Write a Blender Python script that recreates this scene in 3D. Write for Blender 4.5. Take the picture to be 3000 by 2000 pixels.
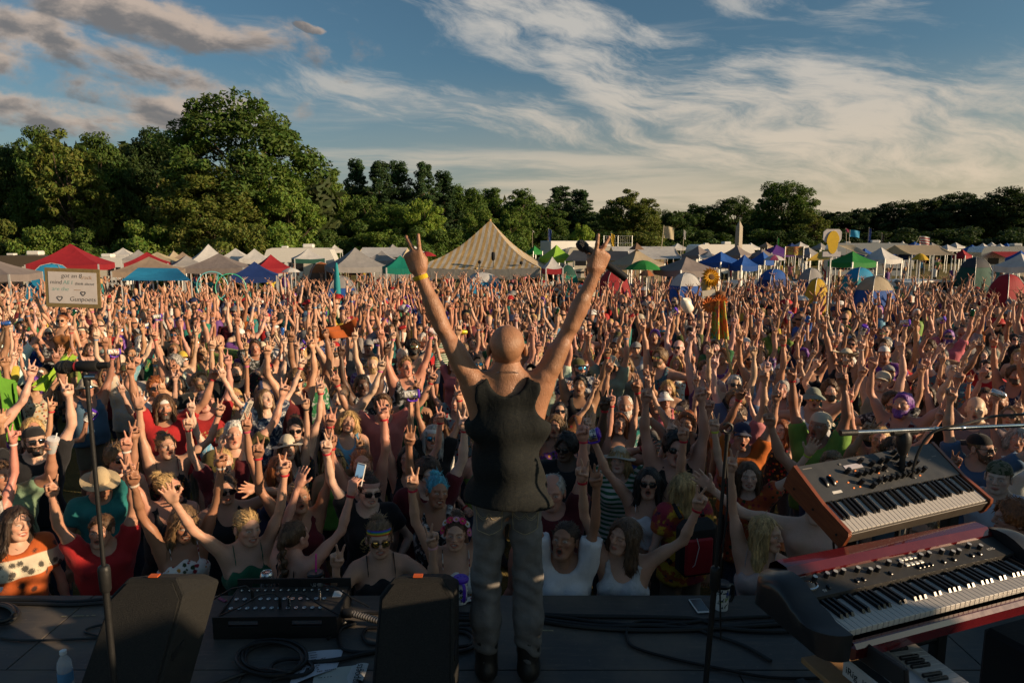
import bpy, bmesh, math, random
import numpy as np
from mathutils import Vector, Matrix, Quaternion

for o in list(bpy.data.objects):
 bpy.data.objects.remove(o)
SC = bpy.context.scene
COL = SC.collection
R = math.radians

# ------------------------------------------------------------------ camera
CAM_H = 3.4            # eye height over the field; the stage floor is at STAGE_Z
STAGE_Z = 1.3
FPX = 2000.0           # focal length in pixels of the 3000 px wide photograph
PITCH = math.atan(288.0 / FPX)
cd = bpy.data.cameras.new('camera')
cd.sensor_width = 36.0
cd.lens = 36.0 * FPX / 3000.0
cd.clip_start = 0.05
cd.clip_end = 3000.0
cam = bpy.data.objects.new('camera', cd)
COL.objects.link(cam)
cam.location = (0, 0, CAM_H)
cam.rotation_euler = (math.pi / 2 - PITCH, 0, 0)
SC.camera = cam

# ------------------------------------------------------------------ light
SUN_AZ = R(106.0)      # clockwise from the viewing direction (+Y)
SUN_EL = R(15.5)
SUN_DIR = Vector((math.sin(SUN_AZ) * math.cos(SUN_EL), math.cos(SUN_AZ) * math.cos(SUN_EL), math.sin(SUN_EL)))
sd = bpy.data.lights.new('sun', 'SUN')
sd.energy = 5.0
sd.angle = R(0.55)
sd.color = (1.0, 0.73, 0.46)
sun = bpy.data.objects.new('sun', sd)
COL.objects.link(sun)
sun.rotation_euler = (-SUN_DIR).to_track_quat('-Z', 'Y').to_euler()

SC.view_settings.view_transform = 'Standard'
SC.view_settings.look = 'None'
SC.view_settings.exposure = 0.50
SC.view_settings.gamma = 1.0
SC.view_settings.use_curve_mapping = False
SC.cycles.use_denoising = True
SC.cycles.max_bounces = 5
SC.cycles.diffuse_bounces = 3
SC.cycles.glossy_bounces = 2
SC.cycles.transmission_bounces = 4
SC.cycles.transparent_max_bounces = 6
SC.cycles.caustics_reflective = False
SC.cycles.caustics_refractive = False


class NT:
 """small wrapper that writes node trees as expressions"""
 def __init__(s, tree):
  s.t = tree
  s.n = tree.nodes
  s.l = tree.links

 def new(s, typ, **kw):
  n = s.n.new(typ)
  for k, v in kw.items():
   setattr(n, k, v)
  return n

 def put(s, sock, v):
  if isinstance(v, bpy.types.NodeSocket):
   s.l.new(v, sock)
  elif v is not None:
   if hasattr(sock, 'default_value'):
    try:
     sock.default_value = v
    except Exception:
     sock.default_value = tuple(v) + (1.0,)

 def m(s, op, a, b=None, c=None, clamp=False):
  n = s.new('ShaderNodeMath', operation=op)
  n.use_clamp = clamp
  s.put(n.inputs[0], a)
  if b is not None:
   s.put(n.inputs[1], b)
  if c is not None:
   s.put(n.inputs[2], c)
  return n.outputs[0]

 def add(s, a, b): return s.m('ADD', a, b)
 def sub(s, a, b): return s.m('SUBTRACT', a, b)
 def mul(s, a, b): return s.m('MULTIPLY', a, b)
 def div(s, a, b): return s.m('DIVIDE', a, b)

 def smooth(s, x, lo, hi):
  n = s.new('ShaderNodeMapRange', interpolation_type='SMOOTHSTEP')
  s.put(n.inputs['Value'], x)
  s.put(n.inputs['From Min'], lo)
  s.put(n.inputs['From Max'], hi)
  return n.outputs[0]

 def lin(s, x, lo, hi, a=0.0, b=1.0):
  n = s.new('ShaderNodeMapRange')
  s.put(n.inputs['Value'], x)
  for nm, v in (('From Min', lo), ('From Max', hi), ('To Min', a), ('To Max', b)):
   s.put(n.inputs[nm], v)
  return n.outputs[0]

 def mix(s, f, a, b, mode='MIX'):
  n = s.new('ShaderNodeMix', data_type='RGBA', blend_type=mode)
  s.put(n.inputs[0], f)
  s.put(n.inputs[6], a if not isinstance(a, tuple) or len(a) == 4 else a + (1,))
  s.put(n.inputs[7], b if not isinstance(b, tuple) or len(b) == 4 else b + (1,))
  return n.outputs[2]

 def noise(s, vec=None, scale=5.0, detail=3.0, rough=0.5, dist=0.0):
  n = s.new('ShaderNodeTexNoise')
  if vec is not None:
   s.put(n.inputs['Vector'], vec)
  n.inputs['Scale'].default_value = scale
  n.inputs['Detail'].default_value = detail
  n.inputs['Roughness'].default_value = rough
  n.inputs['Distortion'].default_value = dist
  return n

 def comb(s, x, y, z):
  n = s.new('ShaderNodeCombineXYZ')
  s.put(n.inputs[0], x); s.put(n.inputs[1], y); s.put(n.inputs[2], z)
  return n.outputs[0]

 def sep(s, v):
  n = s.new('ShaderNodeSeparateXYZ')
  s.put(n.inputs[0], v)
  return n.outputs[0], n.outputs[1], n.outputs[2]

 def mapping(s, v, scale=(1, 1, 1), loc=(0, 0, 0), rot=(0, 0, 0)):
  n = s.new('ShaderNodeMapping')
  s.put(n.inputs[0], v)
  n.inputs['Scale'].default_value = scale
  n.inputs['Location'].default_value = loc
  n.inputs['Rotation'].default_value = rot
  return n.outputs[0]


# ------------------------------------------------------------------ world: evening sky with cirrus and a bank of cumulus
def make_world():
 w = bpy.data.worlds.new('World')
 SC.world = w
 w.use_nodes = True
 w.node_tree.nodes.clear()
 t = NT(w.node_tree)
 sky = t.new('ShaderNodeTexSky', sky_type='NISHITA')
 sky.sun_disc = False
 sky.sun_elevation = SUN_EL
 sky.sun_rotation = SUN_AZ
 sky.altitude = 200
 sky.air_density = 1.0
 sky.dust_density = 2.0
 sky.ozone_density = 1.5
 tc = t.new('ShaderNodeTexCoord')
 d = tc.outputs['Generated']
 x, y, z = t.sep(d)
 az = t.m('ARCTAN2', x, y)                     # radians, + to the right
 el = t.m('ARCSINE', z)
 base = t.mix(1.0, sky.outputs[0], (0.48, 0.66, 0.70, 1), 'MULTIPLY')
 def bump(az0, el0, ra, re, slope=0.0, soft=1.0, nz=None):
  """soft ellipse in the sky, 1 in the middle"""
  da = t.div(t.sub(az, az0), ra)
  de = t.div(t.sub(t.sub(el, el0), t.mul(t.sub(az, az0), slope)), re)
  q = t.add(t.mul(da, da), t.mul(de, de))
  if nz is not None: q = t.add(q, nz)
  return t.smooth(q, soft, 0.0)
 # ---- cirrus: veils combed down to the right
 wn = t.noise(t.comb(t.mul(az, 1.6), 0.0, t.mul(el, 4.5)), 2.0, 3, 0.5).outputs[0]
 wz = t.mul(t.sub(wn, 0.5), 0.12)
 sa = t.add(az, t.mul(wz, 1.2))
 se = t.add(t.add(el, t.mul(az, 0.30)), wz)
 f1 = t.noise(t.comb(t.mul(sa, 1.5), 0.0, t.mul(se, 7.0)), 2.0, 8, 0.62, 0.0).outputs[0]
 f2 = t.noise(t.comb(t.mul(t.sub(sa, t.mul(el, 1.2)), 4.5), 3.3, t.mul(se, 20.0)), 2.2, 6, 0.64, 0.0).outputs[0]
 f3 = t.noise(t.comb(t.mul(az, 1.4), 7.1, t.mul(t.add(el, t.mul(wz, 0.35)), 16.0)), 1.8, 7, 0.58, 0.1).outputs[0]
 reg = t.add(bump(0.26, 0.215, 0.44, 0.060, -0.26, 1.6), bump(0.52, 0.135, 0.50, 0.085, -0.10, 1.5))
 reg = t.add(reg, t.mul(bump(0.05, 0.31, 0.16, 0.06, -0.4, 1.4), 0.8))
 reg = t.add(reg, t.mul(bump(0.40, 0.305, 0.20, 0.035, -0.1, 1.3), 0.7))
 reg = t.add(reg, t.mul(bump(-0.12, 0.190, 0.24, 0.045, -0.15, 1.5), 0.62))
 reg = t.m('MINIMUM', reg, 1.0)
 cir = t.add(t.mul(f1, 0.64), t.mul(f2, 0.36))
 lo = t.sub(0.545, t.mul(reg, 0.165))
 m1 = t.mul(t.smooth(cir, lo, t.add(lo, 0.19)), t.add(0.42, t.mul(reg, 0.50)))
 low = t.add(t.mul(bump(-0.02, 0.105, 0.36, 0.026, 0.0, 1.5), 0.8), t.mul(bump(0.30, 0.050, 0.60, 0.035, 0.0, 1.6), 0.7))
 m2 = t.mul(t.smooth(t.add(f3, t.mul(low, 0.17)), 0.53, 0.74), t.add(0.25, t.mul(low, 0.55)))
 cmask = t.m('MAXIMUM', m1, m2)
 # warm low haze near the horizon
 haze = t.smooth(el, 0.25, -0.01)
 ccol = t.mix(t.smooth(el, 0.28, 0.03), (4.7, 4.5, 4.15, 1), (6.1, 5.0, 3.65, 1))
 hz_col = t.mix(t.smooth(az, -0.6, 0.6), (2.7, 2.85, 2.75, 1), (6.2, 4.7, 3.0, 1))
 col = t.mix(t.mul(haze, 0.62), base, hz_col)
 col = t.mix(cmask, col, ccol)
 # ---- cumulus banks on the left, lit from the right
 def cum(da, de):
  v = t.comb(t.mul(t.add(az, da), 1.0), 5.0, t.mul(t.add(el, de), 1.9))
  return t.noise(v, 7.5, 7, 0.58, 0.25).outputs[0]
 n0 = cum(0.0, 0.0)
 nz = t.mul(t.sub(n0, 0.5), 6.5)
 BK = [(-0.48, 0.270, 0.24, 0.036, -0.10, 1.6), (-0.57, 0.225, 0.25, 0.042, -0.22, 1.6), (-0.53, 0.183, 0.21, 0.032, -0.15, 1.5), (-0.62, 0.152, 0.20, 0.030, 0.0, 1.6), (-0.355, 0.270, 0.055, 0.020, -0.3, 1.3), (-0.27, 0.275, 0.03, 0.008, -0.2, 0.8), (-0.48, 0.150, 0.10, 0.016, 0.0, 1.4)]
 n1 = cum(-0.022, -0.014)
 dn = t.mul(t.sub(n0, n1), 7.0)
 dens, lit = None, None
 for (a0, e0, ra, re, sl, sf) in BK:
  bk_ = bump(a0, e0, ra, re, sl, sf, nz)
  v = t.div(t.sub(t.sub(el, e0), t.mul(t.sub(az, a0), sl)), re)
  lt = t.smooth(t.add(t.add(t.mul(v, 0.75), dn), t.mul(t.div(t.sub(az, a0), ra), 0.35)), -0.95, 0.80)
  if dens is None: dens, lit = bk_, lt
  else:
   g = t.smooth(t.sub(bk_, dens), -0.12, 0.12)
   lit = t.add(t.mul(lt, g), t.mul(lit, t.sub(1.0, g)))
   dens = t.m('MAXIMUM', dens, bk_)
 m0 = t.smooth(dens, 0.0, 0.95)
 kc = t.mix(lit, (1.55, 1.45, 1.42, 1), (4.7, 3.75, 3.05, 1))
 col = t.mix(t.mul(m0, 0.92), col, kc)
 # below the horizon
 col = t.mix(t.smooth(el, 0.0, -0.05), col, (0.55, 0.5, 0.35, 1))
 bg = t.new('ShaderNodeBackground')
 t.put(bg.inputs[0], col)
 bg.inputs[1].default_value = 0.082
 out = t.new('ShaderNodeOutputWorld')
 t.l.new(bg.outputs[0], out.inputs[0])
make_world()
SC.world.cycles.sampling_method = 'MANUAL'
SC.world.cycles.sample_map_resolution = 256


# ------------------------------------------------------------------ helpers
def ray(px, py):
 """world direction through a pixel of the 3000x2000 photograph, used only to read positions off it"""
 u = (px - 1500.0) / FPX
 v = (1000.0 - py) / FPX
 c, s = math.cos(PITCH), math.sin(PITCH)
 return Vector((u, c + v * s, -s + v * c))

def at(px, py, Y):
 r = ray(px, py)
 k = Y / r.y
 return Vector((r.x * k, Y, CAM_H + r.z * k))

def onz(px, py, Z):
 r = ray(px, py)
 k = (Z - CAM_H) / r.z
 return Vector((r.x * k, r.y * k, Z))

def project(p):
 c, s = math.cos(PITCH), math.sin(PITCH)
 x, y, z = p[0], p[1], p[2] - CAM_H
 dep = y * c - z * s
 up = y * s + z * c
 return 1500 + FPX * x / dep, 1000 - FPX * up / dep


def tag(o, label=None, cat=None, group=None, kind=None):
 if label: o['label'] = label
 if cat: o['category'] = cat
 if group: o['group'] = group
 if kind: o['kind'] = kind
 return o

def link(name, mesh, parent=None, mat=None, loc=None, rot=None, color=None):
 o = bpy.data.objects.new(name, mesh)
 COL.objects.link(o)
 if parent is not None:
  o.parent = parent
 if mat is not None and mesh is not None and len(mesh.materials) == 0:
  mesh.materials.append(mat)
 if loc is not None: o.location = loc
 if rot is not None: o.rotation_euler = rot
 if color is not None: o.color = tuple(color)[:3] + (1.0,)
 return o

def empty(name, loc=(0, 0, 0), rz=0.0, label=None, cat=None, group=None):
 o = bpy.data.objects.new(name, None)
 COL.objects.link(o)
 o.empty_display_size = 0.1
 o.location = loc
 o.rotation_euler = (0, 0, rz)
 return tag(o, label, cat, group)

def fast_mesh(name, V, Q=None, T=None, smooth=True, mats=(), attrs=None, midx=None):
 """mesh from numpy arrays: V (n,3), Q (m,4), T (k,3)"""
 V = np.asarray(V, dtype=np.float32)
 me = bpy.data.meshes.new(name)
 me.vertices.add(len(V))
 me.vertices.foreach_set('co', V.ravel())
 parts, starts, tot = [], [], 0
 if Q is not None and len(Q):
  Q = np.asarray(Q, dtype=np.int32)
  parts.append(Q.ravel()); starts.append(np.arange(len(Q)) * 4); tot = len(Q) * 4
 if T is not None and len(T):
  T = np.asarray(T, dtype=np.int32)
  parts.append(T.ravel()); starts.append(tot + np.arange(len(T)) * 3)
 idx = np.concatenate(parts).astype(np.int32)
 st = np.concatenate(starts).astype(np.int32)
 me.loops.add(len(idx))
 me.loops.foreach_set('vertex_index', idx)
 me.polygons.add(len(st))
 me.polygons.foreach_set('loop_start', st)
 if smooth:
  me.polygons.foreach_set('use_smooth', np.ones(len(st), dtype=bool))
 if midx is not None:
  me.polygons.foreach_set('material_index', np.asarray(midx, dtype=np.int32))
 for m in mats:
  me.materials.append(m)
 if attrs:
  for k, a in attrs.items():
   at_ = me.attributes.new(k, 'FLOAT_COLOR', 'POINT')
   at_.data.foreach_set('color', np.asarray(a, dtype=np.float32).ravel())
 me.update(calc_edges=True)
 me.validate()
 return me


class MB:
 """collects simple shapes into one mesh"""
 def __init__(s):
  s.v, s.f, s.m = [], [], []

 def _add(s, vs, fs, mi=0):
  o = len(s.v)
  s.v += [tuple(v) for v in vs]
  s.f += [tuple(i + o for i in f) for f in fs]
  s.m += [mi] * len(fs)
  return s

 def box(s, c, d, M=None, mi=0, bev=0.0):
  x, y, z = d[0] / 2, d[1] / 2, d[2] / 2
  if bev > 0:
   b = min(bev, x * .9, y * .9, z * .9)
   pts = []
   for sx in (-1, 1):
    for sy in (-1, 1):
     for sz in (-1, 1):
      pts += [(sx * (x - b), sy * (y - b), sz * z), (sx * (x - b), sy * y, sz * (z - b)), (sx * x, sy * (y - b), sz * (z - b))]
   def ix(sx, sy, sz, k): return ((sx > 0) * 4 + (sy > 0) * 2 + (sz > 0)) * 3 + k
   fs = []
   for q in (-1, 1):
    fs.append([ix(-1, -1, q, 0), ix(1, -1, q, 0), ix(1, 1, q, 0), ix(-1, 1, q, 0)][::q])
    fs.append([ix(-1, q, -1, 1), ix(-1, q, 1, 1), ix(1, q, 1, 1), ix(1, q, -1, 1)][::q])
    fs.append([ix(q, -1, -1, 2), ix(q, 1, -1, 2), ix(q, 1, 1, 2), ix(q, -1, 1, 2)][::q])
    for r in (-1, 1):
     fs.append([ix(-1, q, r, 0), ix(1, q, r, 0), ix(1, q, r, 1), ix(-1, q, r, 1)][::(q * r)])
     fs.append([ix(q, -1, r, 0), ix(q, 1, r, 0), ix(q, 1, r, 2), ix(q, -1, r, 2)][::-(q * r)])
     fs.append([ix(q, r, -1, 1), ix(q, r, 1, 1), ix(q, r, 1, 2), ix(q, r, -1, 2)][::(q * r)])
     for t in (-1, 1):
      fs.append([ix(q, r, t, 0), ix(q, r, t, 1), ix(q, r, t, 2)][::-(q * r * t)])
  else:
   pts = [(sx * x, sy * y, sz * z) for sx in (-1, 1) for sy in (-1, 1) for sz in (-1, 1)]
   fs = [(0, 1, 3, 2), (4, 6, 7, 5), (0, 4, 5, 1), (2, 3, 7, 6), (0, 2, 6, 4), (1, 5, 7, 3)]
  if M is not None:
   pts = [M @ Vector(p) for p in pts]
  pts = [(p[0] + c[0], p[1] + c[1], p[2] + c[2]) for p in pts]
  return s._add(pts, fs, mi)

 def tube(s, pts, r, n=8, caps=True, mi=0):
  """swept tube through points; r number or list"""
  P = [Vector(p) for p in pts]
  rr = r if isinstance(r, (list, tuple)) else [r] * len(P)
  vs, fs = [], []
  tprev = None
  up = None
  for i, p in enumerate(P):
   t = (P[min(i + 1, len(P) - 1)] - P[max(i - 1, 0)])
   if t.length < 1e-9: t = Vector((0, 0, 1))
   t.normalize()
   if up is None:
    a = Vector((0, 0, 1)) if abs(t.z) < 0.9 else Vector((1, 0, 0))
    up = t.cross(a).normalized()
   else:
    up = (up - t * up.dot(t))
    if up.length < 1e-6: up = t.orthogonal()
    up.normalize()
   b = t.cross(up)
   for k in range(n):
    a = 2 * math.pi * k / n
    vs.append(p + (up * math.cos(a) + b * math.sin(a)) * rr[i])
  for i in range(len(P) - 1):
   for k in range(n):
    k2 = (k + 1) % n
    fs.append((i * n + k, i * n + k2, (i + 1) * n + k2, (i + 1) * n + k))
  if caps:
   fs.append(tuple(range(n))[::-1])
   fs.append(tuple((len(P) - 1) * n + k for k in range(n)))
  return s._add(vs, fs, mi)

 def lathe(s, prof, n=16, c=(0, 0, 0), M=None, mi=0, closed=True):
  """profile [(r,z)...] turned round Z"""
  vs, fs = [], []
  for r, z in prof:
   for k in range(n):
    a = 2 * math.pi * k / n
    vs.append(Vector((r * math.cos(a), r * math.sin(a), z)))
  for i in range(len(prof) - 1):
   for k in range(n):
    k2 = (k + 1) % n
    fs.append((i * n + k, i * n + k2, (i + 1) * n + k2, (i + 1) * n + k))
  if closed:
   if prof[0][0] > 1e-6: fs.append(tuple(range(n))[::-1])
   if prof[-1][0] > 1e-6: fs.append(tuple((len(prof) - 1) * n + k for k in range(n)))
  if M is not None: vs = [M @ v for v in vs]
  vs = [(v[0] + c[0], v[1] + c[1], v[2] + c[2]) for v in vs]
  return s._add(vs, fs, mi)

 def prism(s, poly, h0, h1, M=None, c=(0, 0, 0), mi=0):
  """polygon in XY (counter-clockwise) from z=h0 to h1"""
  n = len(poly)
  vs = [Vector((p[0], p[1], h0)) for p in poly] + [Vector((p[0], p[1], h1)) for p in poly]
  fs = [tuple(range(n))[::-1], tuple(range(n, 2 * n))]
  for k in range(n):
   k2 = (k + 1) % n
   fs.append((k, k2, n + k2, n + k))
  if M is not None: vs = [M @ v for v in vs]
  vs = [(v[0] + c[0], v[1] + c[1], v[2] + c[2]) for v in vs]
  return s._add(vs, fs, mi)

 def grid(s, fn, nu, nv, mi=0, two=0.0):
  vs = [fn(i / nu, j / nv) for j in range(nv + 1) for i in range(nu + 1)]
  fs = [(j * (nu + 1) + i, j * (nu + 1) + i + 1, (j + 1) * (nu + 1) + i + 1, (j + 1) * (nu + 1) + i) for j in range(nv) for i in range(nu)]
  return s._add(vs, fs, mi)

 def mesh(s, name, mats=(), smooth=False, angle=None):
  me = bpy.data.meshes.new(name)
  me.from_pydata(s.v, [], s.f)
  for m in (mats if isinstance(mats, (list, tuple)) else [mats]):
   if m is not None: me.materials.append(m)
  if any(s.m): me.polygons.foreach_set('material_index', s.m)
  if smooth:
   me.polygons.foreach_set('use_smooth', [True] * len(me.polygons))
   if angle is not None:
    try: me.set_sharp_from_angle(angle=R(angle))
    except Exception: pass
  me.update()
  return me

 def build(s, name, mat=None, parent=None, smooth=False, angle=40, **kw):
  return link(name, s.mesh(name, mat if mat is not None else (), smooth, angle if smooth else None), parent, **kw)


# ------------------------------------------------------------------ materials
MATS = {}
def mat(name, color=(0.5, 0.5, 0.5), rough=0.6, metal=0.0, spec=0.4, var=0.12, scale=20.0, bump=0.0, objcol=False, emit=None, trans=0.0, alpha=1.0, coat=0.0, ior=1.45):
 """plain painted / plastic / fabric / metal surface with procedural mottling"""
 if name in MATS: return MATS[name]
 m = bpy.data.materials.new(name)
 m.use_nodes = True
 t = NT(m.node_tree)
 b = m.node_tree.nodes['Principled BSDF']
 tc = t.new('ShaderNodeTexCoord').outputs['Object']
 n = t.noise(tc, scale, 4, 0.6).outputs[0]
 if objcol:
  oi = t.new('ShaderNodeObjectInfo')
  base = oi.outputs['Color']
 else:
  base = tuple(color) + (1,)
 k = t.lin(n, 0.25, 0.75, 1 - var, 1 + var)
 kc = t.comb(k, k, k)
 c = t.mix(1.0, base, kc, 'MULTIPLY')
 t.put(b.inputs['Base Color'], c)
 t.put(b.inputs['Roughness'], t.lin(n, 0.2, 0.8, max(0.02, rough - 0.06), min(1, rough + 0.06)))
 b.inputs['Metallic'].default_value = metal
 b.inputs['Specular IOR Level'].default_value = spec
 b.inputs['IOR'].default_value = ior
 if coat: b.inputs['Coat Weight'].default_value = coat
 if trans: b.inputs['Transmission Weight'].default_value = trans
 if alpha < 1: b.inputs['Alpha'].default_value = alpha
 if emit:
  b.inputs['Emission Color'].default_value = tuple(emit[:3]) + (1,)
  b.inputs['Emission Strength'].default_value = emit[3]
 if bump:
  bp = t.new('ShaderNodeBump')
  bp.inputs['Strength'].default_value = bump
  bp.inputs['Distance'].default_value = 0.01
  t.put(bp.inputs['Height'], t.noise(tc, scale * 3, 3, 0.6).outputs[0])
  t.put(b.inputs['Normal'], bp.outputs[0])
 MATS[name] = m
 return m

# ================================================================== the field and the stage
def field():
 m = bpy.data.materials.new('dry_grass'); m.use_nodes = True
 t = NT(m.node_tree); b = m.node_tree.nodes['Principled BSDF']
 tc = t.new('ShaderNodeTexCoord').outputs['Object']
 n1 = t.noise(tc, .12, 4, .6).outputs[0]
 n2 = t.noise(tc, 2.5, 5, .7).outputs[0]
 n3 = t.noise(tc, 30, 3, .7).outputs[0]
 c = t.mix(t.smooth(n1, .40, .62), (.115, .10, .035, 1), (.22, .165, .065, 1))
 c = t.mix(t.smooth(n2, .45, .7), c, (.085, .085, .026, 1))
 k = t.lin(n3, .2, .8, .6, 1.35)
 t.put(b.inputs['Base Color'], t.mix(1.0, c, t.comb(k, k, k), 'MULTIPLY'))
 b.inputs['Roughness'].default_value = .95; b.inputs['Specular IOR Level'].default_value = .1
 bp = t.new('ShaderNodeBump'); bp.inputs['Strength'].default_value = .6; bp.inputs['Distance'].default_value = .06
 t.put(bp.inputs['Height'], n3); t.put(b.inputs['Normal'], bp.outputs[0])
 me = MB()
 me.grid(lambda u, v: ((u - .5) * 1400, -300 + v * 1400, 0.0), 8, 8)
 tag(me.build('ground', m), 'dry grass festival field', None, kind='structure')
field()

STAGE_Y1 = 3.86
def stage():
 m = bpy.data.materials.new('stage_plywood'); m.use_nodes = True
 t = NT(m.node_tree); b = m.node_tree.nodes['Principled BSDF']
 tc = t.new('ShaderNodeTexCoord').outputs['Object']
 g = t.new('ShaderNodeNewGeometry').outputs['Position']
 n1 = t.noise(t.mapping(g, scale=(.7, 7, 1)), 6, 5, .65, .4).outputs[0]       # grain
 n2 = t.noise(g, 2.2, 4, .6).outputs[0]                                          # scuffed patches
 n3 = t.noise(g, 45, 3, .7).outputs[0]
 c = t.mix(t.smooth(n2, .42, .70), (.055, .053, .051, 1), (.12, .10, .08, 1))
 c = t.mix(t.mul(t.smooth(n1, .50, .72), .7), c, (.12, .10, .08, 1))
 c = t.mix(t.mul(t.smooth(n3, .60, .72), .6), c, (.14, .125, .11, 1))
 t.put(b.inputs['Base Color'], c)
 t.put(b.inputs['Roughness'], t.lin(n2, .3, .7, .45, .72))
 b.inputs['Specular IOR Level'].default_value = .35
 bp = t.new('ShaderNodeBump'); bp.inputs['Strength'].default_value = .25; bp.inputs['Distance'].default_value = .004
 t.put(bp.inputs['Height'], n1); t.put(b.inputs['Normal'], bp.outputs[0])
 MATS['stage_plywood'] = m
 root = empty('stage', (0, 0, 0)); tag(root, 'black painted plywood stage deck', None, kind='structure')
 # sheets of plywood, slightly uneven, with open joints; a front row of sheets and rows behind
 rnd = random.Random(3)
 xs = [-7.4, -4.95, -2.52, -.08, 2.36, 4.80, 7.2]
 ys = [STAGE_Y1, 3.13, 1.91, .69, -.53, -1.75]
 for j in range(len(ys) - 1):
  off = 0.0 if j != 1 else .0
  for i in range(len(xs) - 1):
   x0, x1 = xs[i] + (1.2 if j % 2 else 0) + .003, xs[i + 1] + (1.2 if j % 2 else 0) - .003
   y1, y0 = ys[j] - .003, ys[j + 1] + .003
   dz = rnd.uniform(-.0015, .0015)
   MB().box(((x0 + x1) / 2, (y0 + y1) / 2, STAGE_Z - .009 + dz), (x1 - x0, y1 - y0, .018), bev=.002).build('plywood_sheet', m, root)
 MB().box((0, 1.05, STAGE_Z - .10), (14.5, 5.56, .15)).build('deck_frame', mat('deck_dark', (.012, .012, .013), .8), root)
 MB().box((0, STAGE_Y1 - .03, .60), (14.4, .02, 1.18)).build('stage_skirt', mat('skirt_black', (.010, .010, .011), .95), root)
stage()

# ------------------------------------------------------------------ unseen loudspeaker stack, added on the sunny side to cast shade
def shade_stack(x, y, n, label, w=1.1, d=.9, h=.62, z0=1.3):
 rt = empty('shade_stack', (x, y, z0), 0, label, 'loudspeaker', 'unseen loudspeakers added for shade')
 cab = mat('cabinet_black', (.014, .014, .014), .6, bump=.2)
 gr = mat('grille_black', (.02, .02, .02), .7, bump=.7, scale=90)
 for k in range(n):
  c = MB().box((0, 0, h * (k + .5)), (w, d, h - .012), bev=.015).build('cabinet', cab, rt)
  MB().box((0, d / 2 + .006, h * (k + .5)), (w * .92, .012, h * .88)).build('grille', gr, c)

# ================================================================== trees
def leaf_mat(name, rough=.7):
 m = bpy.data.materials.new(name); m.use_nodes = True
 t = NT(m.node_tree); nt = m.node_tree
 b = nt.nodes['Principled BSDF']; out = nt.nodes['Material Output']
 oi = t.new('ShaderNodeObjectInfo').outputs['Color']
 a = t.new('ShaderNodeAttribute', attribute_name='tint')
 c = t.mix(1.0, oi, a.outputs['Color'], 'MULTIPLY')
 t.put(b.inputs['Base Color'], c)
 b.inputs['Roughness'].default_value = rough; b.inputs['Specular IOR Level'].default_value = .25
 tr = t.new('ShaderNodeBsdfTranslucent')
 t.put(tr.inputs[0], t.mix(1.0, c, (1.0, 1.05, .35, 1), 'MULTIPLY'))
 mx = t.new('ShaderNodeMixShader'); mx.inputs[0].default_value = .28
 t.l.new(b.outputs[0], mx.inputs[1]); t.l.new(tr.outputs[0], mx.inputs[2]); t.l.new(mx.outputs[0], out.inputs[0])
 MATS[name] = m
 return m
leaf_mat('leaf')
mat('bark', (.075, .055, .038), .9, var=.35, scale=6, bump=.5)

def leaf_cards(C, N, size, rng, flat=.0):
 """quads at C facing roughly N; returns V,Q"""
 n = len(C)
 N = N + rng.normal(0, .75, (n, 3)); N[:, 2] += flat
 N /= np.linalg.norm(N, axis=1)[:, None] + 1e-9
 U = np.cross(N, rng.normal(0, 1, (n, 3))); U /= np.linalg.norm(U, axis=1)[:, None] + 1e-9
 W = np.cross(N, U)
 s = size * rng.uniform(.6, 1.35, n)[:, None]
 a = C - U * s * .62; b = C + W * s * .42 + N * s * .08; c = C + U * s * .55 - W * s * .16
 V = np.stack([a, b, c], 1).reshape(-1, 3)
 Q = np.arange(3 * n).reshape(-1, 3)
 return V, Q

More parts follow.
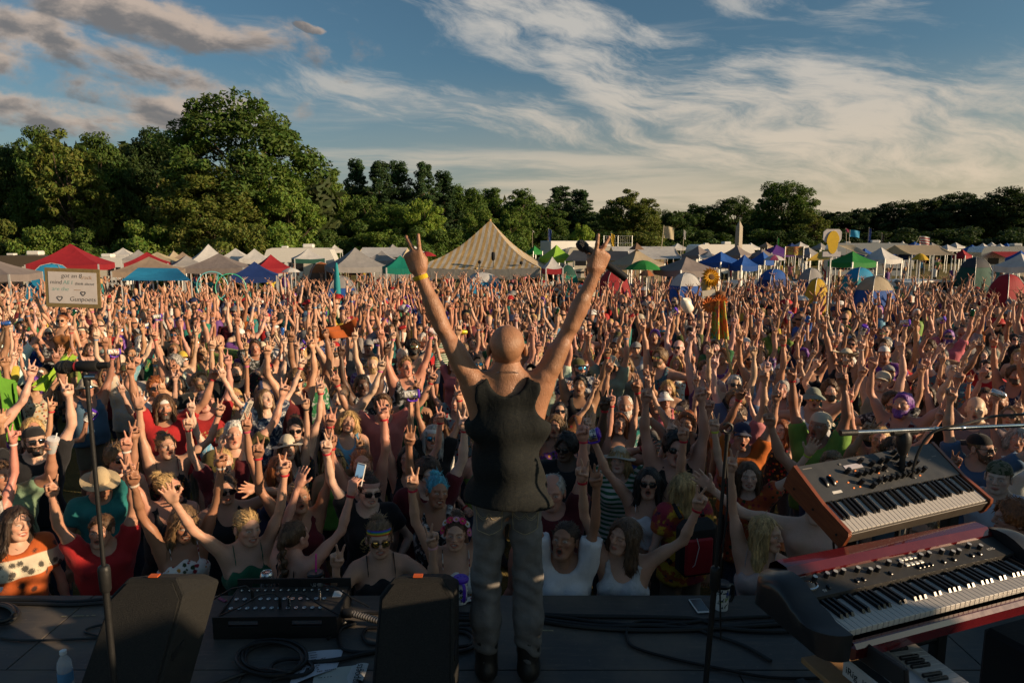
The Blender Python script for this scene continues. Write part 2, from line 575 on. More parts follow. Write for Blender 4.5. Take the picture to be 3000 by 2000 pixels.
def tree_template(kind, seed):
 """unit tree: height 1, crown half-width about .3; returns (crown mesh, trunk mesh)"""
 rng = np.random.default_rng(seed)
 limbs = MB()
 cl = []      # clumps: centre, radius
 if kind in ('oak', 'lacy', 'round', 'tall'):
  n = {'oak': 170, 'lacy': 100, 'round': 130, 'tall': 130}[kind]
  zc, rz, rx = {'oak': (.60, .40, .34), 'lacy': (.58, .42, .26), 'round': (.55, .45, .36), 'tall': (.56, .44, .24)}[kind]
  lean = rng.uniform(-.04, .04, 2)
  lob = rng.normal(0, 1, (7, 3)); lob /= np.linalg.norm(lob, axis=1)[:, None]
  limbs.tube([(0, 0, 0), (lean[0] * .3, lean[1] * .3, .22), (lean[0], lean[1], .45), (lean[0] * 1.4, lean[1] * 1.4, .72)], [.020, .015, .011, .004], 7)
  tries = 0
  while len(cl) < n and tries < 5000:
   tries += 1
   d = rng.normal(0, 1, 3); d /= np.linalg.norm(d)
   bump = .66 + .34 * max(0, (lob @ d).max()) + rng.uniform(-.13, .12)
   r = rng.uniform(.45, 1.0) ** .6 * bump
   c = np.array([d[0] * rx * r, d[1] * rx * r, zc + d[2] * rz * r * (.95 if d[2] > 0 else .85)])
   if c[2] < .10: continue
   rad = rng.uniform(.028, .082) * (1.0 if kind != 'lacy' else .80)
   if any(np.linalg.norm(c - q) < .030 for q, _ in cl): continue
   cl.append((c, rad))
  for c, rad in cl[:26]:
   base = np.array([lean[0], lean[1], min(.55, max(.15, c[2] - .22))])
   mid = (base + c) / 2 + rng.normal(0, .02, 3) - np.array([0, 0, .02])
   limbs.tube([base, mid, c], [.007, .0045, .0015], 5)
  per = {'oak': 180, 'lacy': 130, 'round': 175, 'tall': 165}[kind]
  size = {'oak': .0170, 'lacy': .0155, 'round': .0205, 'tall': .0172}[kind]
 elif kind == 'pine':
  limbs.tube([(0, 0, 0), (0, 0, .5), (.005, 0, .98)], [.016, .010, .002], 7)
  for i in range(19):
   z = .18 + .80 * i / 18
   L = (.22 * (1 - (max(0, z - .2) / .84) ** 1.4) + .035) * rng.uniform(.55, 1.25)
   nb = max(3, int(7 - i * .25))
   for k in range(nb):
    a = 2 * math.pi * (k / nb) + rng.uniform(-.4, .4)
    for q in (.35, .62, .88, 1.05):
     cl.append((np.array([math.cos(a) * L * q, math.sin(a) * L * q, z + .22 * L * q + rng.uniform(-.03, .03)]), (.026 + .014 * (1 - q)) * rng.uniform(.7, 1.3)))
    limbs.tube([(0, 0, z - .01), (math.cos(a) * L, math.sin(a) * L, z + .02)], [.004, .001], 4)
  per, size = 62, .016
 else:        # bush
  for i in range(46):
   d = rng.normal(0, 1, 3); d /= np.linalg.norm(d); d[2] = abs(d[2])
   r = rng.uniform(.5, 1.0)
   cl.append((np.array([d[0] * .52 * r, d[1] * .40 * r, .06 + d[2] * .82 * r]), rng.uniform(.10, .17)))
  limbs.tube([(0, 0, 0), (0, 0, .4)], [.02, .01], 6)
  per, size = 360, .034
 P, N, Tn = [], [], []
 for c, rad in cl:
  d = rng.normal(0, 1, (per, 3)); d /= np.linalg.norm(d, axis=1)[:, None]
  rr_ = rng.uniform(.25, 1, per)[:, None] ** .5
  sc = np.array([1.15, 1.15, .80]) if kind != 'pine' else np.array([1.25, 1.25, .75])
  P.append(c + d * rr_ * rad * sc); N.append(d + np.array([0, 0, .4]))
  k = rng.uniform(.86, 1.14)
  Tn.append(np.stack([np.full(per, k) * rng.uniform(.8, 1.25, per), np.full(per, k) * rng.uniform(.88, 1.14, per), np.full(per, k) * rng.uniform(.7, 1.2, per), np.ones(per)], 1))
 P = np.concatenate(P); N = np.concatenate(N); Tn = np.concatenate(Tn)
 V, Q = leaf_cards(P, N, size * (1.25 if kind == 'lacy' else 1.0) * 1.25, rng)
 cm = fast_mesh('crown_' + kind, V, T=Q, smooth=False, mats=[MATS['leaf']], attrs={'tint': np.repeat(Tn, 3, 0)})
 tm = limbs.mesh('trunk_' + kind, [MATS['bark']], True)
 return cm, tm

TREE_T = {}
for k, seeds in (('oak', (1, 2)), ('lacy', (3,)), ('round', (4, 5)), ('tall', (6, 7)), ('pine', (8, 9)), ('bush', (10, 11))):
 TREE_T[k] = [tree_template(k, s) for s in seeds]

ORDB = ['first', 'second', 'third', 'fourth', 'fifth', 'sixth', 'seventh', 'eighth', 'ninth', 'tenth', 'eleventh', 'twelfth']
def tree(kind, px, top, Y, wpx, col, label, name='tree', group='trees along the field edge', v=0, rot=None, zb=0.0):
 """top = photo y of the crown top, wpx = crown width in photo pixels"""
 t = at(px, top, Y)
 H = t.z - zb
 W = wpx / FPX * Y
 cw = {'oak': .74, 'lacy': .56, 'round': .80, 'tall': .54, 'pine': .46, 'bush': 1.25}[kind]
 sxy = W / cw
 cm, tm = TREE_T[kind][v % len(TREE_T[kind])]
 rt = empty(name, (t.x, Y, zb), (px * .37) % 6.28 if rot is None else rot, label, 'bush' if kind == 'bush' else 'tree', group)
 rt.scale = (sxy, sxy, H)
 link('trunk' if kind != 'bush' else 'stems', tm, rt)
 link('crown' if kind != 'bush' else 'foliage', cm, rt, color=col)
 return rt

GR = {'dark': (.046, .082, .020), 'mid': (.070, .122, .024), 'olive': (.105, .132, .026), 'lit': (.115, .180, .032), 'bright': (.20, .29, .045), 'pine': (.036, .074, .028), 'deep': (.030, .055, .017)}  # lit: paler leaf green, partly sunlight put into the colour
TREES = [
 # left wood
 ('tall', 20, 395, 66, 170, 'dark', 'dark tree at the left picture edge, lower than its neighbour'),
 ('tall', 95, 352, 64, 180, 'mid', 'tallest of the leafy trees left of the great tree, slim top'),
 ('lacy', 190, 362, 60, 220, 'olive', 'open olive tree with bare limbs showing, left wood'),
 ('tall', 265, 372, 66, 190, 'mid', 'leafy tree with pointed top between open olive tree and dark tree'),
 ('round', 345, 410, 68, 190, 'dark', 'low dark tree tucked against the great tree, left side'),
 ('oak', 460, 362, 72, 260, 'deep', 'near-black tree filling the left flank of the great tree'),
 ('oak', 690, 268, 60, 470, 'mid', 'great broad tree, the tallest in view, left of the singer'),
 ('oak', 600, 470, 56, 330, 'olive', 'olive lower mass growing under the great tree'),
 ('round', 830, 500, 58, 230, 'lit', 'sunlit lower tree at the right foot of the great tree'),
 # middle wood
 ('tall', 965, 482, 92, 150, 'lit', 'light green poplar-like tree just right of the great tree'),
 ('pine', 1045, 474, 98, 120, 'pine', 'slim pine, leftmost of the pines'),
 ('pine', 1110, 482, 96, 150, 'pine', 'bushy pine, second of the pines from the left'),
 ('pine', 1165, 480, 99, 150, 'pine', 'broad dark pine, third of the pines from the left'),
 ('pine', 1240, 484, 97, 130, 'pine', 'pine with sparse top, fourth of the pines from the left'),
 ('pine', 1300, 508, 100, 130, 'pine', 'low pine, rightmost of the pine group'),
 ('round', 1075, 560, 88, 190, 'mid', 'round green tree under the pines on the left'),
 ('tall', 1150, 590, 84, 150, 'lit', 'light green small tree below the middle pine'),
 ('round', 1245, 570, 82, 130, 'bright', 'bright yellow-green tree beside the striped tent, left'),
 ('oak', 1365, 535, 104, 170, 'mid', 'leafy tree directly behind the striped tent peak'),
 ('tall', 1440, 540, 108, 140, 'mid', 'tall leafy tree right of the striped tent peak'),
 ('round', 1405, 596, 86, 150, 'lit', 'sunlit rounded tree low behind the tent peak'),
 ('tall', 1520, 545, 104, 140, 'mid', 'green tree left of the tall flat-topped pines'),
 ('round', 1500, 600, 84, 130, 'lit', 'light green low tree by the first flag pole'),
 ('pine', 1640, 552, 112, 160, 'pine', 'dark pine left of the small yellow-green tree'),
 ('pine', 1700, 560, 114, 140, 'pine', 'dark pine behind the small yellow-green tree'),
 ('round', 1600, 590, 106, 160, 'mid', 'mid green tree in shade behind the blue flag'),
 ('round', 1705, 640, 70, 82, 'bright', 'small yellow-green tree standing alone before the wood'),
 ('round', 1760, 610, 118, 170, 'dark', 'dark tree right of the small yellow-green tree'),
 ('lacy', 1828, 546, 108, 150, 'olive', 'airy tree with see-through crown right of the singer'),
 ('tall', 1900, 572, 106, 130, 'olive', 'olive leafy tree beside the see-through tree'),
 ('round', 1975, 600, 112, 150, 'dark', 'dark rounded tree behind the cream flag'),
 # right wood
 ('round', 2045, 590, 135, 190, 'dark', 'dark rounded tree left of the stone obelisk'),
 ('oak', 2150, 572, 132, 170, 'dark', 'leafy tree directly behind the stone obelisk'),
 ('oak', 2305, 520, 118, 190, 'mid', 'big tree standing above the right wood, near the placard'),
 ('lacy', 2380, 610, 112, 120, 'olive', 'pale drooping tree right of the big tree'),
 ('round', 2230, 630, 120, 150, 'dark', 'low dark tree left of the big right-hand tree'),
 ('round', 2450, 604, 150, 200, 'deep', 'deep green tree behind the yellow placard'),
 ('round', 2545, 600, 152, 190, 'deep', 'deep green tree behind the camper van'),
 ('oak', 2640, 585, 150, 200, 'deep', 'deep green tree above the tan marquee, left part'),
 ('round', 2735, 572, 148, 200, 'deep', 'deep green tree above the tan marquee, right part'),
 ('oak', 2800, 556, 150, 180, 'deep', 'dark lumpy tree behind the striped flag'),
 ('round', 2880, 566, 146, 190, 'deep', 'dark tree behind the silver trailer'),
 ('tall', 2960, 536, 140, 170, 'deep', 'tall dark tree at the right picture edge'),
 ('round', 3040, 560, 140, 200, 'deep', 'dark tree cut by the right picture edge'),
]
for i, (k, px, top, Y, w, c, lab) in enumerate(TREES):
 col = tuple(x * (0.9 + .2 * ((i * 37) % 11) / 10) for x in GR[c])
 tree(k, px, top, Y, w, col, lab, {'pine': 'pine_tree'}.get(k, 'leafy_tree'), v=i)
# undergrowth closing the foot of the wood
BU = [(-20, 610, 54, 260, 'olive'), (130, 618, 52, 240, 'lit'), (290, 640, 53, 230, 'mid'), (430, 600, 54, 260, 'lit'), (560, 640, 52, 230, 'olive'), (700, 600, 52, 260, 'olive'), (820, 630, 53, 240, 'lit'), (930, 640, 70, 220, 'mid'),
  (1010, 620, 78, 220, 'mid'), (1110, 650, 76, 220, 'lit'), (1200, 640, 76, 200, 'mid'), (1300, 640, 80, 220, 'mid'), (1400, 660, 80, 220, 'lit'), (1480, 650, 82, 220, 'mid'), (1570, 660, 86, 220, 'dark'), (1660, 665, 92, 220, 'dark'), (1770, 660, 94, 240, 'dark'), (1870, 650, 92, 240, 'olive'), (1960, 655, 96, 230, 'dark'),
  (2060, 650, 108, 250, 'dark'), (2180, 655, 108, 250, 'dark'), (2300, 650, 106, 250, 'dark'), (2420, 655, 112, 260, 'deep'), (2540, 655, 118, 260, 'deep'), (2660, 650, 118, 270, 'deep'), (2780, 645, 118, 270, 'deep'), (2900, 645, 116, 270, 'deep'), (3020, 640, 116, 270, 'deep')]
for i, (px, top, Y, w, c) in enumerate(BU):
 col = tuple(x * (.85 + .3 * ((i * 29) % 7) / 6) for x in GR[c])
 side = 'left wood' if px < 900 else ('middle wood' if px < 2000 else 'right wood')
 k = sum(1 for q in BU[:i] if (q[0] < 900) == (px < 900) and (q[0] < 2000) == (px < 2000))
 tree('bush', px, top, Y, w, col, '%s undergrowth bush, %s from the left at the foot of the %s' % ({'olive': 'olive', 'lit': 'light green', 'mid': 'green', 'dark': 'dark green', 'deep': 'deep green'}[c], ORDB[k], side), 'bush', 'undergrowth along the field edge', v=i)
# wood behind the first trees, one mass with no sky between the stems
def deep_wood():
 rng = np.random.default_rng(77)
 P, N, Tn = [], [], []
 for (p0, p1, t0, t1, Y0) in ((-150, 480, 420, 420, 78), (480, 960, 520, 520, 82), (900, 1560, 530, 580, 122), (1500, 2100, 590, 625, 140), (2000, 2500, 612, 632, 175), (2420, 3200, 612, 590, 175)):
  n = 60
  for i in range(n):
   u = (i + rng.uniform(0, 1)) / n
   px = p0 + (p1 - p0) * u; tp = t0 + (t1 - t0) * u + rng.uniform(-4, 34)
   Y = Y0 + rng.uniform(-4, 6)
   t = at(px, tp, Y)
   r = rng.uniform(1.7, 3.0) * Y0 / 120
   z = t.z - r
   while z > -.5:
    m = 30
    d = rng.normal(0, 1, (m, 3)); d /= np.linalg.norm(d, axis=1)[:, None]
    P.append(np.array([t.x, Y, z]) + d * r * np.array([1.2, 1, 1]) * rng.uniform(.4, 1, m)[:, None]); N.append(d)
    k = rng.uniform(.7, 1.2)
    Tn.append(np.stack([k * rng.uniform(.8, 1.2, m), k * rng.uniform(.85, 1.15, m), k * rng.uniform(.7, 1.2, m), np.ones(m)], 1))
    z -= r * 1.1
 P = np.concatenate(P); N = np.concatenate(N); Tn = np.concatenate(Tn)
 V, Q = leaf_cards(P, N, 1.4, rng)
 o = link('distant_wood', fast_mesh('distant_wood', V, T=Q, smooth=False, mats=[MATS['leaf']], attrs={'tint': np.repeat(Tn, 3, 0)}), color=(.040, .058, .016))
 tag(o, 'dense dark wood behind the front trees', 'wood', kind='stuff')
deep_wood()

# ================================================================== festival camp: canopies, tents, vehicles, flags
def tarp_mat(name, c, c2=None, axis=0, freq=0.0):
 if name in MATS: return MATS[name]
 m = bpy.data.materials.new(name); m.use_nodes = True
 t = NT(m.node_tree); nt = m.node_tree
 b = nt.nodes['Principled BSDF']; out = nt.nodes['Material Output']
 tc = t.new('ShaderNodeTexCoord').outputs['Object']
 n = t.noise(tc, 1.3, 4, .6).outputs[0]
 n2 = t.noise(tc, 5.0, 4, .7).outputs[0]
 k = t.mul(t.lin(n, .25, .75, .74, 1.02), t.lin(n2, .3, .7, .9, 1.05))
 col = tuple(c) + (1,)
 if c2:
  uv = t.new('ShaderNodeUVMap').outputs[0]
  u, v, _ = t.sep(uv)
  col = t.mix(t.smooth(t.m('SINE', t.mul(u, freq)), -.12, .12), tuple(c) + (1,), tuple(c2) + (1,))
 cc = t.mix(1.0, col, t.comb(k, k, k), 'MULTIPLY')
 t.put(b.inputs['Base Color'], cc); b.inputs['Roughness'].default_value = .7; b.inputs['Specular IOR Level'].default_value = .25
 tr = t.new('ShaderNodeBsdfTranslucent'); t.put(tr.inputs[0], cc)
 mx = t.new('ShaderNodeMixShader'); mx.inputs[0].default_value = .22
 bp = t.new('ShaderNodeBump'); bp.inputs['Strength'].default_value = .35; bp.inputs['Distance'].default_value = .05
 t.put(bp.inputs['Height'], t.noise(t.mapping(tc, scale=(1, 1, .6)), 3.0, 3, .6, .8).outputs[0])
 t.put(b.inputs['Normal'], bp.outputs[0])
 t.l.new(b.outputs[0], mx.inputs[1]); t.l.new(tr.outputs[0], mx.inputs[2]); t.l.new(mx.outputs[0], out.inputs[0])
 MATS[name] = m
 return m
TC = {'red': (.36, .025, .035), 'tan': (.36, .27, .20), 'greybrown': (.27, .23, .22), 'grey': (.34, .33, .33), 'white': (.64, .63, .62), 'blue': (.025, .11, .42), 'navy': (.02, .05, .20), 'sky': (.03, .30, .55), 'green': (.03, .24, .05), 'emerald': (.01, .22, .16), 'lime': (.26, .50, .05), 'teal': (.03, .32, .36), 'purple': (.12, .04, .26), 'brown': (.20, .12, .08), 'yellow': (.62, .40, .03), 'charcoal': (.055, .06, .075), 'orange': (.42, .14, .05), 'darkgreen': (.02, .09, .07), 'cream': (.55, .46, .30), 'beige': (.46, .38, .27), 'pink': (.55, .10, .20), 'black': (.02, .02, .02)}
LEGM = mat('tent_pole', (.55, .55, .54), .4, metal=.5)

def canopy(px, ppy, wpx, epy, Y, col, label, rot=.35, vent=None, d=None, val=.22, group='pop-up canopies', flat=False, bandc=None):
 """square pop-up canopy; ppy photo y of the peak, epy of the eave"""
 pk = at(px, ppy, Y); ev = at(px, epy, Y)
 s = wpx / FPX * Y / (abs(math.cos(rot)) + abs(math.sin(rot)))
 he, hp = max(1.7, ev.z), max(pk.z, ev.z + .45)
 rt = empty('pop_up_canopy', (pk.x, Y, 0), rot, label, 'canopy', group)
 m = tarp_mat('tarp_' + col, TC[col])
 a = s / 2
 t = MB()
 n = 8
 cor = [(-a, -a), (a, -a), (a, a), (-a, a)]
 for k in range(4):
  c0, c1 = Vector(cor[k] + (he,)), Vector(cor[(k + 1) % 4] + (he,))
  ap = Vector((0, 0, hp))
  def fn(u, v, c0=c0, c1=c1, ap=ap):
   e = c0.lerp(c1, u)
   p = e.lerp(ap, v)
   p.z -= .10 * math.sin(v * math.pi) * (hp - he) + .05 * math.sin(u * math.pi) * (1 - v)
   return p
  t.grid(fn, n, 6)
 t.build('roof', m, rt, True)
 vb = MB()
 for k in range(4):
  c0, c1 = Vector(cor[k] + (he,)), Vector(cor[(k + 1) % 4] + (he,))
  vb.grid(lambda u, v, c0=c0, c1=c1: (lambda p: (p.x * 1.004, p.y * 1.004, p.z - .05 * math.sin(u * math.pi) * (1) - val * (1 - v) + val * 0 + .012 * math.sin(u * 25) * (1 - v)))(c0.lerp(c1, u)), n, 1)
 vb.build('valance', tarp_mat('tarp_' + bandc, TC[bandc]) if bandc else m, rt, True)
 for (x, y) in cor:
  MB().box((x * .985, y * .985, he / 2), (.05, .05, he)).build('pole', LEGM, rt)
 if vent:
  v = MB()
  b = s * .14
  for k in range(4):
   c0, c1 = Vector((cor[k][0] / a * b, cor[k][1] / a * b, hp - .02)), Vector((cor[(k + 1) % 4][0] / a * b, cor[(k + 1) % 4][1] / a * b, hp - .02))
   v.grid(lambda u, w, c0=c0, c1=c1: c0.lerp(c1, u).lerp(Vector((0, 0, hp + .28)), w), 4, 2)
  v.build('vent_cap', tarp_mat('tarp_' + vent, TC[vent]), rt, True)
 return rt

CAN = [
 (206, 714, 226, 772, 28, 'red', 'red pop-up canopy right behind the hand-written sign', .30),
 (-40, 752, 236, 800, 22, 'greybrown', 'grey-brown canopy cut by the left picture edge', .2),
 (436, 752, 218, 790, 27, 'tan', 'tan canopy in front of the red canopy, left', .35),
 (430, 738, 150, 770, 33, 'red', 'red canopy showing above the tan canopy, left', .4),
 (405, 731, 120, 760, 40, 'grey', 'small grey canopy behind the red one, far left group', .5),
 (460, 738, 130, 764, 37, 'cream', 'cream dome-like canopy left of the tan peaks', .2),
 (508, 734, 70, 758, 44, 'beige', 'small beige canopy, left of the tall white peak', .7),
 (535, 738, 80, 762, 42, 'tan', 'small tan canopy touching the tall white peak', .3),
 (545, 748, 120, 775, 34, 'grey', 'pale grey canopy under the tall white peak', .6),
 (640, 742, 190, 781, 30, 'greybrown', 'broad grey-brown canopy in front of the tall white peak', .2),
 (610, 715, 150, 765, 36, 'white', 'white canopy with the tallest peak on the left', .5),
 (690, 727, 110, 758, 39, 'white', 'white canopy joined to another right of the tall white peak', .2),
 (745, 728, 100, 758, 38, 'white', 'white canopy above the red one, left of the camper', .3),
 (793, 745, 124, 782, 31, 'red', 'bright red canopy behind the dark blue canopy', .5),
 (745, 766, 156, 805, 26, 'navy', 'dark blue canopy among the raised hands, left', .3),
 (902, 728, 112, 756, 36, 'white', 'white canopy with dark green band', .4),
 (1040, 725, 198, 778, 29, 'grey', 'large grey canopy left of the singer', .45),
 (1172, 748, 116, 782, 27, 'emerald', "emerald green canopy behind the singer's left hand", .3),
 (1118, 738, 90, 760, 36, 'grey', 'grey flat canopy between large grey and emerald canopies', .1),
 (1566, 720, 46, 736, 55, 'green', 'small green canopy right of the striped tent', .6),
 (1630, 717, 100, 754, 36, 'lime', 'lime green canopy right of the striped tent', .55),
 (1618, 764, 60, 784, 28, 'white', 'small white canopy with red valance by the striped tent', .2),
 (1865, 730, 156, 772, 30, 'beige', 'beige gazebo with brown vent cap', .45),
 (2010, 752, 176, 788, 26, 'greybrown', 'grey-brown canopy nearest the sunflower totem', .4),
 (2046, 720, 92, 746, 40, 'greybrown', 'grey-brown canopy left of the obelisk, farther back', .6),
 (2160, 718, 92, 746, 42, 'greybrown', 'grey-brown canopy directly behind the obelisk', .7),
 (2112, 740, 118, 766, 31, 'blue', 'bright blue canopy left of the obelisk base', .5),
 (2180, 762, 74, 776, 30, 'blue', 'small blue canopy at the obelisk base', .3),
 (2232, 734, 84, 750, 42, 'greybrown', 'low brown canopy under the purple one', .4),
 (2275, 717, 90, 740, 46, 'purple', 'purple canopy right of the obelisk', .2),
 (2235, 745, 70, 762, 36, 'blue', 'small blue canopy left of the pink umbrella', .6),
 (2370, 724, 70, 744, 46, 'grey', 'grey peaked canopy right of the painted banner', .5),
 (2498, 740, 118, 766, 30, 'green', 'grass green canopy right of the yellow placard', .35),
 (2582, 724, 108, 757, 34, 'white', 'white canopy right of the grass green one', .5),
 (2534, 730, 60, 746, 48, 'blue', 'small blue canopy between white tarp and white canopy', .4),
 (2645, 706, 50, 728, 70, 'white', 'white pointed canopy far off behind the blue ones', .6),
 (2612, 726, 60, 742, 52, 'blue', 'blue canopy far off, left of the tan marquee', .3),
 (2655, 736, 70, 750, 46, 'navy', 'navy canopy next to the tan marquee', .5),
 (2582, 714, 44, 726, 75, 'white', 'small far white canopy behind the camper', .3),
 (2820, 733, 50, 748, 52, 'red', 'small red canopy right of the tan marquee', .5),
 (2775, 716, 60, 730, 80, 'white', 'far white canopy, first of the row behind the marquee', .3),
 (2848, 717, 44, 729, 82, 'blue', 'far blue canopy in the row behind the marquee', .4),
 (2880, 712, 50, 727, 82, 'white', 'far white canopy left of the silver trailer', .5),
 (2912, 716, 44, 728, 84, 'navy', 'far navy canopy above the white car', .3),
 (2906, 709, 40, 722, 90, 'white', 'farthest white canopy above the white car', .6),
 (2950, 712, 46, 724, 86, 'blue', 'far blue canopy above the silver trailer', .4),
 (2990, 756, 120, 778, 25, 'white', 'white canopy cut by the right picture edge', .4),
 (2990, 742, 60, 756, 40, 'blue', 'blue canopy at the right picture edge, behind the white one', .2),
]
for c in CAN:
 canopy(*c[:7], rot=c[7], vent='brown' if 'vent cap' in c[6] else None, bandc={'white canopy with dark green band': 'darkgreen', 'small white canopy with red valance by the striped tent': 'red'}.get(c[6]))


# back rows of small canopies reaching to the foot of the wood
BACK = [(1985, 712, 50, 726, 72, 'white'), (2075, 712, 44, 724, 78, 'beige'), (2125, 708, 46, 722, 82, 'grey'), (2200, 711, 48, 725, 74, 'white'), (2245, 709, 40, 721, 86, 'tan'), (2320, 712, 46, 726, 70, 'navy'), (2345, 708, 40, 720, 88, 'white'), (2405, 711, 46, 725, 74, 'grey'), (2470, 712, 44, 726, 72, 'white'), (2605, 709, 46, 722, 84, 'white'), (2680, 708, 42, 720, 90, 'blue'), (2730, 710, 44, 722, 84, 'grey'), (2800, 710, 44, 722, 86, 'white'), (2930, 713, 46, 726, 76, 'white'), (2978, 711, 42, 723, 84, 'beige'),
  (1215, 722, 60, 738, 52, 'white'), (1150, 716, 44, 728, 70, 'grey'), (980, 718, 50, 732, 60, 'white'), (640, 724, 60, 742, 50, 'beige'), (360, 726, 60, 744, 50, 'white')]
for i_, (a_, b_, w_, e_, Y_, c_) in enumerate(sorted(BACK)):
 canopy(a_, b_, w_, e_, Y_, c_, 'small far %s canopy, %s from the left in the back rows' % (c_, ['first', 'second', 'third', 'fourth', 'fifth', 'sixth', 'seventh', 'eighth', 'ninth', 'tenth', 'eleventh', 'twelfth', 'thirteenth', 'fourteenth', 'fifteenth', 'sixteenth', 'seventeenth', 'eighteenth', 'nineteenth', 'twentieth'][i_]), rot=.2 + .11 * (i_ % 5))

# ---- the big striped tent over the sound desk
def striped_tent():
 Y = 34.0
 pk = at(1436, 645, Y)
 eL, eR = at(1238, 770, Y - 1.5), at(1600, 774, Y - .5)
 he = 2.32
 cx = (eL.x + eR.x) / 2
 W, D = (eR.x - eL.x), 6.4
 rt = empty('striped_marquee', (cx, Y, 0), -.10, 'yellow and white striped marquee with a high peak, centre', 'tent')
 m = tarp_mat('tarp_striped', (.52, .35, .15), (.54, .50, .43), 0, 2 * math.pi * 20)
 a, d = W / 2 * .97, D / 2
 hp = pk.z
 cor = [(-a, -d), (a, -d), (a, d), (-a, d)]
 ap0 = (pk.x - cx, 0.0)
 for k in range(4):
  c0, c1 = Vector(cor[k] + (he,)), Vector(cor[(k + 1) % 4] + (he,))
  n, r_ = 30, 12
  vs, uv, fs = [], [], []
  for j in range(r_ + 1):
   v = j / r_
   for i in range(n + 1):
    u = i / n
    e = c0.lerp(c1, u)
    # stripes run from eave to peak without narrowing: panels are sewn parallel
    p = e.lerp(Vector((ap0[0], ap0[1], hp)), v)
    p.z -= (hp - he) * .16 * math.sin(v * math.pi) + .10 * math.sin(u * math.pi) * (1 - v) ** 2
    p.z += .018 * math.sin(u * 60 + v * 9) * (1 - v)
    vs.append(p); uv.append(((.5 + (u - .5) * (1 - v)) * (W if k % 2 == 0 else D) / W, v))
  fs = [(j * (n + 1) + i, j * (n + 1) + i + 1, (j + 1) * (n + 1) + i + 1, (j + 1) * (n + 1) + i) for j in range(r_) for i in range(n)]
  me = bpy.data.meshes.new('marquee_panel'); me.from_pydata([tuple(v) for v in vs], [], fs)
  ul = me.uv_layers.new(name='UVMap')
  for l in me.loops: ul.data[l.index].uv = uv[l.vertex_index]
  me.polygons.foreach_set('use_smooth', [True] * len(me.polygons))
  me.materials.append(m); me.update()
  link('roof_panel', me, rt)
  vb = MB()
  vb.grid(lambda u, v, c0=c0, c1=c1: (lambda p: (p.x * 1.003, p.y * 1.003, p.z - .10 * math.sin(u * math.pi) - (.40 + .06 * abs(math.sin(u * 14))) * (1 - v) + .03 * math.sin(u * 23) * (1 - v)))(c0.lerp(c1, u)), 40, 3)
  vb.build('valance', tarp_mat('tarp_dirty', (.44, .41, .36)), rt, True)
 wd = mat('tent_wood', (.42, .28, .11), .7)
 for (x, y) in cor + [(0, -d), (0, d)]:
  MB().tube([(x * .97, y * .97, 0), (x * .97, y * .97, he)], .05, 8).build('pole', wd, rt)
 MB().tube([(ap0[0], 0, 0), (ap0[0], 0, hp + .05)], .06, 8).build('centre_pole', wd, rt)
 for (x, y, ox) in ((a, -d, 1), (a, -d, 1.6), (-a, -d, -1)):
  MB().tube([(x, y, he), (x + ox * 1.0, y - 1.0, 0)], .02, 5).build('guy_rope', mat('rope_yellow', (.6, .42, .06), .7), rt)
striped_tent()

def marquee(px0, px1, ridge_py, eave_py, Y, depth, col, label, wall=None, gable=True, rot=0.0):
 """ridge tent with the long side to the viewer"""
 a, b = at(px0, eave_py, Y), at(px1, eave_py, Y)
 W = b.x - a.x
 he, hr = a.z, at((px0 + px1) / 2, ridge_py, Y + depth / 2).z
 hr = max(hr, he + .5)
 rt = empty('ridge_marquee', ((a.x + b.x) / 2, Y + depth / 2, 0), rot, label, 'tent')
 m = tarp_mat('tarp_' + col, TC[col])
 w, d = W / 2, depth / 2
 for s in (-1, 1):
  MB().grid(lambda u, v: ((-w + 2 * w * u) * -s, s * d * (1 - v), he + (hr - he) * v - .07 * math.sin(v * math.pi) - .05 * math.sin(u * math.pi) * (1 - v)), 12, 5).build('roof_slope', m, rt, True)
 if gable:
  for s in (-1, 1):
   MB()._add([(s * w, -d, he), (s * w, d, he), (s * w, 0, hr - .02)], [(0, 1, 2) if s > 0 else (1, 0, 2)]).build('gable', tarp_mat('tarp_cream', TC['cream']), rt)
 if wall:
  MB().box((0, d - .05, he / 2), (W * .98, .03, he * .98)).build('back_wall', tarp_mat('tarp_' + wall, TC[wall]), rt)
 for x in (-w, 0, w):
  for y in (-d, d):
   MB().box((x * .98, y * .98, he / 2), (.06, .06, he)).build('pole', LEGM, rt)
marquee(1806, 2000, 722, 757, 40, 4.5, 'white', 'long white ridge marquee right of the singer', wall='cream')
marquee(1042, 1180, 725, 752, 42, 4.0, 'white', 'white ridge marquee left of the red umbrella', wall='white')
marquee(2672, 2802, 718, 746, 42, 4.0, 'beige', 'tan ridge marquee, right, with people on its roof line', wall=None)

def lean_tarp(pts, col, label, poles=True):
 """sloping sheet between four points (front-left, front-right, back-right, back-left)"""
 P = [Vector(p) for p in pts]
 c = sum(P, Vector()) / 4
 rt = empty('shade_tarp', (c.x, c.y, 0), 0, label, 'tarp')
 Q = [p - Vector((c.x, c.y, 0)) for p in P]
 MB().grid(lambda u, v: (lambda p: (p.x, p.y, p.z - .12 * math.sin(u * math.pi) * math.sin(v * math.pi)))(Q[0].lerp(Q[1], u).lerp(Q[3].lerp(Q[2], u), v)), 10, 8).build('sheet', tarp_mat('tarp_' + col, TC[col]), rt, True)
 if poles:
  for q in Q:
   MB().tube([(q.x, q.y, 0), (q.x, q.y, q.z)], .025, 6).build('pole', LEGM, rt)
lean_tarp([at(1655, 765, 31), at(1845, 762, 31), at(1840, 736, 36), at(1680, 733, 36)], 'charcoal', "charcoal shade tarp behind the singer's right hand")
lean_tarp([at(2535, 748, 34), at(2560, 752, 34), at(2500, 718, 42), at(2452, 718, 42)], 'cream', 'cream sloping tarp behind the grass green canopy')
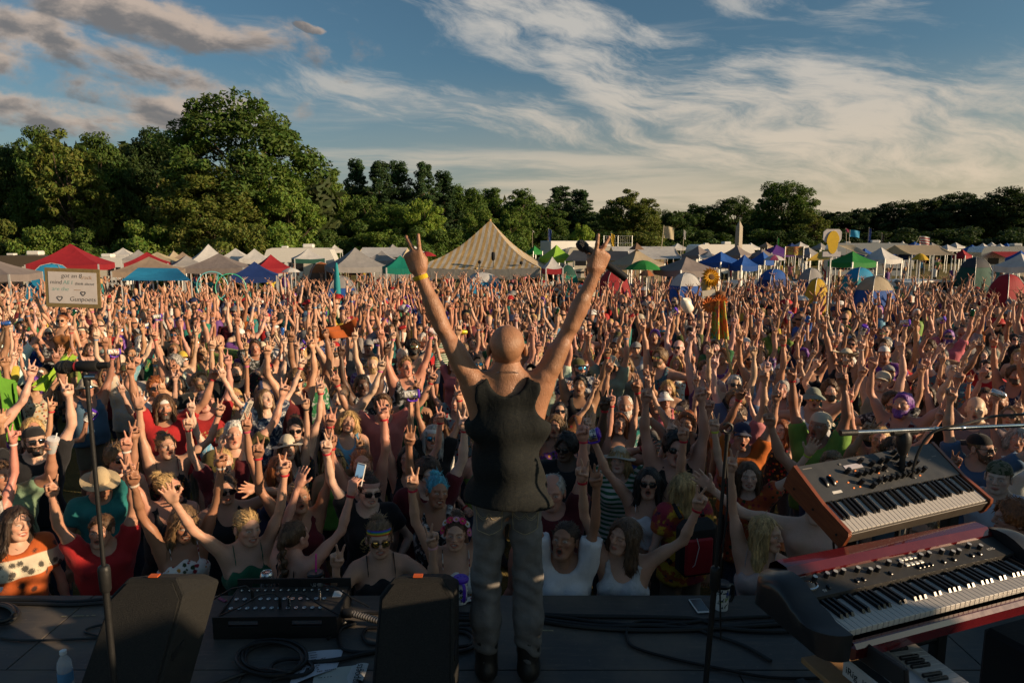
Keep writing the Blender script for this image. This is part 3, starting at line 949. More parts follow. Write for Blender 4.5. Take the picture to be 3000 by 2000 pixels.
lean_tarp([at(2360, 765, 32), at(2432, 760, 32), at(2440, 726, 40), at(2400, 738, 40)], 'yellow', 'ochre and dark awning left of the yellow placard')
lean_tarp([at(355, 822, 22), at(560, 822, 22), at(520, 786, 24.5), at(405, 784, 24.5)], 'sky', 'bright blue arched beach shade among raised hands, left')
lean_tarp([at(2052, 760, 36), at(2090, 752, 36), at(2075, 728, 42), at(2040, 735, 42)], 'white', 'white sheet stretched beside the grey-brown canopy, right')

def dome_tent(px, ppy, wpx, Y, col, col2, label, rot=.3):
 pk = at(px, ppy, Y)
 w = wpx / FPX * Y / 2
 h = max(.9, pk.z)
 rt = empty('dome_tent', (pk.x, Y, 0), rot, label, 'tent', 'dome tents')
 m1, m2 = tarp_mat('tarp_' + col, TC[col]), tarp_mat('tarp_' + col2, TC[col2])
 def pt(u, v):
  a = 2 * math.pi * u
  e = v * math.pi / 2
  sq = 1 / max(abs(math.cos(a)), abs(math.sin(a))) ** .6
  r = math.cos(e) ** .8 * sq
  return (w * r * math.cos(a), w * .85 * r * math.sin(a), h * math.sin(e) ** .9)
 MB().grid(lambda u, v: pt(u, v * .62), 24, 6).build('tent_body', m1, rt, True)
 MB().grid(lambda u, v: tuple(q * 1.012 for q in pt(u, .60 + v * .40)), 24, 5).build('rain_fly', m2, rt, True)
 for k in range(2):
  a = R(45 + 90 * k)
  pts = []
  for i in range(13):
   t = -1 + 2 * i / 12
   p = pt(((a if t > 0 else a + math.pi) / (2 * math.pi)) % 1.0, 1 - abs(t))
   pts.append(tuple(q * 1.02 for q in p))
  MB().tube(pts, .012, 5).build('tent_pole', mat('tent_rod', (.3, .3, .3), .4), rt)
DT = [(1415, 800, 150, 29, 'sky', 'white', 'bright blue and white dome tent under the striped marquee edge'), (1000, 812, 120, 24, 'blue', 'grey', 'blue and grey dome tent behind the closed teal parasol'), (940, 770, 100, 30, 'brown', 'orange', 'rust brown dome tent left of the large grey canopy'),
  (2010, 802, 120, 23, 'blue', 'white', 'white and blue dome tent in front of the grey-brown canopy'), (1800, 790, 110, 25, 'red', 'red', 'dark red tent below the beige gazebo'), (2268, 790, 110, 27, 'navy', 'blue', 'navy dome tent below the pink umbrella'),
  (2395, 818, 80, 21, 'yellow', 'yellow', 'small yellow dome tent at the crowd edge, right'), (2378, 788, 90, 25, 'navy', 'grey', 'navy dome tent with pale fly behind the yellow one'), (2565, 812, 130, 21, 'blue', 'beige', 'blue dome tent with beige fly right of the placard pole'),
  (2860, 756, 100, 33, 'darkgreen', 'charcoal', 'dark teal tent on the open grass, right'), (2955, 806, 120, 20, 'red', 'red', 'dark red tent at the right picture edge'), (150, 775, 150, 25, 'sky', 'sky', 'light blue tent behind the sign, left'), (1660, 778, 80, 30, 'emerald', 'darkgreen', 'green dome tent left of the charcoal tarp'),
  (2520, 786, 110, 27, 'teal', 'sky', 'teal tent behind the blue one, right of the placard')]
for d in DT: dome_tent(*d)

def parasol(px, tpy, wpx, Y, col, label, col2=None, rise=.45, closed=False, base_py=None):
 tp = at(px, tpy, Y)
 r = wpx / FPX * Y / 2
 h = tp.z
 rt = empty('parasol', (tp.x, Y, 0), 0, label, 'umbrella', 'parasols and umbrellas')
 MB().tube([(0, 0, 0), (0, 0, h)], .02, 6).build('pole', LEGM, rt)
 n = 8
 if closed:
  MB().lathe([(.03, h), (.06, h - .1), (.11, h - .7), (.13, h - 1.3), (.06, h - 1.45)], 10).build('furled_cloth', tarp_mat('tarp_' + col, TC[col]), rt, True)
  return
 for k in range(n):
  a0, a1 = 2 * math.pi * k / n, 2 * math.pi * (k + 1) / n
  def fn(u, v):
   a = a0 + (a1 - a0) * u
   rr_ = r * v * (1 - .07 * math.sin(u * math.pi) * v)
   return (rr_ * math.cos(a), rr_ * math.sin(a), h - rise * v ** 1.8 * r)
  cc = col2 if (col2 and k % 2) else col
  MB().grid(lambda u, v: fn(u, 1 - v), 4, 5).build('panel', tarp_mat('tarp_' + cc, TC[cc]), rt, True)
 return rt
parasol(852, 784, 56, 24, 'white', 'small white parasol left of the rust brown tent')
parasol(1250, 737, 58, 38, 'red', 'red parasol left of the striped marquee')
parasol(1885, 762, 108, 26, 'green', "green parasol below the singer's microphone", rise=.5)
parasol(2270, 747, 66, 32, 'white', 'pink and white umbrella right of the obelisk', 'pink')
parasol(2697, 742, 48, 24, 'yellow', 'yellow umbrella on a pole, right', rise=.8)
parasol(1895, 790, 50, 22, 'orange', "orange patterned umbrella beside the singer's microphone", 'brown', rise=.7)
parasol(985, 770, 20, 23, 'teal', 'furled teal parasol left of the singer', closed=True)

# ---- obelisk
def obelisk():
 Y = 58.0
 t = at(2167, 645, Y)
 w = 17 / FPX * Y
 m = bpy.data.materials.new('obelisk_paint'); m.use_nodes = True
 tt = NT(m.node_tree); b = m.node_tree.nodes['Principled BSDF']
 tc = tt.new('ShaderNodeTexCoord').outputs['Object']
 br = tt.new('ShaderNodeTexBrick'); br.inputs['Scale'].default_value = 3.2
 tt.put(br.inputs['Vector'], tt.mapping(tc, rot=(R(90), 0, 0)))
 br.inputs['Color1'].default_value = (.33, .29, .23, 1); br.inputs['Color2'].default_value = (.38, .34, .27, 1); br.inputs['Mortar'].default_value = (.24, .21, .17, 1)
 tt.put(b.inputs['Base Color'], br.outputs[0]); b.inputs['Roughness'].default_value = .8
 rt = empty('obelisk', (t.x, Y, 0), .55, 'tall grey obelisk rising above the canopies, right', 'obelisk')
 h = t.z
 a, c = w * .50, w * .40
 hb = h - .55
 MB()._add([(-a, -a, 0), (a, -a, 0), (a, a, 0), (-a, a, 0), (-c, -c, hb), (c, -c, hb), (c, c, hb), (-c, c, hb)], [(0, 1, 5, 4), (1, 2, 6, 5), (2, 3, 7, 6), (3, 0, 4, 7)]).build('shaft', m, rt)
 MB()._add([(-c, -c, hb), (c, -c, hb), (c, c, hb), (-c, c, hb), (0, 0, h)], [(0, 1, 4), (1, 2, 4), (2, 3, 4), (3, 0, 4)]).build('pyramidion', m, rt)
 MB().box((0, 0, .12), (w * 1.5, w * 1.5, .24), bev=.02).build('plinth', m, rt)
obelisk()

# ---- vehicles
VW = mat('vehicle_white', (.62, .61, .58), .35, coat=.3); VG = mat('vehicle_glass', (.015, .017, .02), .12, spec=.6); VT = mat('tyre', (.015, .015, .015), .8); VK = mat('vehicle_black', (.02, .02, .022), .35); VS = mat('vehicle_silver', (.50, .50, .50), .28, metal=.8); VB = mat('vehicle_brown', (.07, .055, .04), .6)
def wheel(rt, x, y, r=.34):
 w = MB().lathe([(r * .55, -.1), (r, -.1), (r, .1), (r * .55, .1)], 14, M=Matrix.Rotation(R(90), 3, 'X'), c=(x, y, r)).build('wheel', VT, rt, True)
 MB().lathe([(.0, -.09), (r * .55, -.09), (r * .55, .09), (0, .09)], 10, M=Matrix.Rotation(R(90), 3, 'X'), c=(x, y, r)).build('rim', VS, w, True)
def camper(px, top_py, Y, L, label, body=VW, rot=0.1, h=None, W=2.3, awning=None):
 t = at(px, top_py, Y)
 H = t.z if h is None else h
 rt = empty('camper_trailer', (t.x, Y, 0), rot, label, 'camper')
 b0 = .55
 prof = [(-L / 2, b0), (L / 2, b0), (L / 2, H - .7), (L / 2 - .25, H - .1), (L / 2 - .6, H), (-L / 2 + .5, H), (-L / 2 + .15, H - .12), (-L / 2, H - .5)]
 MB().prism([(p[0], p[1]) for p in prof], -W / 2, W / 2, M=Matrix.Rotation(R(90), 3, 'X')).build('body', body, rt)
 for k, x in enumerate((-L * .32, -L * .05, L * .30)):
  w = MB().box((x, -W / 2 - .012, H * .60), (.9, .02, .55), bev=.008).build('window', VG, rt)
  MB().box((x, -W / 2 - .018, H * .60 + .30), (.98, .02, .04)).build('window_frame', VS, w)
 d = MB().box((L * .13, -W / 2 - .012, H * .46), (.65, .02, 1.7), bev=.008).build('door', mat('vehicle_cream', (.5, .46, .38), .4), rt)
 MB().box((L * .13 + .25, -W / 2 - .03, H * .45), (.04, .03, .12)).build('handle', VK, d)
 MB().box((0, -W / 2 - .008, H * .33), (L * .98, .012, .16)).build('stripe', VK, rt)
 MB().box((L * .1, 0, H + .13), (.7, .7, .26), bev=.06).build('roof_unit', VW, rt)
 MB().box((-L * .25, 0, H + .06), (.4, .4, .12), bev=.03).build('roof_vent', VW, rt)
 for x in (-.45, .45): wheel(rt, x, -W / 2 + .1)
 for x in (-.45, .45): wheel(rt, x, W / 2 - .1)
 if awning:
  MB().grid(lambda u, v: (-L * .35 + L * .75 * u, -W / 2 - 2.2 * v, H * .86 - .5 * v), 8, 4).build('awning', tarp_mat('tarp_' + awning, TC[awning]), rt, True)
camper(885, 726, 46, 4.4, 'long black and white camper behind the white canopies, left', VW, .12)
camper(85, 748, 40, 3.6, 'dark travel trailer at the left with a pale roof edge', VB, .15)
camper(300, 754, 48, 4.0, 'pale trailer roof between the red and tan canopies', VW, .1)
camper(1760, 724, 58, 6.0, 'cream camper right of the white box truck', mat('vehicle_cream', (.5, .46, .38), .4), .1)
camper(2540, 712, 62, 6.5, 'white camper behind the cream tarp, right', VW, -.2)
camper(2955, 722, 60, 5.6, 'silver rounded trailer with red awning, far right', VS, -.1, awning='red')
camper(2110, 716, 66, 6.0, 'white camper roof between obelisk and grey-brown canopy', VW, .2)
def box_truck():
 Y = 60.0
 t = at(1685, 706, Y)
 rt = empty('box_truck', (t.x, Y, 0), .35, 'white box truck body above the lime green canopy', 'truck')
 H = t.z
 MB().box((-.6, 0, (H + .9) / 2), (4.4, 2.3, H - .9), bev=.03).build('cargo_box', VW, rt)
 MB().box((2.4, 0, 1.35), (1.7, 2.1, 1.5), bev=.18).build('cab', VW, rt)
 MB().box((3.26, 0, 1.65), (.03, 1.7, .6), bev=.01).build('windscreen', VG, rt)
 MB().box((-.4, 0, .75), (5.4, 1.0, .25)).build('chassis', VK, rt)
 for x in (-1.8, 2.4):
  for y in (-.95, .95): wheel(rt, x, y, .42)
box_truck()
def car(px, top_py, Y, label, body, rot=0.0, suv=False):
 t = at(px, top_py, Y)
 rt = empty('parked_car', (t.x, Y, 0), rot, label, 'car', 'parked cars')
 L, W = 4.4, 1.75
 top = 1.62 if suv else 1.45
 prof = [(-2.2, .35), (2.2, .35), (2.2, .75), (2.05, .88), (1.15, .98), (.55, top - .04), (.2, top), (-1.3, top), (-1.75 if not suv else -2.0, top - .08), (-2.15, 1.0), (-2.2, .8)]
 MB().prism(prof, -W / 2, W / 2, M=Matrix.Rotation(R(90), 3, 'X')).build('body', body, rt)
 gp = [(-1.95, 1.0), (1.0, 1.0), (.48, top - .09), (-1.70, top - .09)]
 for s in (-1, 1):
  MB().prism(gp, -.006, .006, M=Matrix.Rotation(R(90), 3, 'X'), c=(0, s * (W / 2 + .004), 0)).build('side_window', VG, rt)
 MB()._add([(1.13, -.75, 1.0), (1.13, .75, 1.0), (.60, .68, top - .07), (.60, -.68, top - .07)], [(0, 1, 2, 3)]).build('windscreen', VG, rt)
 MB()._add([(-2.17, .7, 1.03), (-2.17, -.7, 1.03), (-1.84, -.65, top - .1), (-1.84, .65, top - .1)], [(0, 1, 2, 3)]).build('rear_window', VG, rt)
 for x in (-1.35, 1.35):
  for y in (-W / 2 + .08, W / 2 - .08): wheel(rt, x, y)
 for y in (-.6, .6):
  MB().box((2.2, y, .74), (.04, .32, .14), bev=.015).build('headlight', VS, rt)
  MB().box((-2.2, y, .82), (.04, .28, .16), bev=.015).build('tail_light', MATS['red_plastic'] if 'red_plastic' in MATS else mat('red_plastic', (.5, .02, .02), .35), rt)
car(2898, 738, 60, 'white hatchback parked on the open grass, far right', VW, 1.4)
car(1650, 762, 34, 'white car under the charcoal tarp', VW, .1)
car(2725, 752, 34, 'white wagon beside the yellow umbrella', VW, .4, True)
car(2660, 760, 36, 'dark car behind the yellow umbrella', mat('vehicle_blue', (.03, .05, .10), .3), .2)
car(2235, 764, 36, 'pale car half hidden right of the obelisk base', VS, .1)
car(2330, 772, 32, 'silver car behind the navy dome tent, right', VS, .3, True)

# ---- flags and poles
def flag(px, top_py, Y, col, label, w=.9, h=.6, lean=0.0, base=0.0, stripes=False, hang=False):
 t = at(px, top_py, Y)
 rt = empty('flag', (t.x, Y, 0), 0, label, 'flag', 'flags over the camp')
 H = t.z
 MB().tube([(-lean, 0, base), (0, 0, H)], .022, 6).build('pole', mat('flag_pole', (.40, .34, .25), .6), rt)
 if hang:
  fn = lambda u, v: (.02 + w * .28 * u + .03 * math.sin(v * 9), .05 * math.sin(u * 8 + v * 5), H - .06 - h * 1.5 * (1 - v) - .10 * u)
 else:
  fn = lambda u, v: (.02 + w * u, .06 * math.sin(u * 7 + v * 2), H - .05 - h * (1 - v) - .12 * u * u)
 m = tarp_mat('tarp_' + col, TC[col])
 if stripes:
  for k in range(7):
   MB().grid(lambda u, v, k=k: fn(u, (k + v) / 7), 8, 1).build('stripe', tarp_mat('tarp_' + ('red' if k % 2 else 'white'), TC['red' if k % 2 else 'white']), rt, True)
 else:
  MB().grid(fn, 8, 5).build('cloth', m, rt, True)
flag(1606, 668, 60, 'navy', 'dark blue flag hanging on a tall pole right of the striped tent', .9, .9, hang=True)
flag(1790, 682, 55, 'yellow', 'yellow feather flag near the wire backstop', .9, .75, hang=True)
flag(1945, 660, 42, 'cream', 'cream printed flag on a leaning pole above the white marquee', .62, .72, lean=.35)
flag(2003, 672, 60, 'white', 'thin pale flag right of the cream flag', .6, .5, hang=True)
flag(2478, 668, 60, 'pink', 'bent pole with pink tassels right of the placard', .25, .25, lean=-.5)
flag(2490, 672, 62, 'sky', 'small light blue flag right of the bent pole', .9, .6)
flag(2546, 666, 62, 'navy', 'long dark flag right of the light blue one', .7, 1.2, hang=True)
flag(2584, 682, 64, 'black', 'small dark flag, left of the striped flag', .7, .8, hang=True)
flag(2696, 690, 62, 'red', 'red and white striped flag on a slanting pole, right', .9, .8, lean=1.9, stripes=True)
flag(1560, 674, 70, 'white', 'plain light pole left of the blue flag', .15, .1)
flag(2278, 694, 66, 'green', 'small green flag behind the purple canopy', .5, .6, hang=True)
def backstop():
 Y = 84.0
 a, b = at(1769, 690, Y), at(1852, 690, Y)
 rt = empty('wire_backstop', ((a.x + b.x) / 2, Y, 0), 0, 'tall wire ball-field backstop behind the tents', 'fence')
 w = (b.x - a.x) / 2
 for x in (-w, 0, w): MB().tube([(x, 0, 0), (x, 0, a.z)], .05, 6).build('post', LEGM, rt)
 for z in (a.z - .05, 3.4, 2.2): MB().tube([(-w, 0, z), (w, 0, z)], .025, 5).build('rail', LEGM, rt)
 for k in range(16):
  x = -w + 2 * w * (k + .5) / 16
  MB().tube([(x, .02, 0), (x, .02, a.z - .05)], .008, 4).build('wire', LEGM, rt)
backstop()

# ---- painted banner, hula hoops, sound desk
def banner():
 Y = 40.0
 a, b = at(2302, 722, Y), at(2352, 748, Y)
 rt = empty('painted_banner', ((a.x + b.x) / 2, Y, 0), -.15, 'yellow painted cloth banner left of the placard', 'banner')
 w, h = (b.x - a.x), a.z - b.z
 m = bpy.data.materials.new('banner_paint'); m.use_nodes = True
 t = NT(m.node_tree); bs = m.node_tree.nodes['Principled BSDF']
 tc = t.new('ShaderNodeTexCoord').outputs['Object']
 n = t.noise(tc, 6, 3, .6, 1.5).outputs[0]
 c = t.mix(t.smooth(n, .46, .52), (.55, .42, .08, 1), (.40, .08, .04, 1)); c = t.mix(t.smooth(n, .58, .62), c, (.06, .22, .10, 1))
 t.put(bs.inputs['Base Color'], c); bs.inputs['Roughness'].default_value = .8
 MB().grid(lambda u, v: (-w / 2 + w * u, .04 * math.sin(u * 9), b.z + h * v), 8, 3).build('cloth', m, rt, True)
 for s in (-1, 1): MB().tube([(s * w / 2, 0, 0), (s * w / 2, 0, a.z)], .03, 6).build('pole', LEGM, rt)
banner()
for px, py, col, lab in ((622, 838, (.12, .45, .50), 'larger teal hula hoop held up in the crowd, left'), (676, 844, (.05, .42, .25), 'green hula hoop overlapping the teal one')):
 c = at(px, py, 22)
 r = 42 / FPX * 22
 o = MB().tube([(r * math.cos(2 * math.pi * k / 40), 0, r * math.sin(2 * math.pi * k / 40)) for k in range(41)], .016, 6, False).build('hula_hoop', mat('hoop_%d' % px, col, .4), None, True)
 o.location = c; o.rotation_euler = (0, 0, .3); tag(o, lab, 'hula hoop')

def sound_desk():
 Y = 31.5
 c = onz(1480, 0, 0) if False else at(1475, 830, Y)
 rt = empty('sound_desk', (c.x, Y, 0), 0, 'black sound desk on a riser under the striped marquee', 'sound desk')
 MB().box((0, 0, .45), (3.4, 1.2, .9), bev=.02).build('riser', MATS['deck_dark'], rt)
 MB().box((0, -.1, 1.15), (2.2, .7, .5), bev=.05).build('console', mat('console_black', (.02, .02, .022), .5), rt)
 for x in (-1.3, 1.3): MB().box((x, 0, 1.35), (.55, .6, .9), bev=.03).build('rack', MATS['console_black'], rt)
 for k, (px, top, nm) in enumerate(((1405, 768, 'round'), (1445, 752, 'tall'), (1478, 790, 'short'), (1527, 770, 'right'))):
  t = at(px, top, Y - .6)
  st = empty('recording_stand', (t.x, Y - .6, 0), 0, {'round': 'leftmost recording microphone stand at the sound desk', 'tall': 'tallest stand with a fuzzy windshield at the sound desk', 'short': 'short recording stand between the others at the sound desk', 'right': 'rightmost stand with a small camera at the sound desk'}[nm], 'stand', 'recording stands at the sound desk')
  MB().tube([(0, 0, 0), (0, 0, t.z)], .018, 6).build('pole', VK, st)
  MB().lathe([(0, .22), (.07, .2), (.085, .1), (.08, -.12), (.03, -.18)] if nm == 'tall' else [(0, .09), (.07, .05), (.07, -.05), (0, -.09)], 12, c=(0, 0, t.z)).build('head', mat('windshield', (.015, .015, .015), .95, bump=.8, scale=60), st, True)
  for a in range(3): MB().tube([(0, 0, .5), (.4 * math.cos(a * 2.1), .4 * math.sin(a * 2.1), 0)], .012, 5).build('leg', VK, st)
sound_desk()

# ---- plain placard on a pole (stands where a painted character board stood), sunflower totem, jug
def placard():
 Y = 18.0
 c = at(2438, 706, Y)
 rt = empty('placard', (c.x, Y, 0), 0, 'plain yellow and white board on a tall metal pole, right', 'sign')
 u = Y / FPX
 MB().tube([(0, .03, 0), (0, .03, c.z + .2)], .02, 8).build('pole', LEGM, rt)
 wht = mat('placard_white', (.50, .48, .50), .7)
 pts = [(-27 * u, 4 * u), (-20 * u, -4 * u), (20 * u, -4 * u), (26 * u, 6 * u), (26 * u, 26 * u), (18 * u, 34 * u), (-18 * u, 34 * u), (-27 * u, 26 * u)]
 MB().prism(pts, -.012, .012, M=Matrix.Rotation(R(90), 3, 'X'), c=(0, 0, c.z)).build('white_board', wht, rt)
 pts = [(15 * u * math.cos(2 * math.pi * k / 24) * (1.25 if math.sin(2 * math.pi * k / 24) > 0 else 1.0) + 1.5 * u, 33 * u * math.sin(2 * math.pi * k / 24) - 4 * u) for k in range(24)]
 MB().prism(pts, -.008, .008, M=Matrix.Rotation(R(90), 3, 'X'), c=(0, -.024, c.z)).build('yellow_board', mat('placard_yellow', (.62, .40, .02), .6, var=.1), rt)
 MB().box((0, -.012, c.z - 38 * u), (52 * u, .02, 15 * u), bev=.004).build('lower_board', wht, rt)
placard()

def sunflower(rt, c, n, r, name='sunflower'):
 q = n.normalized().to_track_quat('Z', 'Y').to_matrix().to_4x4()
 m = MB()
 for ring, rr_, off in ((0, r, 0), (1, r * .82, .5)):
  for i in range(16):
   t = 2 * math.pi * (i + off) / 16
   d, e = Vector((math.cos(t), math.sin(t), 0)), Vector((-math.sin(t), math.cos(t), 0))
   z = .012 * ring
   P = [q @ (d * r * .25 - e * r * .06 + Vector((0, 0, z))), q @ (d * r * .25 + e * r * .06 + Vector((0, 0, z))), q @ (d * rr_ * .7 + e * r * .11 + Vector((0, 0, z + .02))), q @ (d * rr_ + Vector((0, 0, z - .01))), q @ (d * rr_ * .7 - e * r * .11 + Vector((0, 0, z + .02)))]
   m._add([p + c for p in P], [(0, 1, 2, 3, 4)])
 f = m.build('flower_head', mat('sunflower_petal', (.52, .27, .01), .6, var=.2), rt)
 MB().lathe([(0, .03), (r * .25, .025), (r * .33, .005)], 14, c=c, M=q.to_3x3()).build('flower_centre', mat('sunflower_core', (.10, .05, .015), .9, bump=.6), f, True)
def totem():
 Y = 9.0
 top, bot = at(2085, 790, Y), at(2165, 1200, Y - .15)
 rt = empty('sunflower_totem', (bot.x, Y, 0), 0, 'pole totem topped by a big sunflower and draped with tie-dye cloth', 'totem')
 L = lambda p: Vector((p.x - bot.x, p.y - Y, p.z))
 a, b = L(bot), L(top)
 MB().tube([a + (a - b) * .3, a, b], .018, 8).build('pole', mat('bamboo', (.42, .30, .12), .6), rt, True)
 sunflower(rt, L(at(2083, 812, Y - .05)), Vector((.25, -1, .35)), 32 / FPX * Y)
 MB().lathe([(.05, -.08), (.07, .02), (.055, .10), (.03, .12)], 12, c=L(at(2068, 838, Y))).build('tin', mat('tin_print', (.40, .28, .10), .5, var=.5, scale=30), rt, True)
 MB().box(L(at(2076, 858, Y - .08)), (.17, .02, .075), M=Matrix.Rotation(R(-8), 3, 'Y')).build('paper_tag', mat('tag_paper', (.62, .56, .46), .8), rt)
 MB().lathe([(.0, .07), (.07, .05), (.085, -.02), (.02, -.05)], 12, c=L(at(2108, 866, Y - .05))).build('coconut', mat('coconut', (.16, .07, .03), .9, bump=.6), rt, True)
 for p, r in (((2110, 884), 24), ((2078, 894), 26)):
  q = L(at(p[0], p[1], Y - .12))
  m = MB()
  for i in range(14):
   t = 2 * math.pi * i / 14
   R_ = r / FPX * Y
   d, e = Vector((math.cos(t), 0, math.sin(t))), Vector((-math.sin(t), 0, math.cos(t)))
   m._add([q + d * .01 - e * .008, q + d * .01 + e * .008, q + d * R_ * .7 + e * .018 + Vector((0, -.02, 0)), q + d * R_, q + d * R_ * .7 - e * .018 + Vector((0, -.02, 0))], [(0, 1, 2, 3, 4)])
  m.build('orange_flower', mat('orange_petal', (.60, .16, .03), .6, var=.3), rt)
 m = bpy.data.materials.new('totem_tiedye'); m.use_nodes = True
 t = NT(m.node_tree); bs = m.node_tree.nodes['Principled BSDF']
 tc = t.new('ShaderNodeTexCoord').outputs['Object']
 n = t.noise(t.mapping(tc, scale=(3, 3, 1.2)), 4, 4, .6, 2.0).outputs[0]
 cr = t.new('ShaderNodeValToRGB')
 cols = [(.03, .08, .42), (.03, .30, .14), (.42, .42, .04), (.50, .14, .03), (.42, .03, .05), (.14, .03, .30)]
 while len(cr.color_ramp.elements) < 6: cr.color_ramp.elements.new(.5)
 for i, c in enumerate(cols): cr.color_ramp.elements[i].position = .28 + .09 * i; cr.color_ramp.elements[i].color = c + (1,)
 t.put(cr.inputs[0], n); t.put(bs.inputs['Base Color'], cr.outputs[0]); bs.inputs['Roughness'].default_value = .85
 p0, p1, p2, p3 = L(at(2090, 880, Y - .12)), L(at(2122, 880, Y - .08)), L(at(2132, 992, Y - .08)), L(at(2078, 992, Y - .12))
 MB().grid(lambda u, v: (lambda p: (p.x, p.y + .05 * math.sin(u * 12 + v) - .04, p.z))(p3.lerp(p2, u).lerp(p0.lerp(p1, u), v)), 18, 10).build('tie_dye_cloth', m, rt, True)
totem()
def jug():
 c = at(2010, 892, 11.0)
 rt = empty('plastic_jug', c, 0, 'white translucent plastic jug held above the crowd right of the singer', 'jug')
 rt.rotation_euler = (R(20), R(-35), 0)
 MB().lathe([(.0, -.13), (.07, -.13), (.085, -.11), (.085, .03), (.06, .09), (.025, .12), (.022, .14), (.0, .14)], 18).build('jug_body', mat('jug_plastic', (.75, .72, .64), .4), rt, True, 60)
 MB().tube([(.02, 0, .11), (.075, 0, .09), (.095, 0, .03), (.083, 0, -.02)], .011, 6).build('handle', MATS['jug_plastic'], rt, True)
jug()

# ================================================================== people: signed-distance modelling + surface nets
class Field:
 def __init__(s, lo, hi, h):
  s.lo = np.array(lo, float); s.h = h
  n = np.ceil((np.array(hi, float) - s.lo) / h).astype(int) + 1
  s.n = n
  s.F = np.full(tuple(n), 1.0)
  s.ax = [s.lo[i] + h * np.arange(n[i]) for i in range(3)]

 def reg(s, lo, hi):
  a = np.clip(np.floor((np.array(lo) - s.lo) / s.h).astype(int), 0, s.n)
  b = np.clip(np.ceil((np.array(hi) - s.lo) / s.h).astype(int) + 1, 0, s.n)
  sl = tuple(slice(a[i], b[i]) for i in range(3))
  X = s.ax[0][sl[0]][:, None, None]; Y = s.ax[1][sl[1]][None, :, None]; Z = s.ax[2][sl[2]][None, None, :]
  return sl, X, Y, Z

 def comb(s, sl, d, k, op='add'):
  a = s.F[sl]
  if a.size == 0: return
  if op == 'add':
   if k <= 0: s.F[sl] = np.minimum(a, d)
   else:
    h = np.clip(0.5 + 0.5 * (a - d) / k, 0, 1)
    s.F[sl] = a + (d - a) * h - k * h * (1 - h)
  else:   # subtract
   if k <= 0: s.F[sl] = np.maximum(a, -d)
   else:
    h = np.clip(0.5 - 0.5 * (a + d) / k, 0, 1)
    s.F[sl] = a + (-d - a) * h + k * h * (1 - h)

 def cone(s, a, b, ra, rb, k=0.02, sy=1.0, op='add'):
  """capsule with two radii; sy flattens it front to back"""
  a = np.array(a, float); b = np.array(b, float)
  pad = max(ra, rb) + k + 2.5 * s.h
  sl, X, Y, Z = s.reg(np.minimum(a, b) - pad, np.maximum(a, b) + pad)
  ba = b - a
  iy = 1.0 / sy
  bs = np.array([ba[0], ba[1] * iy, ba[2]])
  px, py, pz = X - a[0], (Y - a[1]) * iy, Z - a[2]
  bb = max(float(bs @ bs), 1e-12)
  t = np.clip((px * bs[0] + py * bs[1] + pz * bs[2]) / bb, 0, 1)
  d = np.sqrt((px - t * bs[0]) ** 2 + (py - t * bs[1]) ** 2 + (pz - t * bs[2]) ** 2) - (ra + (rb - ra) * t)
  if sy < 1: d = d * (0.5 + 0.5 * sy)
  s.comb(sl, d, k, op)

 def ell(s, c, r, k=0.02, op='add', M=None):
  c = np.array(c, float); r = np.array(r, float)
  pad = max(r) + k + 2.5 * s.h
  sl, X, Y, Z = s.reg(c - pad, c + pad)
  px, py, pz = X - c[0], Y - c[1], Z - c[2]
  if M is not None:      # columns of M are the ellipsoid axes
   M = np.array(M)
   qx = px * M[0, 0] + py * M[1, 0] + pz * M[2, 0]
   qy = px * M[0, 1] + py * M[1, 1] + pz * M[2, 1]
   qz = px * M[0, 2] + py * M[1, 2] + pz * M[2, 2]
   px, py, pz = qx, qy, qz
  k0 = np.sqrt((px / r[0]) ** 2 + (py / r[1]) ** 2 + (pz / r[2]) ** 2)
  k1 = np.sqrt((px / r[0] ** 2) ** 2 + (py / r[1] ** 2) ** 2 + (pz / r[2] ** 2) ** 2) + 1e-9
  s.comb(sl, k0 * (k0 - 1.0) / k1, k, op)

 def net(s, iso=0.0):
  return surface_net(s.F - iso, s.lo, s.h)


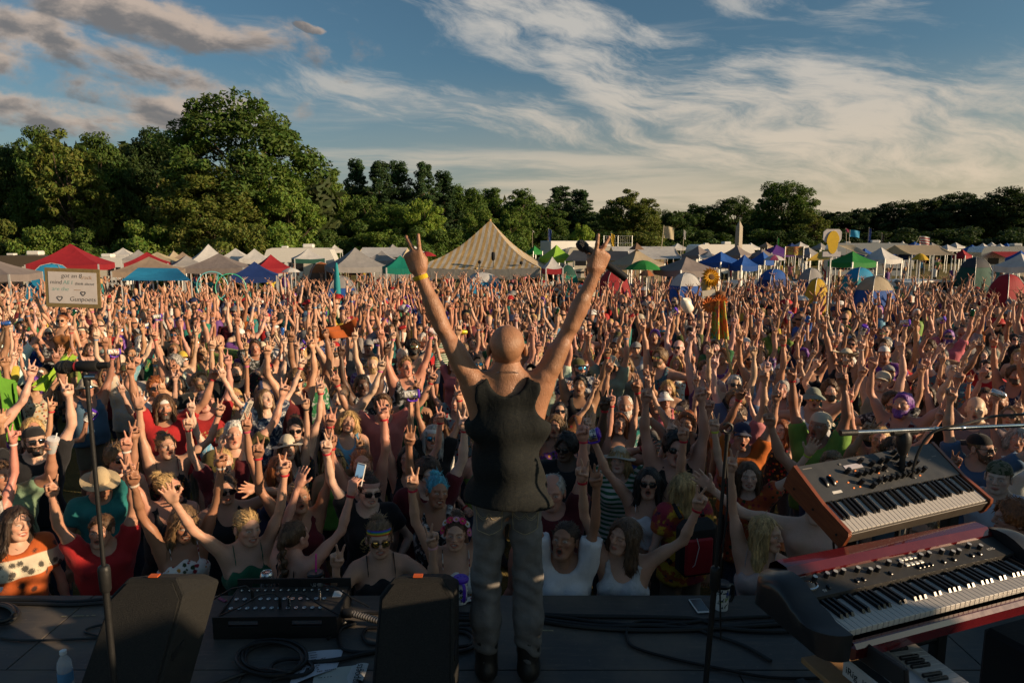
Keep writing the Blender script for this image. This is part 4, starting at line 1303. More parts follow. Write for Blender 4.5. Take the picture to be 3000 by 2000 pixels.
def surface_net(F, lo, h):
 S = F < 0
 n = np.array(F.shape)
 cnt = np.zeros(tuple(n - 1), dtype=np.int8)
 for dx in (0, 1):
  for dy in (0, 1):
   for dz in (0, 1):
    cnt += S[dx:n[0] - 1 + dx, dy:n[1] - 1 + dy, dz:n[2] - 1 + dz]
 act = (cnt > 0) & (cnt < 8)
 ci = np.argwhere(act)
 idx = np.full(tuple(n - 1), -1, dtype=np.int32)
 idx[act] = np.arange(len(ci))
 P = np.zeros((len(ci), 3)); W = np.zeros(len(ci))
 def corner(o): return F[ci[:, 0] + o[0], ci[:, 1] + o[1], ci[:, 2] + o[2]]
 for axis in range(3):
  oth = [i for i in range(3) if i != axis]
  for u in (0, 1):
   for v in (0, 1):
    o0 = [0, 0, 0]; o0[oth[0]] = u; o0[oth[1]] = v
    o1 = list(o0); o1[axis] = 1
    a, b = corner(o0), corner(o1)
    mk = (a < 0) != (b < 0)
    t = np.where(mk, a / np.where(mk, a - b, 1.0), 0)
    pos = np.tile(np.array(o0, float), (len(ci), 1))
    pos[:, axis] = t
    P += pos * mk[:, None]
    W += mk
 V = (ci + P / np.maximum(W, 1)[:, None]) * h + lo
 quads = []
 for axis in range(3):
  a = S.take(range(0, n[axis] - 1), axis); b = S.take(range(1, n[axis]), axis)
  e = np.argwhere(a != b)
  o1, o2 = [(1, 2), (2, 0), (0, 1)][axis]
  e = e[(e[:, o1] >= 1) & (e[:, o2] >= 1) & (e[:, o1] < n[o1] - 1) & (e[:, o2] < n[o2] - 1)]
  sgn = a[e[:, 0], e[:, 1], e[:, 2]]
  def cell(d1, d2):
   c = e.copy(); c[:, o1] -= d1; c[:, o2] -= d2
   return idx[c[:, 0], c[:, 1], c[:, 2]]
  q = np.stack([cell(1, 1), cell(0, 1), cell(0, 0), cell(1, 0)], 1)
  q[~sgn] = q[~sgn][:, ::-1]
  quads.append(q)
 Q = np.concatenate(quads)
 Q = Q[(Q >= 0).all(1)]
 return V, Q


def relax(V, Q, it=1, f=0.5):
 E = np.concatenate([Q[:, [0, 1]], Q[:, [1, 2]], Q[:, [2, 3]], Q[:, [3, 0]]])
 for _ in range(it):
  A = np.zeros_like(V); W = np.zeros(len(V))
  for a, b in ((0, 1), (1, 0)):
   for k in range(3):
    A[:, k] += np.bincount(E[:, a], V[E[:, b], k], len(V))
   W += np.bincount(E[:, a], minlength=len(V))
  V = V + f * (A / np.maximum(W, 1)[:, None] - V)
 return V


def keep_faces(V, Q, mask):
 """mask per vertex; keep faces whose corners are all kept"""
 Q = Q[mask[Q].all(1)]
 used = np.unique(Q)
 re = np.full(len(V), -1); re[used] = np.arange(len(used))
 return V[used], re[Q], used


def xf(V, M):
 M = np.array(M)
 return V @ M[:3, :3].T + M[:3, 3]


# ---- head: origin between the ears, looking to -Y, 0.235 m tall
_heads = {}
def head_template(face, h, fem, ears=True):
 key = (face, h, fem, ears)
 if key in _heads: return _heads[key]
 f = Field((-.11, -.145, -.20), (.11, .125, .135), h)
 jw = 0.050 if fem else 0.057
 f.ell((0, .016, .036), (.076, .094, .083), 0)
 f.ell((0, -.020, .000), (.066, .072, .085), .02)
 drop = 0.014 if face in ('shout', 'sing') else 0.0
 f.ell((0, -.036, -.050 - drop * .5), (jw, .052, .060 + drop * .5), .025)
 f.cone((-.014, -.074, -.097 - drop), (.014, -.074, -.097 - drop), .017, .017, .025)
 for s in (-1, 1):
  f.cone((s * .040, .0, -.035), (s * .030, -.055, -.085 - drop), .026, .018, .025)
  f.ell((s * .043, -.060, -.018), (.021, .020, .016), .02)                      # cheek
  f.cone((s * .010, -.090, .026), (s * .043, -.074, .026), .010, .009, .014)    # brow
  if ears:
   f.ell((s * .083, .012, -.006), (.011, .022, .034), .006)
   f.ell((s * .092, .002, -.004), (.007, .012, .019), .005, 'sub')
 f.cone((0, -.096, .020), (0, -.113, -.022), .009, .0125, .010)
 for s in (-1, 1):
  f.ell((s * .0125, -.102, -.026), (.0085, .010, .008), .006)
  f.ell((s * .032, -.102, .004), (.017, .014, .013), .010, 'sub')              # eye socket
  f.ell((s * .031, -.0785, .003), (.0145, .013, .0125), .003)                   # eyeball
 mz = -.058
 op = {'shout': .019, 'sing': .010, 'smile': .005}.get(face, 0.0)
 mw = {'shout': .019, 'sing': .020, 'smile': .027}.get(face, .021)
 up = .006 if face == 'smile' else 0
 for s in (-1, 1):
  f.cone((0, -.0985, mz + .004 + op * .3), (s * mw, -.086, mz + up + op * .1), .0068, .0045, .006)
  f.cone((0, -.0965, mz - .007 - op), (s * mw, -.085, mz + up - op * .4), .0078, .0045, .006)
 if op:
  f.ell((0, -.098, mz - .002 - op * .35 + up * .3), (mw * .92, .022, op * .85 + .003), .003, 'sub')
 f.cone((0, .022, -.05), (0, .034, -.20), .049, .052, .03, sy=.95)
 V, Q = f.net()
 V = relax(V, Q, 1, .25)
 m = V[:, 2] > -.185
 V, Q, _ = keep_faces(V, Q, m)
 # paint: r lips, g white of the eye / teeth, b dark (iris, brow, mouth), a blush
 x, y, z = V[:, 0], V[:, 1], V[:, 2]
 ax = np.abs(x)
 front = y < -.045
 ez, ex = .003, .031
 eye = np.exp(-np.maximum(0, np.sqrt(((ax - ex) / .0145) ** 2 + ((z - ez) / .0068) ** 2) - .8) ** 2 * 12) * front
 iris = np.clip(1.6 - np.sqrt((ax - ex) ** 2 + (z - ez) ** 2) / .0045, 0, 1) * front
 lash = np.clip(1 - np.abs(z - ez - .0085 + 12 * (ax - ex) ** 2) / .004, 0, 1) * (np.abs(ax - ex) < .017) * front
 if face in ('shut',):
  eye = eye * 0; iris = iris * 0
  lash = np.clip(1 - np.abs(z - ez + .003) / .004, 0, 1) * (np.abs(ax - ex) < .015) * front
 brow = np.clip(1.3 - np.abs(z - (.0245 - 7 * (ax - .026) ** 2)) / .0045, 0, 1) * (ax > .012) * (ax < .050) * front
 lipd = np.sqrt((x / (mw + .005)) ** 2 + ((z - (mz - .002 - op * .35)) / (.0125 + op)) ** 2)
 lips = np.clip((1.05 - lipd) * 5, 0, 1) * (y < -.08)
 ind = np.sqrt((x / (mw * .93)) ** 2 + ((z - (mz - .002 - op * .35)) / (.0015 + op * .9)) ** 2)
 inner = np.clip((1.0 - ind) * 4, 0, 1) * front if op else np.clip(1 - np.abs(z - mz + .001) / .003, 0, 1) * (ax < mw) * (y < -.08) * .6
 teeth = inner * np.clip((z - (mz - .001 + op * .05)) / .003, 0, 1) * (op > 0) * np.clip(1.2 - (ax / mw) ** 2, 0, 1)
 if face == 'smile': teeth = inner
 white = np.clip(eye * .75 + teeth * .85, 0, 1)
 dark = np.clip(np.maximum.reduce([iris * eye * .95, lash * .75, brow * .62, (inner - teeth) * .9]), 0, 1)
 blush = np.clip(1 - np.sqrt(((ax - .045) / .03) ** 2 + ((z + .022) / .028) ** 2), 0, 1) * front + np.clip(1 - np.sqrt((x / .02) ** 2 + ((z + .02) / .02) ** 2), 0, 1) * (y < -.1)
 P = np.stack([lips, white, dark, np.clip(blush, 0, 1)], 1)
 _heads[key] = (V, Q, P)
 return _heads[key]


# ---- hand: wrist at the origin, fingers to +Z, palm to -Y, thumb to +X
_hands = {}
def hand_template(kind, h):
 key = (kind, h)
 if key in _hands: return _hands[key]
 f = Field((-.11, -.13, -.05), (.11, .06, .24), h)
 f.cone((0, 0, -.04), (0, 0, .02), .0265, .027, 0, sy=.78)
 # palm
 f.cone((-.024, 0, .03), (-.031, .0, .088), .0155, .0135, .018)
 f.cone((-.008, 0, .03), (-.010, .002, .094), .016, .0135, .018)
 f.cone((.008, 0, .03), (.011, .002, .094), .016, .0135, .018)
 f.cone((.021, -.004, .03), (.031, .0, .088), .0165, .0135, .018)
 f.cone((.018, -.010, .025), (.034, -.016, .055), .017, .014, .018)
 kx = {'p': -.031, 'r': -.010, 'm': .011, 'i': .031}
 L = {'p': .060, 'r': .074, 'm': .080, 'i': .073}
 rad = {'p': .0078, 'r': .0088, 'm': .0092, 'i': .0088}
 def straight(fg, side, fwd=0.0):
  d = np.array([math.sin(side), -math.sin(fwd), math.cos(side) * math.cos(fwd)])
  a = np.array([kx[fg], 0.001, .088])
  m = a + d * L[fg] * .52
  d2 = d + np.array([0, -.10, 0]); d2 /= np.linalg.norm(d2)
  e = m + d2 * L[fg] * .50
  f.cone(a, m, rad[fg] * 1.12, rad[fg], .006)
  f.cone(m, e, rad[fg], rad[fg] * .86, .004)
 def curled(fg):
  a = np.array([kx[fg], 0, .088])
  m = a + np.array([0, -.038, .010])
  e = m + np.array([0, -.002, -.030])
  g = e + np.array([0, .020, -.006])
  f.cone(a, m, rad[fg] * 1.15, rad[fg] * 1.05, .006)
  f.cone(m, e, rad[fg] * 1.05, rad[fg], .004)
  f.cone(e, g, rad[fg], rad[fg] * .9, .004)
 def grip(fg):
  a = np.array([kx[fg], 0, .088])
  m = a + np.array([0, -.040, .026])
  e = m + np.array([-.0, -.038, -.010])
  f.cone(a, m, rad[fg] * 1.12, rad[fg], .006)
  f.cone(m, e, rad[fg], rad[fg] * .85, .004)
 if kind == 'v':
  straight('i', .24); straight('m', -.20)
  curled('r'); curled('p')
  f.cone((.036, -.016, .050), (.022, -.046, .074), .0115, .0105, .008)
  f.cone((.022, -.046, .074), (-.006, -.050, .080), .0105, .009, .004)
 elif kind == 'open':
  for fg, a in (('p', -.30), ('r', -.11), ('m', .03), ('i', .20)): straight(fg, a, .10)
  f.cone((.034, -.014, .045), (.066, -.020, .072), .0118, .0105, .008)
  f.cone((.066, -.020, .072), (.080, -.022, .098), .0105, .009, .004)
 elif kind == 'three':
  for fg, a in (('r', -.16), ('m', .02), ('i', .20)): straight(fg, a, .04)
  curled('p')
  f.cone((.036, -.016, .050), (.010, -.040, .066), .0115, .0105, .008)
  f.cone((.010, -.040, .066), (-.022, -.046, .076), .0105, .009, .004)
 elif kind == 'horn':
  straight('i', .14); straight('p', -.22); curled('m'); curled('r')
  f.cone((.036, -.016, .050), (.020, -.046, .074), .0115, .0105, .008)
  f.cone((.020, -.046, .074), (-.004, -.050, .080), .0105, .009, .004)
 elif kind == 'point':
  straight('i', .05); curled('m'); curled('r'); curled('p')
  f.cone((.036, -.016, .050), (.022, -.046, .074), .0115, .0105, .008)
 elif kind == 'fist':
  for fg in 'imrp': curled(fg)
  f.cone((.036, -.016, .050), (.026, -.048, .066), .0115, .0105, .008)
  f.cone((.026, -.048, .066), (.000, -.052, .068), .0105, .009, .004)
 elif kind == 'vgrip':      # two fingers up, the others round a handle
  straight('i', .22); straight('m', -.22); grip('r'); curled('p')
  f.cone((.036, -.016, .050), (.030, -.050, .070), .0115, .0105, .008)
  f.cone((.030, -.050, .070), (.006, -.064, .082), .0105, .009, .004)
 else:                      # 'grip' round a cup
  for fg in 'imrp': grip(fg)
  f.cone((.036, -.016, .045), (.044, -.052, .070), .0115, .0105, .008)
  f.cone((.044, -.052, .070), (.020, -.084, .080), .0105, .009, .004)
 V, Q = f.net()
 V, Q, _ = keep_faces(V, Q, V[:, 2] > -.038)
 _hands[key] = (V, Q)
 return _hands[key]


_legs = {}
def leg_template(Lg, put, fem, g):
 if (fem, g) not in _legs:
  f = Field((-.24, -.22, -.02), (.24, .16, .90), .045)
  for p in Lg: put(f, p)
  V, Q = f.net()
  V = relax(V, Q, 1, .3)
  _legs[(fem, g)] = (V, Q)
 return _legs[(fem, g)]


def nrm(v):
 v = np.array(v, float)
 return v / np.linalg.norm(v)

def frame(zdir, ydir):
 """3x3 with z along zdir and y as near as possible to ydir"""
 z = nrm(zdir)
 x = np.cross(ydir, z); x = nrm(x)
 y = np.cross(z, x)
 return np.stack([x, y, z], 1)


# arm presets: (upper-arm direction, forearm direction, hand), for the arm on +X; mirrored for the other
ARM = {
 'up':    ((.36, -.10, .93), (.10, -.14, .985)),
 'wide':  ((.68, -.14, .72), (.36, -.12, .92)),
 'high':  ((.20, -.05, .98), (.02, -.10, .995)),
 'bent':  ((.75, -.25, -.10), (.12, -.38, .92)),
 'fwd':   ((.35, -.60, .55), (.05, -.40, .90)),
 'cross': ((.30, -.25, .90), (-.30, -.22, .93)),
 'face':  ((.42, -.40, -.80), (-.22, -.50, .84)),
 'brow':  ((.72, -.45, .30), (-.80, -.45, .42)),
 'down':  ((.26, .02, -.96), (.08, -.12, -.98)),
 'hip':   ((.50, .20, -.84), (-.45, -.55, -.55)),
 'phone': ((.40, -.62, .10), (-.10, -.55, .82)),
 'out':   ((.93, -.20, .22), (.80, -.20, .55)),
}

def rot_noise(v, rng, a):
 v = nrm(v)
 return nrm(v + rng.normal(0, a, 3))


def build_body(arms, build='f', face='sing', head_rot=(12, 0, 0), h=.02, hh=.0085, hd=.009, jitter=0.0, seed=0, palm=None, lean=0.0, girth=1.0, ears=True, arm_k=1.0, muscle=False, sw=None):
 """one standing body 1.70 m tall facing -Y.  arms: {+1:(preset or dirs, hand kind), -1: ...}.
 returns dict with body arrays, garment arrays and frames"""
 rng = np.random.default_rng(seed)
 fem = build == 'f'
 g = girth
 if sw is None: sw = .150 if fem else .178
 prim_t, prim_a = [], []
 # torso primitives: ('c', a, b, ra, rb, k, sy) / ('e', c, r, k)
 T = []
 hipw = .066 if fem else .058
 T.append(('c', (-hipw, .012, .925), (hipw, .012, .925), .106 * g, .106 * g, .03, .92))
 T.append(('e', (0, .0, 1.07), (.122 * g if fem else .142 * g, .098 * g, .15), .06))
 T.append(('e', (0, .004, 1.255), (.146 * g if fem else .168 * g, .108 * g, .185), .06))
 T.append(('c', (-sw + .05, .016, 1.375), (sw - .05, .016, 1.375), .066 * g, .066 * g, .05, .95))
 if g > 1.1: T.append(('e', (0, -.035, 1.06), (.15 * g, .115 * g, .14), .05))
 if fem:
  for s in (-1, 1): T.append(('e', (s * .072, -.082, 1.265), (.068 * g, .060 * g, .066), .03))
 else:
  for s in (-1, 1): T.append(('e', (s * .08, -.062, 1.315), (.085, .052, .062), .03))
 N = [('c', (0, .022, 1.40), (0, .008, 1.53), .054 if fem else .062, .047 if fem else .056, .03, 1.0)]
 A, joints = [], {}
 for s in (1, -1):
  pr, hand = arms[s]
  du, df = ARM[pr] if isinstance(pr, str) else pr
  du = nrm(np.array(du) * [s, 1, 1]); df = nrm(np.array(df) * [s, 1, 1])
  if jitter:
   du = rot_noise(du, rng, jitter); df = rot_noise(df, rng, jitter * .8)
  lift = max(0.0, du[2])
  sh = np.array([s * (sw + .012 - .022 * lift), .012, 1.385 + .055 * lift])
  el = sh + du * .285
  wr = el + df * .245
  m = (.92 if not fem else .77) * arm_k
  m *= (0.5 + 0.5 * g)
  N.append(('c', (s * .032, .026, 1.470), (sh[0] * .8, .02, sh[2] + .002), .031, .044 * m, .045, 1.0))      # trapezius
  A.append((s, 'delt', ('c', sh, sh + du * .10, .058 * m, .054 * m, .05, 1.0)))
  A.append((s, 'lat', ('c', (s * (sw - .052), .03, 1.25), sh - np.array([0, 0, .02]), .045, .048 * m, .05, 1.0)))
  A.append((s, 'up', ('c', sh + du * .06, el, .051 * m, .040 * m, .03, 1.0)))
  A.append((s, 'bi', ('e', sh + du * .15 + nrm(np.cross(np.cross(du, df) + 1e-6, du)) * .008, (.046 * m, .046 * m, .046 * m), .03)))
  if muscle:
   side = nrm(np.cross(du, df) + np.array([1e-6, 0, 0]))
   fl = nrm(np.cross(side, du))
   A.append((s, 'mus', ('c', sh + du * .02 + np.array([0, .014, .012]), sh + du * .105 + np.array([0, .006, .004]), .050, .036, .012, 1.0)))
   A.append((s, 'mus', ('c', sh + du * .09 + np.array([0, .026, -.014]), sh + du * .20 + np.array([0, .020, -.012]), .038, .030, .014, 1.0)))
   A.append((s, 'mus', ('c', sh + du * .13 - np.array([0, .016, -.004]), sh + du * .22 - np.array([0, .012, -.004]), .036, .030, .014, 1.0)))
   A.append((s, 'mus', ('c', el - du * .03 + np.array([0, .018, .010]), el + df * .11 + np.array([0, .012, .008]), .022, .030, .012, 1.0)))
   A.append((s, 'mus', ('e', el + np.array([0, .026, -.008]), (.020, .018, .020), .012)))
   A.append((s, 'mus', ('c', el + df * .02 - np.array([0, .012, .006]), el + df * .12 - np.array([0, .006, .004]), .032, .026, .012, 1.0)))
  mid = el + df * .075
  A.append((s, 'fo', ('c', el, mid, .041 * m, .0435 * m, .02, 1.0)))
  A.append((s, 'fo2', ('c', mid, wr, .0435 * m, .0265, .02, .95)))
  joints[s] = (sh, el, wr, du, df, hand)
 Lg = []
 for s in (-1, 1):
  Lg.append(('c', (s * .078, .012, .90), (s * .098, -.004, .50), .083 * g, .056, .04, 1.0))
  Lg.append(('c', (s * .098, -.004, .50), (s * .100, .022, .30), .054, .056, .03, 1.0))
  Lg.append(('c', (s * .100, .022, .30), (s * .100, .020, .07), .055, .036, .03, 1.0))
  Lg.append(('c', (s * .100, .035, .035), (s * .112, -.125, .022), .036, .026, .02, 1.0))
 pts = np.array([j[k] for j in joints.values() for k in range(3)])
 lo = np.minimum(pts.min(0) - .10, [-.30, -.26, -.02]); hi = np.maximum(pts.max(0) + .10, [.30, .24, 1.56])

 def put(f, p, grow=0.0):
  if p[0] == 'c': f.cone(p[1], p[2], p[3] + grow, p[4] + grow, p[5], p[6])
  else: f.ell(p[1], np.array(p[2]) + grow, p[3])
 f = Field((lo[0], lo[1], .80), hi, h)
 for p in T + N: put(f, p)
 for p in Lg: put(f, p)
 for s, n_, p in A: put(f, p)
 # navel / spine shaping
 f.cone((0, .135 * g, 1.0), (0, .142 * g, 1.36), .018, .018, .02, op='sub')
 V, Q = f.net()
 V = relax(V, Q, 1, .3)
 # open the wrists and neck top a little inside the hand/head templates
 mk = np.ones(len(V), bool)
 for s in (1, -1):
  sh, el, wr, du, df, hand = joints[s]
  mk &= ~(((V - wr) @ df) > .004) | (np.linalg.norm(V - wr, axis=1) > .09)
 mk &= V[:, 2] < 1.535
 # remember arms reaching above the neck plane
 arm_d = np.full(len(V), 9.0)
 for s in (1, -1):
  sh, el, wr, du, df, hand = joints[s]
  for a, b in ((sh, el), (el, wr)):
   ba = b - a
   t = np.clip(((V - a) @ ba) / (ba @ ba), 0, 1)
   arm_d = np.minimum(arm_d, np.linalg.norm(V - a - t[:, None] * ba, axis=1))
 mkw = np.ones(len(V), bool)
 for s in (1, -1):
  sh, el, wr, du, df, hand = joints[s]
  mkw &= ~((((V - wr) @ df) > .004) & (np.linalg.norm(V - wr, axis=1) < .09))
 mk = mkw & ((V[:, 2] < 1.535) | (arm_d < .075))
 V, Q, _ = keep_faces(V, Q, mk)
 V, Q, _ = keep_faces(V, Q, (V[:, 2] > .80 + h * 1.2) | (np.abs(V[:, 0]) > .26))
 allV, allQ, allP = [V], [Q], [np.zeros((len(V), 4))]
 n0 = len(V)
 lv, lq = leg_template(Lg, put, fem, round(g, 2))
 allV.append(lv); allQ.append(lq + n0); allP.append(np.zeros((len(lv), 4))); n0 += len(lv)
 # head
 hv, hq, hp = head_template(face, hh, fem, ears)
 rx, ry, rz = (R(a) for a in head_rot)
 # positive head_rot[0] lifts the chin (looking up)
 RM = Matrix.Rotation(rz, 3, 'Z') @ Matrix.Rotation(ry, 3, 'Y') @ Matrix.Rotation(-rx, 3, 'X')
 piv = np.array([0, .012, 1.51])
 hs = .94 if fem else .98
 HM = np.eye(4); HM[:3, :3] = (np.array(RM) * hs) @ np.diag(1 + rng.uniform(-.055, .055, 3))
 HM[:3, 3] = piv + np.array(RM) @ np.array([0, -.026, .075]) * hs
 allV.append(xf(hv, HM)); allQ.append(hq + n0); allP.append(hp); n0 += len(hv)
 HMs = {}
 for s in (1, -1):
  sh, el, wr, du, df, hand = joints[s]
  pd = np.array([0, 1.0, 0]) if palm is None or palm.get(s) is None else np.array(palm[s], float)
  wd = nrm(df + np.array([-s * .04, -.02, .10]))
  F3 = frame(wd, pd)
  hM = np.eye(4); sc_ = .93 if fem else 1.03
  M3 = F3.copy()
  # for the arm on +X (the person's left) seen with palm to -Y the thumb points to -X
  if s > 0: M3[:, 0] *= -1
  hM[:3, :3] = M3 * sc_; hM[:3, 3] = wr
  v2, q2 = hand_template(hand, hd)
  v2 = xf(v2, hM)
  if s > 0: q2 = q2[:, ::-1]
  allV.append(v2); allQ.append(q2 + n0); allP.append(np.zeros((len(v2), 4))); n0 += len(v2)
  F4 = np.eye(4); F4[:3, :3] = F3; F4[:3, 3] = wr
  HMs[s] = F4
 out = dict(V=np.concatenate(allV), Q=np.concatenate(allQ), P=np.concatenate(allP), head=HM, hand=HMs, joints=joints, T=T, N=N, A=A, Lg=Lg, g=g, fem=fem, lo=lo, hi=hi, put=put, sw=sw)
 return out


def garment(b, kind, h=.022, seed=0, loose=.012, fold=1.0):
 """closed cloth solid a little wider than the torso, cut at hem, neck, sleeves: tee, loose, tank, cami, crop"""
 rng = np.random.default_rng(seed)
 g = b['g']
 f = Field((-.42, -.30, .76), (.42, .30, 1.74), h)
 hem = {'tee': .86, 'tank': .87, 'cami': .90, 'crop': 1.10, 'loose': .83}[kind]
 for p in b['T']:
  b['put'](f, p, loose + .003)
 if hem < 1.0:
  b['put'](f, ('c', (-.062, .008, .86), (.062, .008, .86), .122 * g, .122 * g, .06, .98), loose)
  b['put'](f, ('c', (0, .004, 1.20), (0, .004, .95), .140 * g, .140 * g, .06, .78), loose * .6)
 for p in b['N'][1:]:
  b['put'](f, p, loose * .8)
 for s, n_, p in b['A']:
  if n_ in ('delt', 'lat'): b['put'](f, p, loose + .003)
 X, Y, Z = np.meshgrid(*f.ax, indexing='ij', sparse=True)
 # cut the deltoid stumps, then add proper sleeves
 sleeves = kind in ('tee', 'loose')
 for s in (1, -1):
  sh, el, wr, du, df, hand = b['joints'][s]
  if sleeves:
   q = Field(f.lo, f.lo + (f.n - 1.5) * h, h)
   q.cone(sh - du * .02, sh + du * .26, .062, .064 if kind == 'loose' else .056, 0)
   q.F = q.F - loose
   cl = .17 if kind == 'loose' else .135
   t = (X - sh[0]) * du[0] + (Y - sh[1]) * du[1] + (Z - sh[2]) * du[2]
   q.F = np.maximum(q.F, t - cl)
   k = .03
   hh_ = np.clip(.5 + .5 * (f.F - q.F) / k, 0, 1)
   f.F = f.F + (q.F - f.F) * hh_ - k * hh_ * (1 - hh_)
  else:
   w = {'tank': .052}.get(kind, .08)
   f.ell((s * (b['sw'] + .055), .012, 1.375), (w + .05, .16, .135), .008, 'sub')
   if sh[2] > 1.40: f.cone(sh + np.array([s * .01, 0, .03]), sh + du * .25 + np.array([0, 0, .05]), .085, .12, .008, op='sub')
 # folds
 ph = rng.uniform(0, 6.28, 6)
 amp = np.clip((1.34 - Z) * 4, .25, 1)
 f.F = f.F + fold * .0050 * amp * np.sin(24 * X + 9 * Z + ph[0] + 2 * np.sin(7 * Z + ph[1])) + fold * .0042 * np.sin(36 * Z + 15 * X * np.tanh(Y * 14) + ph[2] + 1.6 * np.sin(9 * X + ph[3]))
 f.F = np.maximum(f.F, hem + .012 * np.sin(11 * X + ph[4]) - Z)
 if sleeves:
  f.ell((0, -.020, 1.475), (.088, .105, .088), .006, 'sub')
  f.cone((0, .01, 1.46), (0, .01, 1.7), .085, .10, .006, op='sub')
 elif kind == 'tank':
  f.ell((0, -.105, 1.445), (.088, .110, .125), .006, 'sub')
  f.ell((0, .075, 1.475), (.088, .10, .095), .006, 'sub')
  f.cone((0, .01, 1.47), (0, .01, 1.7), .085, .10, .006, op='sub')
 else:
  f.F = np.maximum(f.F, Z - (1.335 + .018 * np.cos(X * 42) - .5 * np.clip(Y, 0, .15)))
  for s in (-1, 1):
   pts = [(s * .078, -.105, 1.31), (s * .084, -.085, 1.40), (s * .088, .0, 1.475), (s * .078, .085, 1.40), (s * .066, .115, 1.26)]
   for a_, c_ in zip(pts[:-1], pts[1:]): f.cone(a_, c_, .0105, .0105, .004)
 V, Q = f.net()
 V = relax(V, Q, 1, .3)
 return V, Q


def lower(b, kind, h=.022, seed=0, crease=0.0):
 """jeans, shorts or skirt"""
 f = Field((-.34, -.30, -.02), (.34, .30, 1.10), h)
 gr = .011
 b['put'](f, b['T'][0], .006); b['put'](f, ('e', (0, .0, 1.05), (.122 * b['g'], .096 * b['g'], .10), .05), .004)
 for p in b['Lg']:
  b['put'](f, p, gr + ((.012 if not crease else .003) if p[1][2] < .6 else -.003))
 if kind == 'skirt':
  f.cone((0, .01, .92), (0, .01, .55), .15, .20, .05, sy=.85)
 X, Y, Z = np.meshgrid(*f.ax, indexing='ij', sparse=True)
 f.F = f.F + .0022 * np.sin(34 * Z + 22 * X + 3 * np.sin(13 * X)) + .0015 * np.sin(27 * Z - 18 * Y)
 if crease:
  lowz = np.exp(-((Z - .12) / .10) ** 2) * 1.5 + np.exp(-((Z - .48) / .10) ** 2) * 1.0 + np.exp(-((Z - .80) / .07) ** 2) * .8 + .2
  lowz = lowz * np.clip((.90 - Z) * 9, 0, 1)
  f.F = f.F + crease * lowz * np.sin(95 * Z + 34 * np.abs(X) * np.tanh(Y * 20) + 2.5 * np.sin(30 * X + 12 * Y)) + crease * .8 * np.clip((.90 - Z) * 9, 0, 1) * np.sin(18 * Z + 60 * X + 3 * np.sin(9 * Z))
 V, Q = f.net()
 V = relax(V, Q, 1, .3)
 lo = {'jeans': .07, 'shorts': .56, 'skirt': .54}[kind]
 m = (V[:, 2] < .965) & (V[:, 2] > lo)
 V, Q, _ = keep_faces(V, Q, m)
 return V, Q


